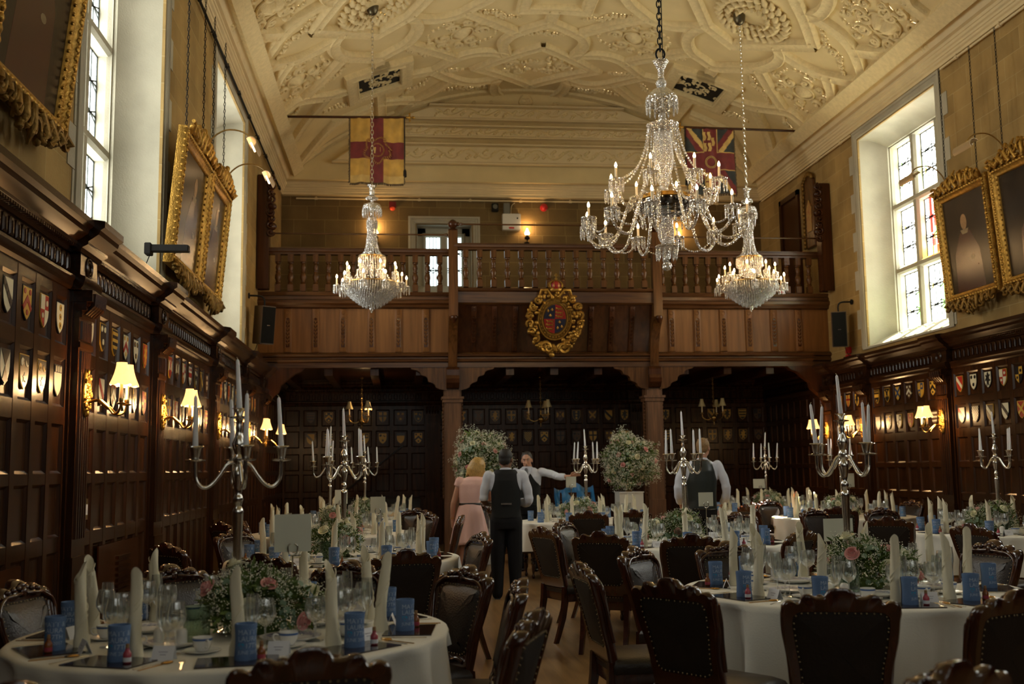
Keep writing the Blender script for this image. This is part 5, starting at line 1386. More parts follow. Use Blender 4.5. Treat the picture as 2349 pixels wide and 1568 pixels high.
# the pair of smaller tent-and-bag chandeliers
def small_chandelier(label, loc):
    t = thing('crystal_chandelier', label, 'chandelier', loc, 0, 'crystal chandeliers')
    zt = 8.60
    g = G(); chain(g, 5.75, zt, .02, .085); obj('hanging_chain', g, M['silver'], t, smooth=60)
    g = G(); g.lathe([(.03,zt-.14),(.06,zt-.12),(.09,zt-.06),(.10,zt+.04)], 16); obj('ceiling_rose', g, mat('bronze rose', (.12,.10,.06), .35, metal=.9), t, smooth=50)
    def cz(prof, mt, nm, seg=16, fl=0, fa=0):
        g = G(); g.lathe(prof, seg, flute=fl, fa=fa); obj(nm, g, mt, t, smooth=50)
    cz([(.03,5.60),(.04,5.65),(.035,5.70),(.06,5.74),(.075,5.757),(.06,5.755),(.03,5.70),(.025,5.62),(.04,5.60)], M['crystal'], 'flared_cup', 16, 8, .06)
    cz([(.03,5.59),(.08,5.575),(.09,5.55),(.07,5.53),(.02,5.57)], M['crystal'], 'petal_dish', 24, 8, .10)
    cz([(.02,5.55),(.02,5.48),(.08,5.475),(.125,5.455),(.142,5.42),(.144,5.38),(.13,5.40),(.08,5.45),(.03,5.46),(.03,5.28)], M['crystal'], 'upper_canopy', 22)
    cz([(.03,5.28),(.05,5.27),(.075,5.24),(.078,5.20),(.06,5.21),(.03,5.22),(.03,4.3)], M['crystal'], 'crystal_stem', 14)
    cz([(.195,4.64),(.20,4.645),(.20,4.66),(.19,4.66)], M['brass'], 'tent_ring', 28)
    cz([(.40,4.235),(.41,4.24),(.41,4.255),(.40,4.255)], M['brass'], 'bag_ring', 36)
    cz([(.02,3.96),(.035,3.94),(.03,3.90),(.045,3.88),(.005,3.80)], M['crystal'], 'drop_finial', 10)
    g = G()
    for i in range(22):
        b = 2*PI*i/22; prism_drop(g, (.142*math.cos(b), .142*math.sin(b), 5.39), .125, .010)
        if i < 16: b = 2*PI*i/16; prism_drop(g, (.078*math.cos(b), .078*math.sin(b), 5.21), .13, .010)
    obj('upper_prism_fringe', g, M['crystalb'], t, smooth=20)
    g = G()
    for i in range(34):
        b = 2*PI*i/34; prism_drop(g, (.2*math.cos(b), .2*math.sin(b), 4.645), .15, .010)
        prism_drop(g, (.16*math.cos(b+.1), .16*math.sin(b+.1), 4.52), .16, .010)
    obj('tent_prism_fringe', g, M['crystalb'], t, smooth=20)
    g = G()
    for i in range(18):
        b = 2*PI*i/18; c, s = math.cos(b), math.sin(b)
        beads(g, [(x*c, x*s, z) for x, z in ((.062,5.17),(.066,5.0),(.08,4.85),(.105,4.74),(.15,4.68),(.2,4.66))], .0105, .024)
    obj('bead_tent', g, M['crystalb'], t, smooth=60)
    g = G()
    for k, (r, z, L) in enumerate(((.41,4.24,.12),(.37,4.20,.14),(.33,4.165,.14),(.29,4.13,.14),(.24,4.10,.15),(.19,4.065,.15),(.14,4.03,.15),(.085,4.0,.14))):
        n = max(8, int(2*PI*r/.036))
        for i in range(n):
            b = 2*PI*(i+.5*(k % 2))/n; prism_drop(g, (r*math.cos(b), r*math.sin(b), z), L, .011)
    obj('prism_bag', g, M['crystalb'], t, smooth=20)
    for i in range(10): candle_arm(t, 2*PI*i/10+.1, .36, 4.25, .52, 4.20, .07, cup=.05, nd=8, pl=.12, ch=.12, bs=.95, bm='bulbs', tr=.010)
    for i in range(8): candle_arm(t, 2*PI*i/8+.35, .20, 4.32, .385, 4.38, .05, cup=.05, nd=8, pl=.12, ch=.12, bs=.95, bm='bulbs', tr=.010)
    return t
c1 = small_chandelier('smaller crystal chandelier with prism bag, hanging over the piano-side tables', (-.405, 15.7, 0))
c2 = dup(c1, (5.455, 15.7, .03), None, 'smaller crystal chandelier with prism bag, hanging over the window-side tables')
# ---------------------------------------------------------------- dining chairs
def mirror_outline(h):  # right half (x>=0) from top centre down -> closed outline
    return h + [(-x, z) for x, z in reversed(h) if x > 1e-6]
CO = [(0,.965),(.025,.963),(.047,.955),(.058,.940),(.066,.929),(.083,.927),(.10,.929),(.113,.936),(.130,.938),(.147,.932),(.158,.918),(.164,.905),(.174,.902),(.187,.912),(.204,.914),(.222,.905),(.233,.888),(.236,.862),(.231,.835),(.229,.80),(.224,.745),(.213,.69),(.203,.64),(.198,.59),(.197,.52),(.196,.44)]
CI = [(0,.868),(.10,.868),(.165,.866),(.186,.852),(.192,.82),(.186,.76),(.176,.69),(.165,.63),(.160,.55),(.150,.528),(0,.520)]
def rake(x, y, z):   # sweep the back backwards with height
    t = max(0, z-.44)
    return (x, y - .20*t - .12*t*t, z)
def make_chair():
    t = thing('dining_chair', '', 'chair')
    # +y is the way a sitter faces; back stands at y = -.22
    def mpc(u, v, w): return rake(u, -.21+w, v)
    g = G(); outer = mirror_outline(CO); 
    inner = mirror_outline(CI)
    # frame ring: front, back and rims
    def ring(pl, w): return [mpc(u, v, w) for u, v in pl]
    # resample the inner outline to the outer's count by angle about centre
    cx, cz_ = 0, .69
    def ray_hit(pl, a):
        best = None; dx, dz = math.cos(a), math.sin(a)
        for i in range(len(pl)):
            (x1, z1), (x2, z2) = pl[i], pl[(i+1) % len(pl)]
            x1 -= cx; x2 -= cx; z1 -= cz_; z2 -= cz_
            den = dx*(z2-z1)-dz*(x2-x1)
            if abs(den) < 1e-9: continue
            tt = (x1*(z2-z1)-z1*(x2-x1))/den; ss = (x1*dz-z1*dx)/den
            if tt > 0 and -1e-6 <= ss <= 1+1e-6 and (best is None or tt < best): best = tt
        return (cx+dx*best, cz_+dz*best)
    angs = [math.atan2(z-cz_, x-cx) for x, z in outer]
    inn = [ray_hit(inner, a) for a in angs]
    mid = lambda k: [(o[0]+(i_[0]-o[0])*k, o[1]+(i_[1]-o[1])*k) for o, i_ in zip(outer, inn)]
    g.strip([ring(inn, -.018), ring(mid(.15), -.022), ring(outer, -.012), ring(outer, .012), ring(mid(.12), .028), ring(mid(.45), .034), ring(mid(.75), .022), ring(inn, .018), ring(inn, -.018)], close_u=True)
    obj('backrest_frame', g, M['mahog'], t, smooth=50)
    # leather pads front and back
    g = G(); n = len(inn); ins = offset_poly(inn, .03); ins2 = offset_poly(inn, .07)
    ctr = [(x*.1, .69+(z-.69)*.1) for x, z in ins2]
    g.strip([ring(inn, .016), ring(ins, .034), ring(ins2, .044), ring(ctr, .050)], close_u=True); g.f.append(tuple(range(3*n, 4*n))); g.m.append(0)
    obj('backrest_pad', g, M['leather'], t, smooth=60)
    g = G(); g.strip([ring(inn, -.012), ring(ins, -.020), ring(ctr, -.022)], close_u=True); g.f.append(tuple(range(2*n, 3*n))); g.m.append(0)
    obj('back_panel', g, M['leatherd'], t, smooth=60)
    g = G(); per = []
    pl = offset_poly(inn, .006); L = 0
    for i in range(n):
        a, b = pl[i], pl[(i+1) % n]; d = math.hypot(b[0]-a[0], b[1]-a[1]); k = int((L+d)/.025)-int(L/.025)
        for q in range(k): tt = (q+.5)/max(1, k); per.append((a[0]+(b[0]-a[0])*tt, a[1]+(b[1]-a[1])*tt))
        L += d
    for u, v in per:
        g.ell(mpc(u, v, .026), (.0045,.003,.0045), 6, 4); g.ell(mpc(u, v, -.020), (.004,.003,.004), 6, 4)
    obj('back_nail_studs', g, M['nail'], t, smooth=60)
    g = G(); x = -.20
    while x <= .201: g.ell((x, .226, .425), (.0055,.004,.0055), 6, 4); g.ell((x, -.215, .435), (.0055,.004,.0055), 6, 4); x += .024
    y = -.19
    while y <= .2:
        for s in (-1, 1): g.ell((s*(.205+.02*(y+.2)), y, .425), (.004,.0055,.0055), 6, 4)
        y += .024
    obj('seat_nail_studs', g, M['nail'], t, smooth=60)
    # carved crest and shoulders on the front
    g = G()
    mm = lambda u, v, w: mpc(u, v, .026+w)
    for s in (-1, 1):
        spiral(mm, s*.045, .912, .030, PI/2, 1.3, s, .011, h=.008); spiral(mm, s*.125, .898, .026, PI/2, 1.2, -s, .011, h=.008); spiral(mm, s*.205, .868, .026, PI/2, 1.2, s, .010, h=.008)
        g.tube(catmull([mm(s*.02,.90,.01), mm(s*.09,.895,.02), mm(s*.15,.888,.012), mm(s*.215,.845,.014), mm(s*.212,.76,.008), mm(s*.19,.66,.004), mm(s*.18,.56,.004)]), .009, 7)
        for q in range(3): g.ell(mm(s*(.03+.045*q), .925-.006*q, .008), (.022,.014,.014), 7, 5)
        g.tube(catmull([mm(s*.225,.86,0), mm(s*.222,.78,.0), mm(s*.205,.68,0), mm(s*.194,.56,0)]), .012, 7)
    g.ell(mm(0,.935,.008), (.03,.016,.018), 8, 6); g.ell(mm(0,.905,.01), (.022,.014,.026), 8, 6)
    for s in (-1, 1): g.tube(catmull([mm(0,.515,0), mm(s*.05,.505,.01), mm(s*.10,.515,.006), mm(s*.15,.50,0)]), .011, 6)
    obj('carved_crest', g, M['mahog'], t, smooth=60)
    # seat
    def seatp(k, z): return [(-.215*k,-.215*k,z),(.215*k,-.215*k,z),(.235*k,.05*k,z),(.235*k,.215*k,z),(.20*k,.235*k,z),(-.20*k,.235*k,z),(-.235*k,.215*k,z),(-.235*k,.05*k,z)]
    g = G(); g.strip([seatp(.97,.395), seatp(1,.405), seatp(1,.445), seatp(.95,.468), seatp(.8,.482), seatp(.05,.49)], close_u=True, cap=True)
    obj('seat_cushion', g, M['leather'], t, smooth=50)
    g = G(); g.strip([seatp(.96,.335), seatp(.985,.345), seatp(.985,.40), seatp(.9,.40), seatp(.9,.335)], close_u=True, close_v=True)
    obj('seat_rail', g, M['mahog'], t, smooth=30)
    for s in (-1, 1):
        g = G(); g.lathe([(.010,0),(.018,.01),(.022,.03),(.016,.05),(.013,.06),(.019,.10),(.026,.16),(.030,.20),(.022,.225),(.034,.24),(.034,.255),(.022,.265),(.030,.28),(.034,.30),(.034,.36)], 12, (s*.19,.19,0))
        obj('leg', g, M['mahog'], t, smooth=50)
        g = G(); rows = []
        for z, y, w in ((0,-.315,.017),(.08,-.285,.018),(.2,-.245,.020),(.34,-.222,.023),(.46,-.215,.023)):
            rows.append([(s*.178-w, y-w, z),(s*.178+w, y-w, z),(s*.178+w, y+w, z),(s*.178-w, y+w, z)])
        g.strip(rows, close_u=True, cap=True); obj('leg', g, M['mahog'], t, smooth=20)
    return t
CHAIR = make_chair(); nch = 0
def chair(px_, py_, face, label, z=0):
    """px_,py_ = where the chair's back stands on the floor; face = heading (deg) a sitter looks"""
    global nch
    h = R(face); rz = h-PI/2
    # the back's crest leans .13 m behind the seat centre by .21
    cx_ = px_ + .21*math.cos(h); cy_ = py_ + .21*math.sin(h)
    o = CHAIR if nch == 0 else dup(CHAIR)
    nch += 1
    o.location = (cx_, cy_, z); o.rotation_euler = (0,0,rz); o['label'] = label; o['group'] = 'carved mahogany dining chairs'
    return o

# the chairs the photo shows
CH = [ # crest position X, Y, heading, label
 (-0.250,3.12,100,"chair with its back to the camera before the front piano-side table"),
 (-0.930,2.75,96,"chair just showing its crest in the corner before the front piano-side table"),
 (-1.850,5.40,-14,"chair facing us against the panelling beside the front piano-side table"),
 (-1.270,6.10,-46,"chair behind the front piano-side table, crest between napkins and panelling"),
 (-1.700,8.00,42,"chair seen edge-on under the louvred panel by the second piano-side table"),
 (-1.470,9.60,-35,"chair facing us on the wall side of the second piano-side table"),
 (-1.660,11.50,12,"chair facing us on the wall side of the third piano-side table"),
 (-1.830,11.20,40,"carved chair turned edge-on between the wall-side chairs, piano side"),
 (-0.860,6.73,70,"chair with its back to us, half hidden by the blank card"),
 (-0.270,6.10,-117,"chair whose shiny crest peeps over the front piano-side table"),
 (0.044,6.82,102,"broad-backed chair before the second piano-side table, back to us"),
 (0.370,5.62,-150,"leather-fronted chair angled at the aisle side of front piano-side table"),
 (0.575,4.90,176,"chair in profile at the aisle side of the front piano-side table"),
 (0.500,3.82,160,"chair with studded back panel lowest in the aisle, front piano-side table"),
 (0.700,11.70,172,"chair in profile standing in front of the woman's skirt"),
 (0.674,8.53,195,"leather-fronted chair at the aisle side of the second piano-side table"),
 (0.240,14.25,-118,"glossy carved chair at the rear of the third piano-side table"),
 (0.360,12.90,-150,"glossy carved chair beside the woman at the third piano-side table"),
 (1.210,9.12,22,"chair in profile at the aisle side of the middle table"),
 (1.570,10.30,-32,"chair with shiny leather front by the rear aisle corner of the middle table"),
 (1.565,8.30,62,"studded chair back before the middle table, nearest the aisle"),
 (2.170,7.78,82,"reddish chair back in front of the middle table's flowers"),
 (3.160,8.08,132,"sunlit reddish chair back on the window side of the middle table"),
 (1.475,6.70,-38,"chair with pale gleaming leather front behind the front window-side table"),
 (2.165,6.92,-84,"glossy carved chair straight behind the front window-side table"),
 (0.950,5.68,4,"chair in profile showing its brown seat at the aisle"),
 (1.200,4.72,36,"large studded chair back at the aisle corner of front window-side table"),
 (1.765,4.16,74,"large square-on studded chair back before the front window-side table"),
 (2.420,3.98,112,"dark chair back cut by the picture edge, front window-side table"),
 (3.810,6.50,-165,"black glossy chair at the far side of the front window-side table"),
 (1.400,2.60,115,"blurred chair crest at the lower edge, before the front window-side table"),
 (2.200,12.30,76,"chair back before the table by the flower pedestal"),
 (2.750,12.35,95,"second chair back before the table by the flower pedestal"),
 (1.220,14.30,8,"dark chair beside the gesturing man at the pedestal table"),
 (4.800,14.15,-24,"chair blazing with sun on its leather at the sunlit table"),
 (4.450,13.35,12,"dark chair in profile beside the sun-struck chair"),
 (4.750,11.90,-62,"carved glossy chair facing us behind the table under the portraits"),
 (5.190,12.20,62,"dark plain chair back before the sunlit table"),
 (5.500,11.75,-75,"black glossy chair facing us nearest the rear candelabra stem"),
 (4.650,8.30,16,"chair in profile beside the table under the portraits"),
 (4.620,9.70,55,"reddish chair back before the table under the portraits"),
 (7.050,14.00,-165,"dark chair against the window-side panelling by the sunlit table"),
 (5.350,15.10,-70,"carved chair behind the sunlit table, half in shade"),
 (3.620,11.20,-100,"dark chair in front of the man in the waistcoat"),
 (1.120,16.25,-70,"dark chair beside the pedestal behind the woman"),
]
CHF = [(x+.348*math.cos(R(h)), y+.348*math.sin(R(h)), R(h)) for x, y, h, _ in CH]   # seat centres
# ---------------------------------------------------------------- round tables
TR = .945; TZ = .76
TAB = {  # key: centre, name used in labels, first seat angle, candelabra turn
 'a': (-.72,4.88,'the front piano-side table',-45,17), 'b': (2.54,5.85,'the front window-side table',-93,17),
 'c': (-.45,8.80,'the second piano-side table',-60,45), 'd': (-.79,12.30,'the third piano-side table',-75,10),
 'e': (-.50,15.60,'the rear piano-side table',-80,20), 'f': (2.65,9.70,'the middle table',-70,42),
 'g': (2.50,14.10,'the flower pedestal table',-85,45), 'h': (6.10,10.30,'the table under the portraits',-60,17),
 'i': (5.95,13.80,'the sunlit table',-70,17), 'j': (5.75,16.20,'the rear window-side table',-80,0)}
M['legpale'] = mat('pale folding table leg', (.55,.50,.38), .5)
def inside_chair(x, y):
    for cx, cy, h in CHF:
        dx, dy = x-cx, y-cy; u = dx*math.sin(h)-dy*math.cos(h); v = dx*math.cos(h)+dy*math.sin(h)
        if abs(u) < .285 and -.25 < v < .285: return True
    return False
def cloth_mesh(seed, tx=0, ty=0):
    rr = random.Random(seed); N = 144
    ph = [rr.uniform(0, 6.28) for _ in range(4)]
    def fold(a):
        q = .5*math.sin(10*a+ph[0])+.35*math.sin(17*a+ph[1])+.3*math.sin(26*a+ph[2])
        return (abs(q)**.8*(1 if q > 0 else -1))-.15
    g = G(); rows = []
    for r in (.02, .3, .6, .85, .915): rows.append([(r*math.cos(2*PI*i/N), r*math.sin(2*PI*i/N), TZ) for i in range(N)])
    for k, (r, z, amp) in enumerate(((.935,TZ-.003,.0),(.945,TZ-.013,.005),(.940,TZ-.04,.026),(.938,TZ-.11,.050),(.940,TZ-.17,.062),(.942,TZ-.24,.074),(.950,TZ-.37,.090))):
        row = []
        for i in range(N):
            a = 2*PI*i/N; q = r+amp*fold(a)
            while z < .60 and q > .5 and inside_chair(tx+q*math.cos(a), ty+q*math.sin(a)): q -= .012
            row.append((q*math.cos(a), q*math.sin(a), z+(.008*math.sin(5*a+ph[3]) if k == 6 else 0)))
        rows.append(row)
    g.strip(rows, close_u=True)
    return g
nt_ = 0
for key, (x, y, nm, a0, ct) in TAB.items():
    o = obj('tablecloth', cloth_mesh(nt_, x, y), M['cloth'], smooth=180, loc=(x, y, 0)); tag(o, 'white linen cloth draped over ' + nm, 'tablecloth', 'white tablecloths')
    if nt_ == 0:
        TT = thing('round_table', '', 'table'); g = G(); g.lathe([(.9,TZ-.035),(.905,TZ-.03),(.905,TZ-.012),(.9,TZ-.006)], 48); obj('tabletop', g, M['post'], TT)
        for k in range(4):
            a = R(45+90*k); g = G(); g.lathe([(.02,0),(.028,.02),(.02,.05),(.03,.2),(.024,.34),(.036,.40),(.026,.46),(.032,.6),(.032,.73)], 12, (.55*math.cos(a), .55*math.sin(a), 0)); obj('leg', g, M['legpale'], TT)
        q = TT
    else: q = dup(TT)
    q.location = (x, y, 0); q['label'] = 'round pale-legged table under ' + nm.replace('the ', 'the white cloth of the ', 1); q['group'] = 'round banquet tables'
    nt_ += 1

# ---- small things set on the tables
M['blue'] = mat('blue foam sleeve', (.13,.215,.40), .75, spec=.25, bump=.2, bscale=160)
M['print'] = mat('white print', (.42,.52,.68), .7)
M['heart'] = mat('cyan print', (.01,.32,.60), .7)
M['slate'] = mat('dark glossy mat', (.020,.010,.007), .10, spec=.6)
M['wine'] = mat('amber drink', (.25,.08,.02), .2)
M['pink'] = mat('pink drink', (.42,.07,.10), .2)
M['cork'] = mat('cork', (.30,.17,.08), .8)
M['bluepat'] = mat('cobalt rim pattern', (.03,.05,.26), .3, col2=(.75,.75,.72), vscale=70)
M['blueband'] = mat('blue band', (.06,.14,.38), .3)
M['goldcut'] = mat('gilt spoon bowl', (.55,.33,.12), .2, metal=1)
def text_mesh(body, size):
    cu = bpy.data.curves.new('lettering', 'FONT'); cu.body = body; cu.size = size; cu.align_x = 'LEFT'; cu.resolution_u = 2
    to = bpy.data.objects.new('lettering', cu); COL.objects.link(to)
    dg = bpy.context.evaluated_depsgraph_get(); me = to.evaluated_get(dg).to_mesh()
    vs = [tuple(v.co) for v in me.vertices]; fs = [tuple(p.vertices) for p in me.polygons]
    to.evaluated_get(dg).to_mesh_clear(); bpy.data.objects.remove(to); bpy.data.curves.remove(cu)
    return vs, fs
def make_cooler():
    g = G(); Rr = .0405; H = .132
    prof = [(.035,.002),(.0405,.0),(.0415,.01),(.0395,.035),(.0385,.066),(.0395,.1),(.0415,.124),(.0405,.132),(.036,.132),(.0345,.12),(.0345,.015)]
    rows = [[(r*math.cos(2*PI*i/32), r*math.sin(2*PI*i/32), z) for i in range(32)] for r, z in prof]; g.strip(rows, close_u=True)
    g.mi = 1
    for r, a in ((.0418, PI*.72),):
        g.strip([[(q*math.cos(a+d), q*math.sin(a+d), z) for d in (-.13,-.05,.05,.13)] for q, z in ((.0420,.001),(.0402,.035),(.0392,.066),(.0402,.1),(.0420,.124),(.0412,.1325),(.036,.1325))])
    def wrap(vs, x0, z0):
        out = []
        for u, v, _ in vs:
            z = z0+v; t = (z-.066)/.066; r = .0392+.003*t*t
            a = -PI/2 + (x0+u)/.040
            out.append((r*math.cos(a), r*math.sin(a), z))
        return out
    for body, z, x, sz in (('MATT &', .094, -.040, .027), ('LAURA', .070, -.040, .027), ('17TH', .046, -.012, .025), ('JUNE 2017', .024, -.040, .0185)):
        vs, fs = text_mesh(body, sz); g.mi = 2; g.add(wrap(vs, x, z), fs)
    g.mi = 3
    P = [(0,-.011),(.011,.001),(.011,.007),(.006,.010),(0,.006),(-.006,.010),(-.011,.007),(-.011,.001)]
    g.add(wrap([(u, v, 0) for u, v in P], -.027, .054), [tuple(range(8))])
    return g.mesh('can_cooler', [M['blue'], M['black'], M['print'], M['heart']], 40, recalc=False)
COOL = make_cooler()
def lathe_mesh(nm, prof, mt, seg=20, smooth=60):
    g = G(); rows = [[(r*math.cos(2*PI*i/seg), r*math.sin(2*PI*i/seg), z) for i in range(seg)] for r, z in prof]; g.strip(rows, close_u=True); return g.mesh(nm, [mt], smooth, recalc=False)
WINE = lathe_mesh('wine_glass', [(.0,.003),(.034,.001),(.034,.003),(.006,.006),(.0038,.012),(.0038,.088),(.010,.094),(.030,.108),(.041,.130),(.042,.150),(.036,.180),(.032,.200),(.0312,.200),(.041,.150),(.040,.130),(.029,.110),(.0,.097)], M['glass'])
WATER = lathe_mesh('water_goblet', [(.0,.003),(.036,.001),(.036,.003),(.008,.007),(.005,.014),(.005,.070),(.012,.076),(.036,.095),(.046,.122),(.045,.150),(.039,.178),(.0382,.178),(.045,.122),(.035,.097),(.0,.08)], M['glass'])
FLUTE = lathe_mesh('champagne_flute', [(.0,.003),(.032,.001),(.032,.003),(.006,.006),(.0036,.012),(.0036,.080),(.010,.090),(.022,.115),(.027,.15),(.0265,.19),(.0235,.225),(.0228,.225),(.026,.15),(.021,.117),(.0,.092)], M['glass'])
TUMB = lathe_mesh('glass_vase', [(.0,.004),(.050,.001),(.055,.003),(.055,.150),(.053,.150),(.053,.006),(.0,.008)], M['water'], 26)
def napkin_mesh(seed):
    rr = random.Random(seed); g = G(); n = 18; rows = []
    ph = rr.uniform(0, 6.28); bx, by = rr.uniform(-.012,.012), rr.uniform(-.012,.012); H = .33
    for k in range(12):
        t = k/11; row = []
        for i in range(n):
            a = 2*PI*i/n; r = .0265-.006*t + (.006 if t < .1 else 0) + .0025*math.sin(3*a+ph+t*5)
            z = H*t
            if k == 11: z = H-.025+.040*math.cos(a-ph)
            if k == 10: z = H*.9-.02+.026*math.cos(a-ph)
            row.append((r*math.cos(a)+bx*t*t+.004*math.sin(5*t), r*math.sin(a)+by*t*t, z))
        rows.append(row)
    inn = [(x*.93, y*.93, z-.002) for x, y, z in rows[-1]]
    rows += [inn, [(x*.9, y*.9, .2) for x, y, z in inn]]
    g.strip(rows, close_u=True)
    for s0 in (.05, .32, .58):   # spiral folds of the rolled linen
        pts = []
        for q in range(15):
            t = s0+.36*q/14; a = ph+1+q*.32+s0*9
            r = .0265-.006*t+.0012
            pts.append((r*math.cos(a)+bx*t*t+.004*math.sin(5*t), r*math.sin(a)+by*t*t, H*min(t, .93)))
        g.tube(pts, [.0006]+[.0022]*13+[.0006], 5)
    return g.mesh('rolled_napkin', [M['napkin']], 60, recalc=False)
NAPK = [napkin_mesh(s) for s in range(5)]
g = G(); g.prism([(-.042,.0),(.042,.0),(.042,.052),(-.042,.052)], 0, .0012, lambda u, v, w: (u, -.022+v*.42+w, v)); g.prism([(-.042,.0),(.042,.0),(.042,.052),(-.042,.052)], 0, .0012, lambda u, v, w: (u, .022-v*.42+w, v))
g.mi = 1
for z, L in ((.030,.018),(.020,.012)): g.box(-L, L, -.022+z*.42-.0009, -.022+z*.42, z, z+.0022)
CARD = g.mesh('name_card', [M['cardw'], mat('faint ink', (.42,.42,.50), .7)], 0)
g = G(); g.box(-.15,.15,-.105,.105,.0,.005); MAT_ = g.mesh('place_mat', [M['slate']], 0)
g = G(); g.lathe([(.012,0),(.0155,.003),(.0155,.034),(.010,.044),(.0075,.048),(.0075,.055)], 14); g.mi = 1; g.lathe([(.0065,.052),(.0075,.058),(.0065,.070)], 10); g.mi = 2; g.lathe([(.0158,.006),(.0158,.022)], 14)
def bottle(c): 
    gg = G(); gg.merge(g); return gg.mesh('favour_bottle', [M['wine'] if c else M['pink'], M['cork'], M['pink'] if c else M['cardw']], 50)
BOT = [bottle(0), bottle(1)]
def cutlery(kind):
    g = G(); h = lambda P, z=.003: g.prism(P, 0, z, inset=(.001,.001))
    if kind == 'fork':
        h([(-.004,-.1),(.004,-.1),(.003,0),(.005,.03),(.011,.045),(.011,.05),(-.011,.05),(-.011,.045),(-.005,.03),(-.003,0)])
        for x in (-.0095,-.0032,.0032,.0095): h([(x-.0014,.049),(x+.0014,.049),(x+.0008,.092),(x-.0008,.092)])
    elif kind == 'knife': h([(-.005,-.1),(.005,-.1),(.005,0),(.009,.01),(.009,.09),(.004,.11),(-.004,.115),(-.005,0)])
    else:
        h([(-.004,-.1),(.004,-.1),(.003,.03),(-.003,.03)]); g.ell((0,.058,.004), (.018,.030,.006), 14, 6)
    return g.mesh('table_'+kind, [M['silver'] if kind != 'spoon' else M['goldcut']], 40)
CUT = {k: cutlery(k) for k in ('fork','knife','spoon')}
g = G(); g.lathe([(.0,.002),(.035,.0),(.045,.004),(.072,.012),(.073,.014),(.04,.009),(.0,.006)], 28); SAUC = g
def cupmesh():
    g = G(); g.merge(SAUC); rows = [[(r*math.cos(2*PI*i/24), r*math.sin(2*PI*i/24), z) for i in range(24)] for r, z in ((.018,.008),(.024,.010),(.036,.035),(.039,.062),(.037,.062),(.034,.035),(.01,.014))]
    g.strip(rows, close_u=True); g.tube(catmull([(.036,0,.05),(.055,0,.054),(.06,0,.04),(.05,0,.026),(.034,0,.026)]), .004, 6)
    g.mi = 1; g.strip([[(r*math.cos(2*PI*i/24), r*math.sin(2*PI*i/24), z) for i in range(24)] for r, z in ((.0388,.05),(.0396,.058))], close_u=True)
    g.mi = 2; g.strip([[(r*math.cos(2*PI*i/24), r*math.sin(2*PI*i/24), z) for i in range(24)] for r, z in ((.052,.0075),(.071,.0128))], close_u=True)
    return g.mesh('coffee_cup', [M['white'], M['blueband'], M['bluepat']], 50)
CUP = cupmesh()
g = G(); g.lathe([(.0,.003),(.07,.0),(.08,.004),(.125,.020),(.127,.023),(.08,.010),(.0,.008)], 40); g.mi = 1; g.strip([[(r*math.cos(2*PI*i/40), r*math.sin(2*PI*i/40), z) for i in range(40)] for r, z in ((.090,.0135),(.122,.0215))], close_u=True)
PLATE = g.mesh('patterned_plate', [M['white'], M['bluepat']], 50)
g = G(); g.lathe([(.020,0),(.023,.004),(.023,.055),(.016,.066),(.004,.068)], 18); SHAK = g.mesh('salt_shaker', [M['white']], 50)

CLK = ['three','two','one','twelve','eleven','ten','nine','eight','seven','six','five','four']
def clock(a):
    return CLK[int(round((a % 360)/30)) % 12] + " o'clock"
NMC = {}
def place(me, nm, cat, x, y, z, rz, label, group, tilt=0):
    o = bpy.data.objects.new(nm, me); COL.objects.link(o)
    o.location = (x, y, z); o.rotation_euler = (tilt*math.cos(rz*3), tilt*math.sin(rz*5), rz)
    k = NMC.get(label, 0); NMC[label] = k+1
    return tag(o, label, cat, group)
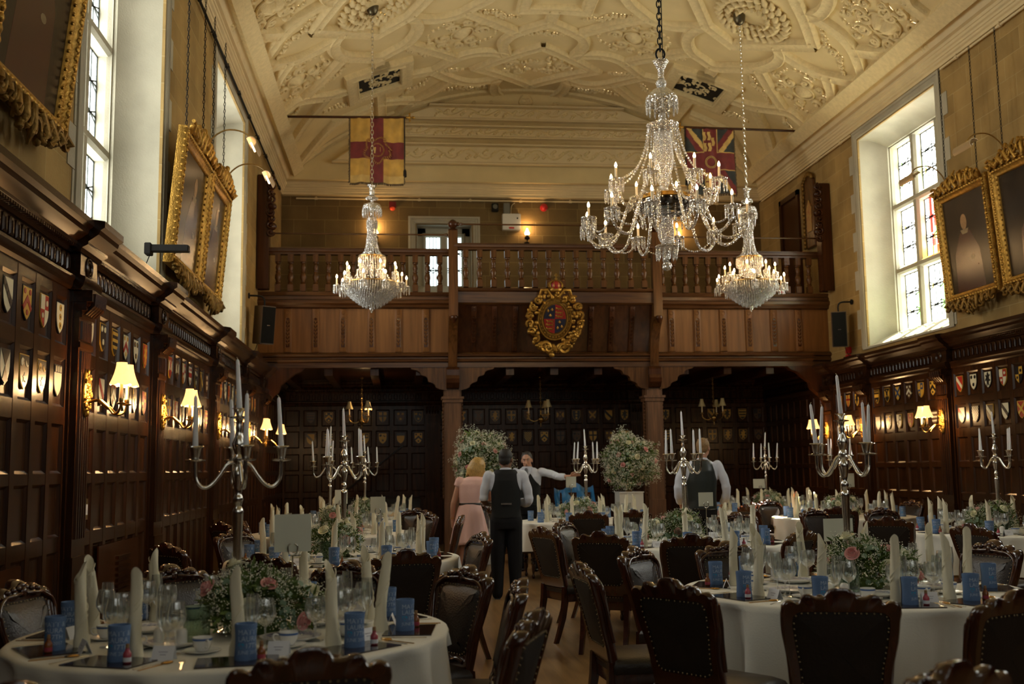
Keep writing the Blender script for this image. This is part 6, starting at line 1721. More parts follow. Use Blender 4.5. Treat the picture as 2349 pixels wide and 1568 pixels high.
# seats (deg round each table); the front two tables have theirs read off one by one
SEATS = {'a': [-45,-81,-117,-152,171,134,99,68,27,-9], 'b': [-93,-64,-15,20,56,92,122,154,-160,-126]}
for k in TAB:
    if k not in SEATS: SEATS[k] = [TAB[k][3]+36*i for i in range(10)]
rs = random.Random(11)
GRP = dict(n='rolled napkins', c='printed can coolers', w='wine glasses', f='champagne flutes', g='water goblets', p='dark place mats', m='name cards', b='favour bottles', u='coffee cups', q='patterned plates', k='place cutlery')
for key, (tx, ty, nm, a0, ct) in TAB.items():
    near = key in 'ab'; midt = key in 'abcfh'
    for i, a in enumerate(SEATS[key]):
        a = a + (0 if near else rs.uniform(-4,4)); ar = R(a); ca, sa = math.cos(ar), math.sin(ar)
        def P(r, t): return (tx + r*ca - t*sa, ty + r*sa + t*ca)
        ck = clock(a); at = ' at the %s place of %s' % (ck, nm)
        far_side = sa > .25 and not near
        x, y = P(.648, .0); place(NAPK[(i*3+ord(key)) % 5], 'rolled_napkin', 'napkin', x, y, TZ, rs.uniform(0, 6.28), 'tall rolled ivory napkin standing'+at, GRP['n'], .05)
        x, y = P(.755, rs.uniform(-.015,.03)); rot = ar+PI/2+rs.uniform(-.5,.7)
        if a % 360 > 180 or True: rot = rs.uniform(-.25, .75) if near else rs.uniform(-.6,.9)
        place(COOL, 'can_cooler', 'can cooler', x, y, TZ+(.0055 if midt else .0005), rot, 'printed blue can cooler'+at, GRP['c'])
        if midt:
            x, y = P(.775, .0); place(MAT_, 'place_mat', 'place mat', x, y, TZ+.0003, ar+PI/2+rs.uniform(-.06,.06), 'dark glossy place mat'+at, GRP['p'])
            x, y = P(.79, .085); place(BOT[i % 2], 'favour_bottle', 'bottle', x, y, TZ+.0055, 0, 'tiny corked favour bottle'+at, GRP['b'])
            x, y = P(.67, .155); place(CARD, 'name_card', 'name card', x, y, TZ+.0005, (ar+PI/2 if near else rs.uniform(-.3,.3))+rs.uniform(-.3,.3), 'white folded name card'+at, GRP['m'])
            x, y = P(.50, .20); place(CUP, 'coffee_cup', 'cup', x, y, TZ+.0003, rs.uniform(0, 6.28), 'blue-banded white coffee cup'+at, GRP['u'])
        for me, gn, r, t, lb, gr in ((WINE,'wine_glass',.545,.115,'clear wine glass','w'), (WATER,'water_goblet',.50,.04,'round clear water goblet','g'), (FLUTE,'champagne_flute',.565,.055,'slender clear champagne flute','f')):
            if far_side and not midt and gn == 'water_goblet': continue
            x, y = P(r+rs.uniform(-.012,.012), t+rs.uniform(-.012,.012)); place(me, gn, 'glass', x, y, TZ+.0003, rs.uniform(0, 6.28), lb+at, GRP[gr])
        if near:
            x, y = P(.775, -.20); place(CUT['fork'], 'table_fork', 'fork', x, y, TZ+.0005, ar+PI/2, 'silver table fork'+at, GRP['k'])
            x, y = P(.775, .185); place(CUT['knife'], 'table_knife', 'knife', x, y, TZ+.0005, ar+PI/2, 'silver table knife'+at, GRP['k'])
            x, y = P(.785, .215); place(CUT['spoon'], 'table_spoon', 'spoon', x, y, TZ+.0005, ar+PI/2, 'gilt-bowled spoon'+at, GRP['k'])
            if i % 2 == 0:
                x, y = P(.40, -.02); place(PLATE, 'patterned_plate', 'plate', x, y, TZ+.0003, 0, 'white plate with cobalt rim pattern'+at, GRP['q'])
    for s, w in ((-1, 'front'), (1, 'rear')):
        if midt: place(SHAK, 'salt_shaker', 'shaker', tx-.22-.05*s, ty-.30+.02*s, TZ+.0003, 0, 'white china %s shaker beside the flowers of %s' % ('salt' if s < 0 else 'pepper', nm), 'china shakers')
    place(TUMB, 'glass_vase', 'vase', tx-.12, ty-.27, TZ+.0003, 0, 'straight clear glass vase of water on '+nm, 'straight glass vases')
# ---------------------------------------------------------------- silver candelabra, tapers, signs, flowers
def make_candelabra():
    t = thing('silver_candelabra', '', 'candelabra')
    g = G(); g.lathe([(.085,.0),(.088,.008),(.06,.02),(.035,.035),(.02,.06),(.018,.09),(.013,.12),(.015,.15),(.020,.40),(.024,.515),(.026,.53),(.018,.545),(.014,.55),(.019,.565),(.024,.58),(.019,.595),(.014,.605),(.020,.63),(.028,.68),(.030,.70),(.022,.715),(.016,.725),(.026,.745),(.026,.765),(.016,.78),(.030,.815),(.032,.83),(.020,.86),(.013,.885),(.018,.90),(.012,.915),(.018,.94),(.042,.945),(.044,.950),(.014,.955),(.020,.975),(.028,.985),(.036,.988),(.012,.985)], 18, flute=0); obj('stem', g, M['silver'], t, smooth=50)
    for k in range(4):
        a = PI/2*k; c, s = math.cos(a), math.sin(a)
        g = G(); P = catmull([(.015,.745),(.05,.735),(.085,.685),(.12,.645),(.155,.635),(.185,.67),(.19,.73),(.19,.755)], 4)
        g.tube([(r*c, r*s, z) for r, z in P], .0085, 8)
        g.lathe([(.012,.748),(.044,.752),(.046,.757),(.016,.762),(.019,.775),(.024,.805),(.027,.812),(.038,.815),(.036,.818),(.012,.812)], 16, (.19*c,.19*s,0)); obj('candle_arm', g, M['silver'], t, smooth=50)
    return t
CAND = make_candelabra()
g = G(); g.lathe([(.0125,0),(.0128,.01),(.0075,.228),(.004,.236),(.001,.238)], 12); g.mi = 1; g.tube([(0,0,.236),(.001,0,.243),(.006,0,.247)], .0012, 5)
TAPER = g.mesh('taper_candle', [M['candle'], M['cream']], 50)
first = True
for key, (tx, ty, nm, a0, ct) in TAB.items():
    o = CAND if first else dup(CAND); first = False
    b = TZ+.0005
    o.location = (tx, ty, b); o.rotation_euler = (0,0,R(ct)); o['label'] = 'tall four-armed silver candelabra standing on ' + nm; o['group'] = 'silver candelabra'
    rc = random.Random(ord(key))
    pos = [(0,0,.976,'central')] + [(.19*math.cos(R(ct)+PI/2*k), .19*math.sin(R(ct)+PI/2*k), .806, ('window-side','rear','piano-side','front')[k]) for k in range(4)]
    for dx, dy, dz, w in pos:
        c = place(TAPER, 'taper_candle', 'candle', tx+dx, ty+dy, b+dz, 0, 'white taper candle in the %s cup of the candelabra on %s' % (w, nm), 'white taper candles')
        c.rotation_euler = (rc.uniform(-.05,.05), rc.uniform(-.09,.09), rc.uniform(0, 6))
# table number cards in wire stands
def sign(x, y, zc, w, h, rz, lb, double=False):
    t = thing('card_stand', lb, 'table card', (x, y, TZ+.0005), rz, 'blank table cards on stands')
    g = G(); g.lathe([(.035,0),(.036,.004),(.006,.008)], 16); g.tube([(0,0,.004),(0,0,zc-TZ-.02)], .004, 7)
    for s in (-1, 1): g.tube(catmull([(0,0,zc-TZ-.02),(s*.018,-.004,zc-TZ-.01),(s*.022,-.004,zc-TZ+.02),(s*.010,-.004,zc-TZ+.035)]), .004, 7)
    obj('wire_stand', g, M['silver'], t, smooth=60)
    g = G(); g.box(-w/2,w/2,.001,.0035,zc-TZ-.005,zc-TZ+h); obj('card', g, M['card'], t, smooth=0)
sign(-.50,5.12,1.09,.17,.17,R(8),'blank ivory card on a stand on the front piano-side table')
sign(-.18,9.05,1.11,.125,.13,R(-6),'blank ivory card on a stand on the second piano-side table')
sign(2.78,9.45,1.10,.14,.12,R(5),'blank ivory card on a stand on the middle table')
sign(2.33,14.3,1.20,.145,.14,R(8),'blank ivory card on a stand on the table by the flower pedestal')
sign(2.66,6.25,1.00,.19,.13,R(3),'blank ivory card on a stand on the front window-side table')
sign(6.42,10.1,1.14,.20,.12,R(-5),'blank ivory card on a stand on the table under the portraits')
sign(6.12,13.95,1.15,.15,.18,R(-6),'blank ivory card on a stand on the sunlit table')
sign(5.74,16.45,1.10,.22,.14,R(-12),'blank ivory card on a stand on the rear window-side table')
sign(-.65,12.1,1.10,.14,.15,R(4),'blank ivory card on a stand on the third piano-side table')

M['leaf'] = mat('fresh green leaves', (.14,.20,.045), .55, col2=(.055,.095,.022), vscale=25, spec=.3)
M['gyp'] = mat('white gypsophila', (.80,.80,.66), .7)
M['eucal'] = mat('grey green eucalyptus', (.17,.26,.18), .6)
M['rosep'] = mat('pale pink rose', (.72,.30,.30), .65, col2=(.80,.46,.42), vscale=30, subs=.1)
M['rosec'] = mat('cream rose', (.78,.74,.48), .65, col2=(.82,.80,.62), vscale=30, subs=.1)
def rose_mesh(mt, r, seed):
    rr = random.Random(seed); g = G()
    for layer, (n, q, tilt, h) in enumerate(((3,.30,.15,.95),(4,.52,.35,.85),(5,.75,.65,.68),(6,1.0,1.0,.48))):
        for k in range(n):
            a = 2*PI*k/n + layer*.7 + rr.uniform(-.15,.15); rows = []
            for v in range(5):
                row = []
                for u in range(6):
                    b = a + (u/5-.5)*2*PI/n*1.5; t = v/4
                    rad = r*q*(.35+.65*math.sin(t*PI*.62)) * (1+.10*tilt*t); z = r*h*(t**.8)*1.05 - r*.3*tilt*(t**3)
                    row.append((rad*math.cos(b), rad*math.sin(b), z))
                rows.append(row)
            g.strip(rows)
    g.ell((0,0,r*.15), (r*.55,r*.55,r*.35), 10, 6)
    return g.mesh('rose', [mt], 60, recalc=False)
ROSE = {('p', i): rose_mesh(M['rosep'], 1.0, i) for i in range(2)}
ROSE.update({('c', i): rose_mesh(M['rosec'], 1.0, i+5) for i in range(2)})
def leaf(g, p, d, L, w, rr):
    d = d.normalized(); s = d.cross(Vector((rr.uniform(-1,1), rr.uniform(-1,1), rr.uniform(.2,1)))).normalized()
    n = s.cross(d)
    P = [p, p+d*L*.35+s*w+n*L*.05, p+d*L*.75+s*w*.7, p+d*L, p+d*L*.75-s*w*.7, p+d*L*.35-s*w+n*L*.05]
    g.add([tuple(q) for q in P], [(0,1,2,3),(0,3,4,5)])
def bouquet(t, centre, rad, nleaf, ngyp, roses, seed, lw=.012, LL=.06, lo=-.5, rs_=.04, squash=1.0):
    rr = random.Random(seed); c = Vector(centre)
    def rdir():
        while True:
            v = Vector((rr.uniform(-1,1), rr.uniform(-1,1), rr.uniform(-1,1)))
            if .05 < v.length < 1 and v.normalized().z > lo: return v.normalized()
    def sc(v, k):
        k *= 1+.13*math.sin(5*v.x+seed)+.11*math.sin(7*v.z+4*v.y+seed*2)+.07*math.sin(13*v.x+9*v.y)
        return Vector((v.x*rad[0]*k, v.y*rad[1]*k, v.z*rad[2]*k))
    g = G()
    for i in range(nleaf):
        v = rdir(); leaf(g, c+sc(v, rr.uniform(.45,.98)), v+Vector((rr.uniform(-.9,.9), rr.uniform(-.9,.9), rr.uniform(-.7,.7))), LL*rr.uniform(.6,1.3), lw*rr.uniform(.7,1.3), rr)
    o = obj('green_foliage', g, M['leaf'], t, smooth=0, recalc=False); o['kind'] = 'stuff'
    g = G()
    for i in range(nleaf//9):
        v = rdir(); p = c+sc(v, rr.uniform(.7,1.0)); r = LL*.33; s = v.orthogonal().normalized(); n = v.cross(s)
        g.add([tuple(p+s*r*math.cos(q*PI/4)+n*r*math.sin(q*PI/4)+v*.01) for q in range(8)], [tuple(range(8))])
    o = obj('eucalyptus_leaves', g, M['eucal'], t, smooth=0, recalc=False); o['kind'] = 'stuff'
    g = G(); e = lw*.42
    for i in range(ngyp):
        v = rdir(); p0 = c+sc(v, rr.uniform(.85,1.18))
        for j in range(6):
            p = p0+Vector((rr.uniform(-1,1), rr.uniform(-1,1), rr.uniform(-1,1)))*LL*.45; r = e*rr.uniform(.7,1.3)
            g.add([(p.x+r,p.y,p.z),(p.x,p.y+r,p.z),(p.x-r,p.y,p.z),(p.x,p.y-r,p.z),(p.x,p.y,p.z+r),(p.x,p.y,p.z-r)], [(0,1,4),(1,2,4),(2,3,4),(3,0,4),(1,0,5),(2,1,5),(3,2,5),(0,3,5)])
    o = obj('gypsophila', g, M['gyp'], t, smooth=0, recalc=False); o['kind'] = 'stuff'
    ga = 2.39996
    for i in range(roses):
        z = 1-(i+.5)/roses*(1-lo); z = max(lo, z); q = math.sqrt(max(0, 1-z*z)); a = ga*i+seed
        v = Vector((q*math.cos(a), q*math.sin(a), z)); k = 'p' if i % 2 else 'c'
        o = bpy.data.objects.new('rose', ROSE[(k, i % 4//2)]); COL.objects.link(o); o.parent = t
        p = c+sc(v, 1.0-rr.uniform(0,.06)); o.location = p; o.rotation_euler = v.to_track_quat('Z', 'Y').to_euler(); o.scale = (rs_*rr.uniform(.85,1.15),)*3
def make_centre():
    t = thing('flower_centrepiece', '', 'flowers')
    bouquet(t, (.10,-.02,.10), (.26,.21,.165), 1300, 520, 11, 3, .0075, .050, -.35, .038)
    g = G(); g.lathe([(.10,0),(.115,.004),(.12,.05),(.11,.052)], 24, (.08,0,0)); obj('posy_bowl', g, M['leaf'], t)
    return t
CEN = make_centre(); first = True
for key, (tx, ty, nm, a0, ct) in TAB.items():
    o = CEN if first else dup(CEN); first = False
    o.location = (tx, ty, TZ+.0006); o.rotation_euler = (0,0,R({'a':-12,'b':8,'f':-150,'c':160}.get(key, 40*ord(key)))); o['label'] = 'low posy of pink and cream roses round the candelabra on ' + nm; o['group'] = 'rose posies'
# two great pedestal arrangements before the gallery posts
for x, y, zc, lb, pl in ((1.27,16.55,1.58,'tall rose and gypsophila arrangement on the white pedestal behind the woman','white square pedestal carrying the flowers behind the woman'),(3.62,16.55,1.54,'tall rose and gypsophila arrangement on the white pedestal before the gallery post','white square pedestal carrying the flowers before the gallery post')):
    t = thing('pedestal_flower_arrangement', lb, 'flowers', (x, y, 1.075))
    bouquet(t, (0,0,zc-1.075), (.40,.38,.42), 3400, 1500, 34, 4 if x < 2 else 9, .013, .075, -.9, .042)
    g = G(); g.lathe([(.05,.0),(.06,.01),(.03,.05),(.05,.10),(.08,.16),(.085,.17)], 18); obj('flower_urn', g, M['brass'], t)
    p = thing('flower_pedestal', pl, 'pedestal', (x, y, 0)); g = G(); g.box(-.19,.19,-.19,.19,0,1.06); obj('plinth', g, mat('white pedestal paint', (.62,.62,.58), .5), p, smooth=0, bevel=.006)
    g = G(); g.box(-.2,.2,-.2,.2,1.06,1.074); obj('top_slab', g, M['white'], p, smooth=0)

# ---------------------------------------------------------------- the chairs the photo shows
for x, y, h, lb in CH:
    chair(x+.138*math.cos(R(h)), y+.138*math.sin(R(h)), h, lb)
chair(3.62, 19.4, -90, 'dark chair standing up on the gallery behind the centre balusters', GZ)
chair(5.95, 19.2, -80, 'dark chair standing up on the gallery by the window-side balusters', GZ)
# ---------------------------------------------------------------- odds and ends
t = thing('grand_piano', 'black grand piano with raised lid in the shade beneath the gallery', 'piano', (-.35, 19.6, 0))
def pianoshape(k=1.0, oy=0): return [(x*k, y*k+oy) for x, y in [(-.72,-.7),(.72,-.7),(.74,-.1),(.66,.3),(.36,.62),(.16,.95),(-.1,1.12),(-.45,1.12),(-.68,.95),(-.72,.5)]]
g = G(); g.prism(pianoshape(), .68, .98, inset=(.01,.01)); obj('piano_case', g, M['blackgloss'], t, smooth=40)
g = G(); g.prism([(u*.98, v) for u, v in pianoshape()], 0, .02, lambda u, v, w: (-.72+(u+.72)*.80-w*.6, v, 1.0+(u+.72)*.62+w)); obj('raised_lid', g, M['blackgloss'], t, smooth=30)
g = G(); g.box(-.70,.70,-.72,-.55,.66,.74); obj('keyboard', g, M['cream'], t, smooth=0)
for x, y in ((-.6,-.5),(.6,-.5),(-.3,.9)):
    g = G(); g.lathe([(.03,0),(.04,.05),(.035,.3),(.06,.45),(.07,.68)], 12, (x,y,0)); obj('leg', g, M['blackgloss'], t)
t = thing('blue_draped_chair_cover', 'bright blue cloth bundled over a chair behind the pedestal table', 'cloth', (2.72, 16.35, 0))
g = G(); rr = random.Random(8); rows = []
for j in range(9):
    row = []
    for i in range(15):
        u = i/14-.5; v = j/8; y = -.16+.32*v if j in (3,4,5) else (-.18 if j < 4 else .18)
        z = 1.17-abs(v-.5)*1.1+.05*math.sin(u*9+v*3)+.04*(u+.3)
        row.append((u*.60+.02*math.sin(v*9), -.14+.28*v+.05*math.sin(u*16+v*6), z))
    rows.append(row)
g.strip(rows); obj('blue_cloth', g, mat('bright blue nylon', (.005,.14,.36), .45, sheen=.2), t, smooth=180, recalc=False)
g = G(); g.box(-.24,.24,-.03,.03,.4,1.08); g.box(-.24,.24,-.2,.2,.40,.46)
for sx in (-1, 1):
    for sy in (-1, 1): g.box(sx*.22-.02, sx*.22+.02, sy*.17-.02, sy*.17+.02, 0, .42)
obj('covered_chair', g, M['galdark'], t, smooth=0)
t = thing('fire_extinguisher', 'red fire extinguisher on the gallery by the end balusters', 'extinguisher', (7.22, 19.0, GZ+.001+.75))
g = G(); g.lathe([(.06,0),(.07,.02),(.07,.36),(.05,.42),(.02,.44)], 16); obj('cylinder', g, M['red'], t)
g = G(); g.lathe([(.02,.44),(.022,.48)], 10); g.box(-.06,.02,-.012,.012,.48,.51); obj('valve', g, M['black'], t, smooth=0)
g = G(); g.box(-.12,.12,-.12,.12,-.745,0); obj('extinguisher_stand', g, M['galdark'], t, smooth=0)
for y, lb in ((9.0, 'dark louvred heater grille low in the piano-side panelling'), (6.1, 'dark heater recess low in the piano-side panelling, foremost')):
    t = thing('heater_grille', lb, 'grille', (XL+.105, y, .30))
    g = G(); g.box(0,.012,-.62,.62,0,.62); obj('grille_panel', g, M['galdark'], t, smooth=0)
    g = G()
    for k in range(9): g.box(.010,.03,-.1,.30,.12+.045*k,.145+.045*k)
    obj('louvre_slats', g, M['oakh'], t, smooth=0)
# ---------------------------------------------------------------- people
def remeshed(nm, g, mt, parent, voxel=.009, sm=6):
    me = g.mesh(nm, [mt], 0)
    o = bpy.data.objects.new(nm + '_raw', me); COL.objects.link(o)
    m = o.modifiers.new('r', 'REMESH'); m.mode = 'VOXEL'; m.voxel_size = voxel
    s = o.modifiers.new('s', 'SMOOTH'); s.factor = .5; s.iterations = sm
    dg = bpy.context.evaluated_depsgraph_get(); dg.update()
    n = bpy.data.meshes.new_from_object(o.evaluated_get(dg)); n.name = nm
    n.materials.clear(); n.materials.append(mt); n.shade_smooth()
    bpy.data.objects.remove(o); bpy.data.meshes.remove(me)
    r = bpy.data.objects.new(nm, n); COL.objects.link(r); r.parent = parent
    return r
def limb(g, P, rad, k=4, seg=12, sq=1.0):
    Q = catmull([tuple(p) for p in P], k); n = len(Q)
    rr = []
    for i in range(n):
        t = i/(n-1)*(len(rad)-1); a = int(min(t, len(rad)-2)); f = t-a; rr.append(rad[a]*(1-f)+rad[a+1]*f)
    g.tube(Q, rr, seg, sq=sq); g.ell(Q[0], rr[0]*.98, 10, 8); g.ell(Q[-1], rr[-1]*.98, 10, 8)
def torso(g, rings, seg=28):
    g.strip([[(cx+rx*math.copysign(abs(math.cos(2*PI*i/seg))**.85, math.cos(2*PI*i/seg)), cy+ry*math.copysign(abs(math.sin(2*PI*i/seg))**.9, math.sin(2*PI*i/seg)), z) for i in range(seg)] for z, cx, cy, rx, ry in rings], close_u=True, cap=True)
def hand(g, w, d, up, side, s=1.0, curl=.3, spread=.18):
    """w wrist, d direction of the fingers, up = back of the hand, side = towards the thumb"""
    w = Vector(w); d = Vector(d).normalized(); up = Vector(up); up = (up-d*up.dot(d)).normalized(); sd = d.cross(up).normalized()
    if sd.dot(Vector(side)) < 0: sd = -sd
    for q in range(5):
        f = q/4; g.ell(w+d*(.015+.07*f)*s, (.024*s,.024*s,.018*s), 8, 6)
        g.ell(w+d*(.02+.065*f)*s+sd*.020*s, (.019*s,.019*s,.015*s), 8, 6); g.ell(w+d*(.02+.065*f)*s-sd*.022*s, (.018*s,.018*s,.015*s), 8, 6)
    for k, L in enumerate((.072,.082,.076,.058)):
        o = w + d*.088*s + sd*(.030-.020*k)*s; dd = (d + sd*spread*(1.5-k)*.35).normalized(); P = [o]
        for j in range(3):
            a = curl*(j+.6); P.append(P[-1] + (dd*math.cos(a) - up*math.sin(a))*L*s*(.42,.32,.26)[j])
        g.tube(P, [.0088*s,.0085*s,.008*s,.0065*s], 7); g.ell(P[-1], .0064*s, 7, 5)
    o = w + d*.03*s + sd*.028*s; P = [o, o+(d*.4+sd*.9-up*.2).normalized()*.035*s, o+(d*.8+sd*.75-up*.3).normalized()*.066*s, o+(d*1.0+sd*.6-up*.35).normalized()*.088*s]
    g.tube(P, [.0125*s,.0105*s,.0095*s,.007*s], 7); g.ell(P[-1], .0068*s, 7, 5)
def head(g, c, yaw, tilt=(0,0), s=1.0):
    """skull, jaw, nose, ears; returns the matrix of the head (y = where it looks)"""
    T = Matrix.Translation(c) @ Matrix.Rotation(yaw, 4, 'Z') @ Matrix.Rotation(tilt[0], 4, 'X') @ Matrix.Rotation(tilt[1], 4, 'Y')
    h = G()
    h.ell((0,-.012,.025), (.076,.094,.092), 18, 14); h.ell((0,.020,-.038), (.058,.068,.070), 16, 12); h.ell((0,.052,-.082), (.030,.030,.024), 12, 8)
    h.tube([(0,.082,.012),(0,.102,-.018),(0,.108,-.034),(0,.088,-.045)], [.009,.012,.016,.010], 8)
    h.ell((.034,.066,-.026), (.020,.016,.018), 8, 6); h.ell((-.034,.066,-.026), (.020,.016,.018), 8, 6)
    h.ell((0,.076,.030), (.050,.014,.012), 10, 6); h.ell((0,.082,-.062), (.024,.012,.008), 10, 6); h.ell((0,.079,-.073), (.019,.012,.007), 10, 6)
    for sx in (-1, 1): h.ell((sx*.077,-.010,-.012), (.010,.020,.032), 8, 8)
    g.merge(h, T @ Matrix.Scale(s, 4))
    return T @ Matrix.Scale(s, 4)
def eyes(parent, T):
    for sx in (-1, 1):
        g = G(); g.T = T; g.ell((sx*.030,.0785,.008), (.012,.006,.007), 10, 6); e = obj('eye', g, M['eyew'], parent, smooth=60)
        g = G(); g.T = T; g.ell((sx*.030,.083,.008), (.0055,.003,.0055), 8, 6); obj('iris', g, M['black'], e, smooth=60)
def brows(g, T):
    for sx in (-1, 1): g.tube([T @ Vector((sx*.014,.088,.026)), T @ Vector((sx*.032,.087,.032)), T @ Vector((sx*.05,.074,.026))], [.003,.0045,.002], 6)
M['skin'] = mat('fair skin', (.50,.26,.17), .5, subs=.1, var=.06, vscale=12); M['skind'] = mat('brown skin', (.16,.075,.040), .5, var=.06, vscale=12)
M['eyew'] = mat('eye white', (.55,.52,.48), .3)
M['shirt'] = mat('white cotton shirt', (.58,.62,.72), .75, spec=.2, bump=.25, bscale=22); M['vest'] = mat('black waistcoat wool', (.011,.012,.013), .75, spec=.25)
M['vestsat'] = mat('dark satin waistcoat back', (.022,.028,.026), .38, spec=.4, bump=.2, bscale=14); M['trous'] = mat('black trousers', (.008,.008,.010), .75, spec=.2)
M['pinkd'] = mat('pale pink dress cloth', (.80,.52,.47), .8, spec=.15, bump=.15, bscale=40); M['belt'] = mat('black belt', (.015,.012,.012), .4)
M['blond'] = mat('blonde hair', (.46,.29,.09), .45, var=.4, vscale=60, stretch=(4,4,.4)); M['dark'] = mat('black hair', (.010,.009,.008), .6); M['greyd'] = mat('dark greying hair', (.035,.032,.030), .6, var=.3, vscale=60)
M['sandy'] = mat('short sandy hair', (.24,.14,.055), .6, var=.4, vscale=80); M['tie'] = mat('grey silk tie', (.10,.11,.13), .45)
def shortcrop(parent, T, mt, back=1.0, nm='hair'):
    g = G(); g.ell((0,-.022,.036), (.081,.094,.092), 20, 14); g.ell((0,-.055,-.01), (.070,.055,.066), 16, 10)
    for q in range(18):
        a = q*.7; g.tube([(.05*math.cos(a), -.02+.05*math.sin(a), .105), (.062*math.cos(a+.3), -.02+.068*math.sin(a+.3), .118-.01*(q % 3))], [.014,.006], 6)
    # keep the face clear: cut with a plane through brow and ear
    o = remeshed(nm, g, mt, None, .007, 4)
    bm = bmesh.new(); bm.from_mesh(o.data)
    bmesh.ops.bisect_plane(bm, geom=bm.verts[:]+bm.edges[:]+bm.faces[:], plane_co=(0,.028,.02), plane_no=(0,.80,-.45), clear_outer=True)
    bmesh.ops.bisect_plane(bm, geom=bm.verts[:]+bm.edges[:]+bm.faces[:], plane_co=(0,0,-.062), plane_no=(0,0,-1), clear_outer=True)
    bm.transform(T); bm.to_mesh(o.data); bm.free(); o.parent = parent
    return o
def waistcoat(parent, rings, mt, seg=36, nm='waistcoat'):
    """open-armed waistcoat: shell round the torso with the shoulders joined by straps"""
    g = G(); torso(g, rings, seg); o = remeshed(nm, g, mt, parent, .009, 4); return o
def shoe(g, x, y, yaw, s=1.0):
    T = Matrix.Translation((x, y, 0)) @ Matrix.Rotation(yaw, 4, 'Z') @ Matrix.Scale(s, 4); h = G()
    h.ell((0,.03,.030), (.040,.075,.030), 12, 8); h.ell((0,.10,.026), (.043,.065,.026), 12, 8); h.ell((0,-.035,.045), (.034,.04,.045), 12, 8); h.box(-.03,.03,-.06,.14,0,.014); g.merge(h, T)

def man(label, loc, rz, A, skin, hairm, vest, shirtrings, arms, headc, hyaw, htilt, legs, face=False):
    t = thing('person', label, 'person', loc, rz)
    g = G(); T = head(g, headc, hyaw, htilt)
    limb(g, [(A['neck'][0], A['neck'][1], A['neck'][2]-.06), A['neck'], (headc[0], headc[1]-.01, headc[2]-.05)], [.062,.056,.054])
    torso(g, [(z, cx, cy, rx*.86, ry*.84) for z, cx, cy, rx, ry in shirtrings])
    for a in arms:
        limb(g, a['p'], [.050,.044,.036,.026]); hand(g, a['p'][-1], a['hd'], a['up'], a['th'], .98, a.get('curl', .3), a.get('spread', .18))
    for L in legs: limb(g, L, [.080,.066,.048,.040])
    remeshed('body', g, skin, t, .0075, 3)
    shortcrop(t, T, hairm)
    # shirt: trunk and sleeves
    g = G(); torso(g, [(z, cx, cy, rx, ry) for z, cx, cy, rx, ry in shirtrings])
    for a in arms:
        sl = a['sleeve']; Q = catmull(a['p'], 4); Q = Q[:max(3, int(len(Q)*sl))]
        n = len(Q); g.tube(Q, [.060-.010*i/(n-1)+.004*math.sin(i*2.3) for i in range(n)], 14); g.ell(Q[0], .060, 12, 8); g.tube([Q[-2], Q[-1]], [.050,.050], 14)
        for q in range(0, n-1, 2): g.tube([Vector(Q[q])+Vector((.03,.045,.0)), Vector(Q[q])+Vector((-.04,.04,-.02))], [.022,.012], 6)
    limb(g, [(A['neck'][0], A['neck'][1], A['neck'][2]-.09), (A['neck'][0], A['neck'][1], A['neck'][2]-.035)], [.085,.066])
    remeshed('shirt', g, M['shirt'], t, .010, 3)
    g = G(); nk = A['neck']; rows = []
    for z, r in ((-.06,.072),(-.015,.065),(-.013,.060),(-.06,.066)): rows.append([(nk[0]+r*math.cos(2*PI*i/24), nk[1]+r*1.05*math.sin(2*PI*i/24), nk[2]+z+.012*math.sin(2*PI*i/24)*(-1)) for i in range(24)])
    g.strip(rows, close_u=True, close_v=True); obj('collar', g, M['shirt'], t, smooth=50)
    # trousers
    g = G(); hz = legs[0][0][2]; cx = sum(L[0][0] for L in legs)/2; cy = sum(L[0][1] for L in legs)/2
    torso(g, [(hz-.10, cx, cy, .165, .115), (hz-.02, cx, cy, .178, .125), (hz+.06, cx, cy, .170, .122), (hz+.13, cx, cy, .158, .112)])
    for L in legs: limb(g, L, [.098,.086,.072,.064])
    remeshed('trousers', g, M['trous'], t, .010, 3)
    g = G()
    for L in legs: shoe(g, L[-1][0], L[-1][1]+.02, A.get('toe', 0))
    obj('shoe', g, M['blackgloss'], t, smooth=60)
    return t, T
def vestrings(shirt, grow=.012, top=None, nar=.80):
    out = []
    for z, cx, cy, rx, ry in shirt:
        k = 1.0 if z < shirt[-3][0]-.12 else nar
        out.append((z, cx, cy, rx*k+grow, ry+grow*1.2))
    return out
# waiter seen from behind, sleeves rolled
SR = [(.86,0,0,.150,.105),(.98,0,0,.148,.105),(1.10,0,.0,.155,.110),(1.22,0,.005,.175,.120),(1.33,.0,.005,.190,.118),(1.40,0,.0,.175,.10),(1.45,0,0,.10,.075)]
tA, T = man('person with dark hair seen from behind in black waistcoat, trousers and rolled white sleeves', (1.215,12.12,0), R(-4), dict(neck=(0,-.01,1.475)), M['skind'], M['dark'], None, SR,
    [dict(p=[(-.195,0,1.385),(-.245,.0,1.20),(-.24,.02,1.08),(-.13,.22,1.06)], hd=(.7,.7,0), up=(0,.2,1), th=(.6,-.6,.2), sleeve=.66, curl=.5), dict(p=[(.195,0,1.385),(.25,.0,1.20),(.25,.03,1.07),(.12,.22,1.10)], hd=(-.7,.7,0), up=(0,.2,1), th=(-.6,-.6,.2), sleeve=.85, curl=.5)],
    (.01,.005,1.565), R(-22), (R(-4),0), [[(-.09,0,.88),(-.10,.01,.5),(-.105,-.01,.26),(-.11,-.03,.06)],[(.09,0,.88),(.095,.01,.5),(.095,-.01,.26),(.10,-.03,.06)]])
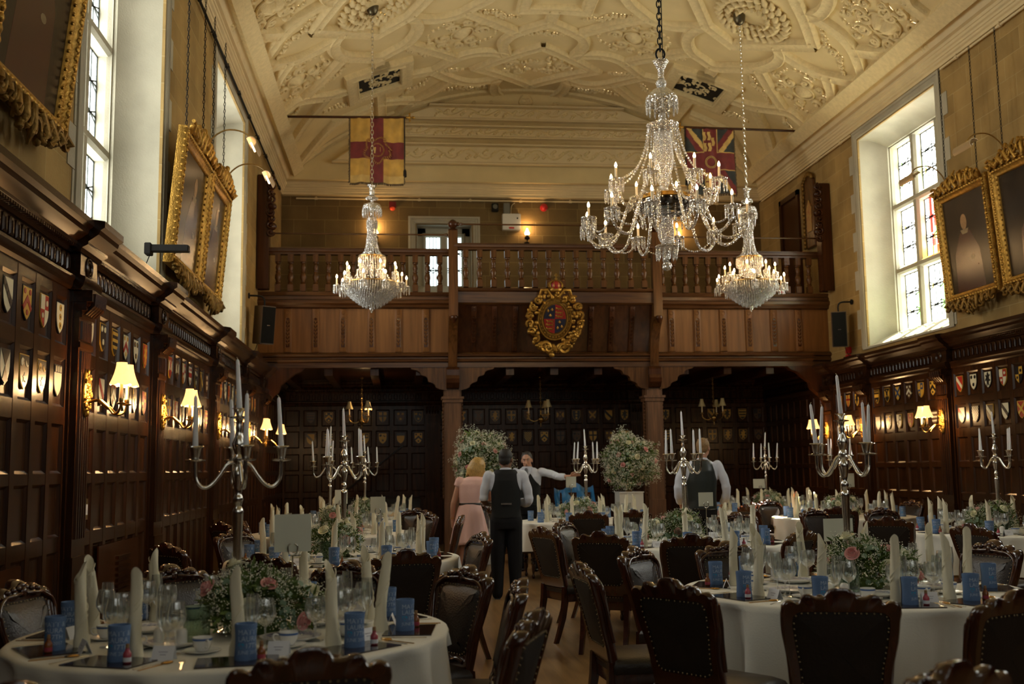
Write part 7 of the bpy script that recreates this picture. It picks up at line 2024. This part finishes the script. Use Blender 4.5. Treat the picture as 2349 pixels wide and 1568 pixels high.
waistcoat(tA, [(.90,0,0,.172,.128),(1.0,0,0,.165,.125),(1.10,0,0,.168,.128),(1.22,0,.003,.172,.138),(1.33,0,0,.158,.138),(1.41,0,0,.150,.118),(1.452,0,0,.112,.090)], M['vest'])
g = G(); g.box(-.06,.06,-.137,-.128,1.055,1.075); g.cbox((.012,-.139,1.065), (.018,.004,.02)); obj('back_cinch', g, M['silver'], tA, smooth=0)
# man in waistcoat and tie, arm stretched towards the tables
SR = [(.88,0,0,.152,.11),(1.0,0,0,.152,.112),(1.12,0,.0,.160,.116),(1.24,0,.01,.180,.124),(1.34,.0,.015,.192,.12),(1.42,0,.01,.175,.10),(1.47,0,.01,.10,.075)]
tB, T = man('person in dark waistcoat and grey tie facing us with one arm stretched out, palm open', (1.87,15.3,0), R(158), dict(neck=(0,.02,1.49)), M['skin'], M['greyd'], None, SR,
    [dict(p=[(-.195,.01,1.41),(-.36,.02,1.37),(-.46,.04,1.335),(-.64,.07,1.335)], hd=(-.9,.1,.32), up=(-.2,-.6,.7), th=(.0,.6,.8), sleeve=.86, curl=.08, spread=.5), dict(p=[(.195,.01,1.41),(.24,.03,1.20),(.24,.05,1.10),(.18,.2,1.0)], hd=(-.3,.8,-.3), up=(.8,.2,.2), th=(0,.3,.8), sleeve=.9)],
    (.01,.05,1.578), R(8), (R(-8),R(3)), [[(-.09,0,.90),(-.10,.01,.5),(-.105,-.01,.26),(-.11,-.03,.06)],[(.09,0,.90),(.095,.01,.5),(.095,-.01,.26),(.10,-.03,.06)]])
eyes(tB, T)
g = G(); brows(g, T); g.tube([T @ Vector((-.022,.093,-.067)), T @ Vector((0,.096,-.066)), T @ Vector((.022,.093,-.067))], [.001,.0025,.001], 5); obj('eyebrow', g, M['greyd'], tB, smooth=60)
waistcoat(tB, [(.92,0,.005,.172,.132),(1.02,0,.005,.168,.132),(1.12,0,.005,.172,.136),(1.24,0,.008,.176,.142),(1.34,0,.005,.160,.138),(1.42,0,-.005,.150,.112),(1.46,0,-.02,.11,.08)], M['vest'])
g = G(); g.prism([(-.075,1.47),(0,1.22),(.075,1.47),(.05,1.49),(-.05,1.49)], .10, .155, lambda u, v, w: (u, w-(v-1.22)*.12, v)); obj('shirt_front', g, M['shirt'], tB, smooth=0)
g = G(); g.prism([(-.016,1.465),(.016,1.465),(.02,1.44),(.034,1.24),(0,1.21),(-.034,1.24),(-.02,1.44)], .14, .168, lambda u, v, w: (u, w-(v-1.22)*.13, v)); obj('necktie', g, M['tie'], tB, smooth=0)
# waiter at the window-side tables, from behind
SR = [(.90,0,0,.158,.115),(1.02,0,0,.158,.115),(1.14,0,.0,.168,.122),(1.28,0,.005,.195,.130),(1.40,.0,.005,.205,.125),(1.48,0,.0,.185,.105),(1.54,0,0,.10,.08)]
tC, T = man('person with short sandy hair seen from behind in satin-backed waistcoat and sunlit white sleeves', (3.70,12.75,0), R(-6), dict(neck=(.02,-.01,1.565)), M['skin'], M['sandy'], None, SR,
    [dict(p=[(-.205,0,1.47),(-.275,-.03,1.28),(-.29,-.02,1.13),(-.24,.14,1.0)], hd=(.3,.6,-.6), up=(-.8,.2,.2), th=(.5,.3,0), sleeve=.95), dict(p=[(.205,0,1.47),(.28,-.03,1.28),(.30,-.02,1.12),(.27,.10,.98)], hd=(-.2,.5,-.8), up=(.8,.2,.2), th=(-.5,.3,0), sleeve=.95)],
    (.045,.01,1.68), R(-32), (R(2),0), [[(-.09,0,.93),(-.10,.01,.52),(-.105,-.01,.27),(-.11,-.03,.06)],[(.09,0,.93),(.095,.01,.52),(.095,-.01,.27),(.10,-.03,.06)]])
waistcoat(tC, [(.93,0,0,.182,.138),(1.04,0,0,.176,.136),(1.14,0,0,.180,.140),(1.28,0,.003,.192,.150),(1.40,0,0,.178,.146),(1.48,0,0,.160,.122),(1.535,0,0,.112,.092)], M['vestsat'])
# woman in a pale pink dress, leaning towards the others
tD = thing('person', 'person with a blonde bob in a belted pale pink dress, seen from behind', 'person', (.835,12.62,0), R(-6))
g = G(); T = head(g, (.10,.09,1.475), R(-52), (R(-14),R(10)), .97)
limb(g, [(.04,.01,1.30),(.06,.03,1.37),(.09,.07,1.43)], [.058,.046,.046])
TR_ = [(.80,0,0,.16,.11),(.95,0,0,.15,.105),(1.07,.0,.0,.118,.09),(1.18,.012,.005,.14,.10),(1.28,.03,.012,.165,.10),(1.335,.045,.02,.14,.085),(1.375,.05,.025,.07,.06)]
torso(g, [(z, a, b, rx*.88, ry*.88) for z, a, b, rx, ry in TR_])
limb(g, [(-.115,.0,1.315),(-.175,-.01,1.12),(-.20,-.01,1.03),(-.215,.05,.86)], [.043,.036,.033,.022]); hand(g, (-.215,.05,.86), (.05,.2,-1), (-.9,-.1,0), (.2,.8,0), .9, .35)
limb(g, [(.18,.03,1.315),(.235,.10,1.16),(.24,.14,1.08),(.16,.32,1.06)], [.043,.036,.033,.022]); hand(g, (.16,.32,1.06), (-.5,.8,.1), (.2,.2,1), (-.6,-.3,.2), .9, .35)
for s in (-1, 1): limb(g, [(s*.075,0,.82),(s*.075,.01,.45),(s*.07,-.015,.28),(s*.065,.0,.09)], [.078,.052,.046,.030])
remeshed('body', g, M['skin'], tD, .0075, 3)
g = G(); torso(g, [(1.03,.0,.0,.128,.098),(1.07,.0,.0,.124,.096),(1.18,.012,.005,.148,.108),(1.28,.03,.012,.172,.110),(1.335,.045,.02,.150,.094),(1.37,.05,.025,.085,.068)])
g.ell((-.115,.0,1.315), (.062,.055,.06), 12, 8); g.ell((.18,.03,1.315), (.062,.055,.06), 12, 8); g.tube([(-.115,0,1.315),(-.145,0,1.255)], [.056,.052], 14); g.tube([(.18,.03,1.315),(.205,.05,1.255)], [.056,.052], 14)
remeshed('dress_bodice', g, M['pinkd'], tD, .009, 4)
g = G(); rows = []
for k in range(12):
    t = k/11; z = 1.05-.47*t; row = []
    for i in range(64):
        a = 2*PI*i/64; r = .122+.105*t**.75 + (.016*math.sin(7*a+.5)+.010*math.sin(11*a))*t
        row.append((-.005*t+r*math.cos(a), r*.86*math.sin(a), z+.008*math.sin(3*a)*t))
    rows.append(row)
inn = [[(x*.98, y*.98, z) for x, y, z in r] for r in rows[::-1]]
g.strip(rows+inn, close_u=True); obj('dress_skirt', g, M['pinkd'], tD, smooth=180, recalc=True)
g = G(); g.strip([[(r*1.0*math.cos(2*PI*i/36), r*.78*math.sin(2*PI*i/36), z) for i in range(36)] for r, z in ((.130,1.035),(.134,1.04),(.133,1.062),(.128,1.066))], close_u=True); obj('belt', g, M['belt'], tD, smooth=50)
g = G(); g.tube([(-.2095+.026*math.cos(q*PI/6), .042+.026*math.sin(q*PI/6), .885) for q in range(12)], .005, 6, closed=True); obj('bracelet', g, M['gilt'], tD, smooth=60)
g = G(); h = G(); h.ell((0,-.02,.03), (.088,.104,.10), 20, 14); h.ell((0,-.05,-.05), (.092,.082,.085), 18, 12); h.ell((0,-.045,-.105), (.082,.066,.040), 16, 10)
h.ell((.07,.015,-.045), (.026,.05,.085), 12, 8); h.ell((-.07,.015,-.045), (.026,.05,.085), 12, 8)
rr = random.Random(6)
for i in range(70):
    a = rr.uniform(-.15*PI, 1.15*PI) + PI; x, y = .086*math.cos(a), -.02+.098*math.sin(a)
    h.tube([(x*.6, y*.6-.005, .115), (x*.98, y*.98, .05), (x*1.08, y*1.05-.01, -.04), (x*1.0, y*.95-.012, -.13-rr.uniform(0,.025))], [.008,.010,.010,.003], 6)
g.merge(h, T); remeshed('hair', g, M['blond'], tD, .008, 1)
g = G(); shoe(g, -.065, .01, 0, .88); shoe(g, .065, .01, 0, .88); obj('shoe', g, M['belt'], tD, smooth=60)
# ---------------------------------------------------------------- camera, light, view
cam = bpy.data.cameras.new('camera'); cam.sensor_width = 36; cam.lens = 36*2412.17/2349
co = bpy.data.objects.new('camera', cam); COL.objects.link(co)
pi_, ya_, ro_ = R(6.8633), R(6.174), R(-.814)
fw = Vector((math.sin(ya_)*math.cos(pi_), math.cos(ya_)*math.cos(pi_), math.sin(pi_)))
r0 = Vector((math.cos(ya_), -math.sin(ya_), 0)); u0 = r0.cross(fw)
rr_ = math.cos(ro_)*r0 + math.sin(ro_)*u0; uu_ = -math.sin(ro_)*r0 + math.cos(ro_)*u0
mw = Matrix((( rr_.x, uu_.x, -fw.x, 0), (rr_.y, uu_.y, -fw.y, 0), (rr_.z, uu_.z, -fw.z, 1.46), (0,0,0,1)))
co.matrix_world = mw
cam.clip_end = 200
cam.dof.use_dof = True; cam.dof.focus_distance = 8.0; cam.dof.aperture_fstop = 2.8
scn.camera = co
sun = bpy.data.lights.new('sun', 'SUN'); sun.energy = SUN; sun.angle = R(.6); sun.color = (1, .95, .86)
so = bpy.data.objects.new('sun', sun); COL.objects.link(so)
so.rotation_euler = Vector((-.766, -.30, -1)).to_track_quat('-Z', 'Y').to_euler()
w = bpy.data.worlds.new('sky'); scn.world = w; w.use_nodes = True
w.node_tree.nodes['Background'].inputs['Color'].default_value = (.75,.85,1,1)
w.node_tree.nodes['Background'].inputs['Strength'].default_value = .05
scn.view_settings.view_transform = 'Standard'; scn.view_settings.look = 'None'
scn.view_settings.gamma = 1; scn.view_settings.use_curve_mapping = False
scn.view_settings.exposure = EXPO
cy = scn.cycles
cy.max_bounces = 8; cy.diffuse_bounces = 4; cy.glossy_bounces = 3; cy.transmission_bounces = 4; cy.transparent_max_bounces = 16
cy.caustics_reflective = False; cy.caustics_refractive = False
cy.sample_clamp_indirect = 4.0; cy.sample_clamp_direct = 0
cy.use_denoising = True; cy.use_light_tree = True
cy.use_adaptive_sampling = True; cy.adaptive_threshold = .02
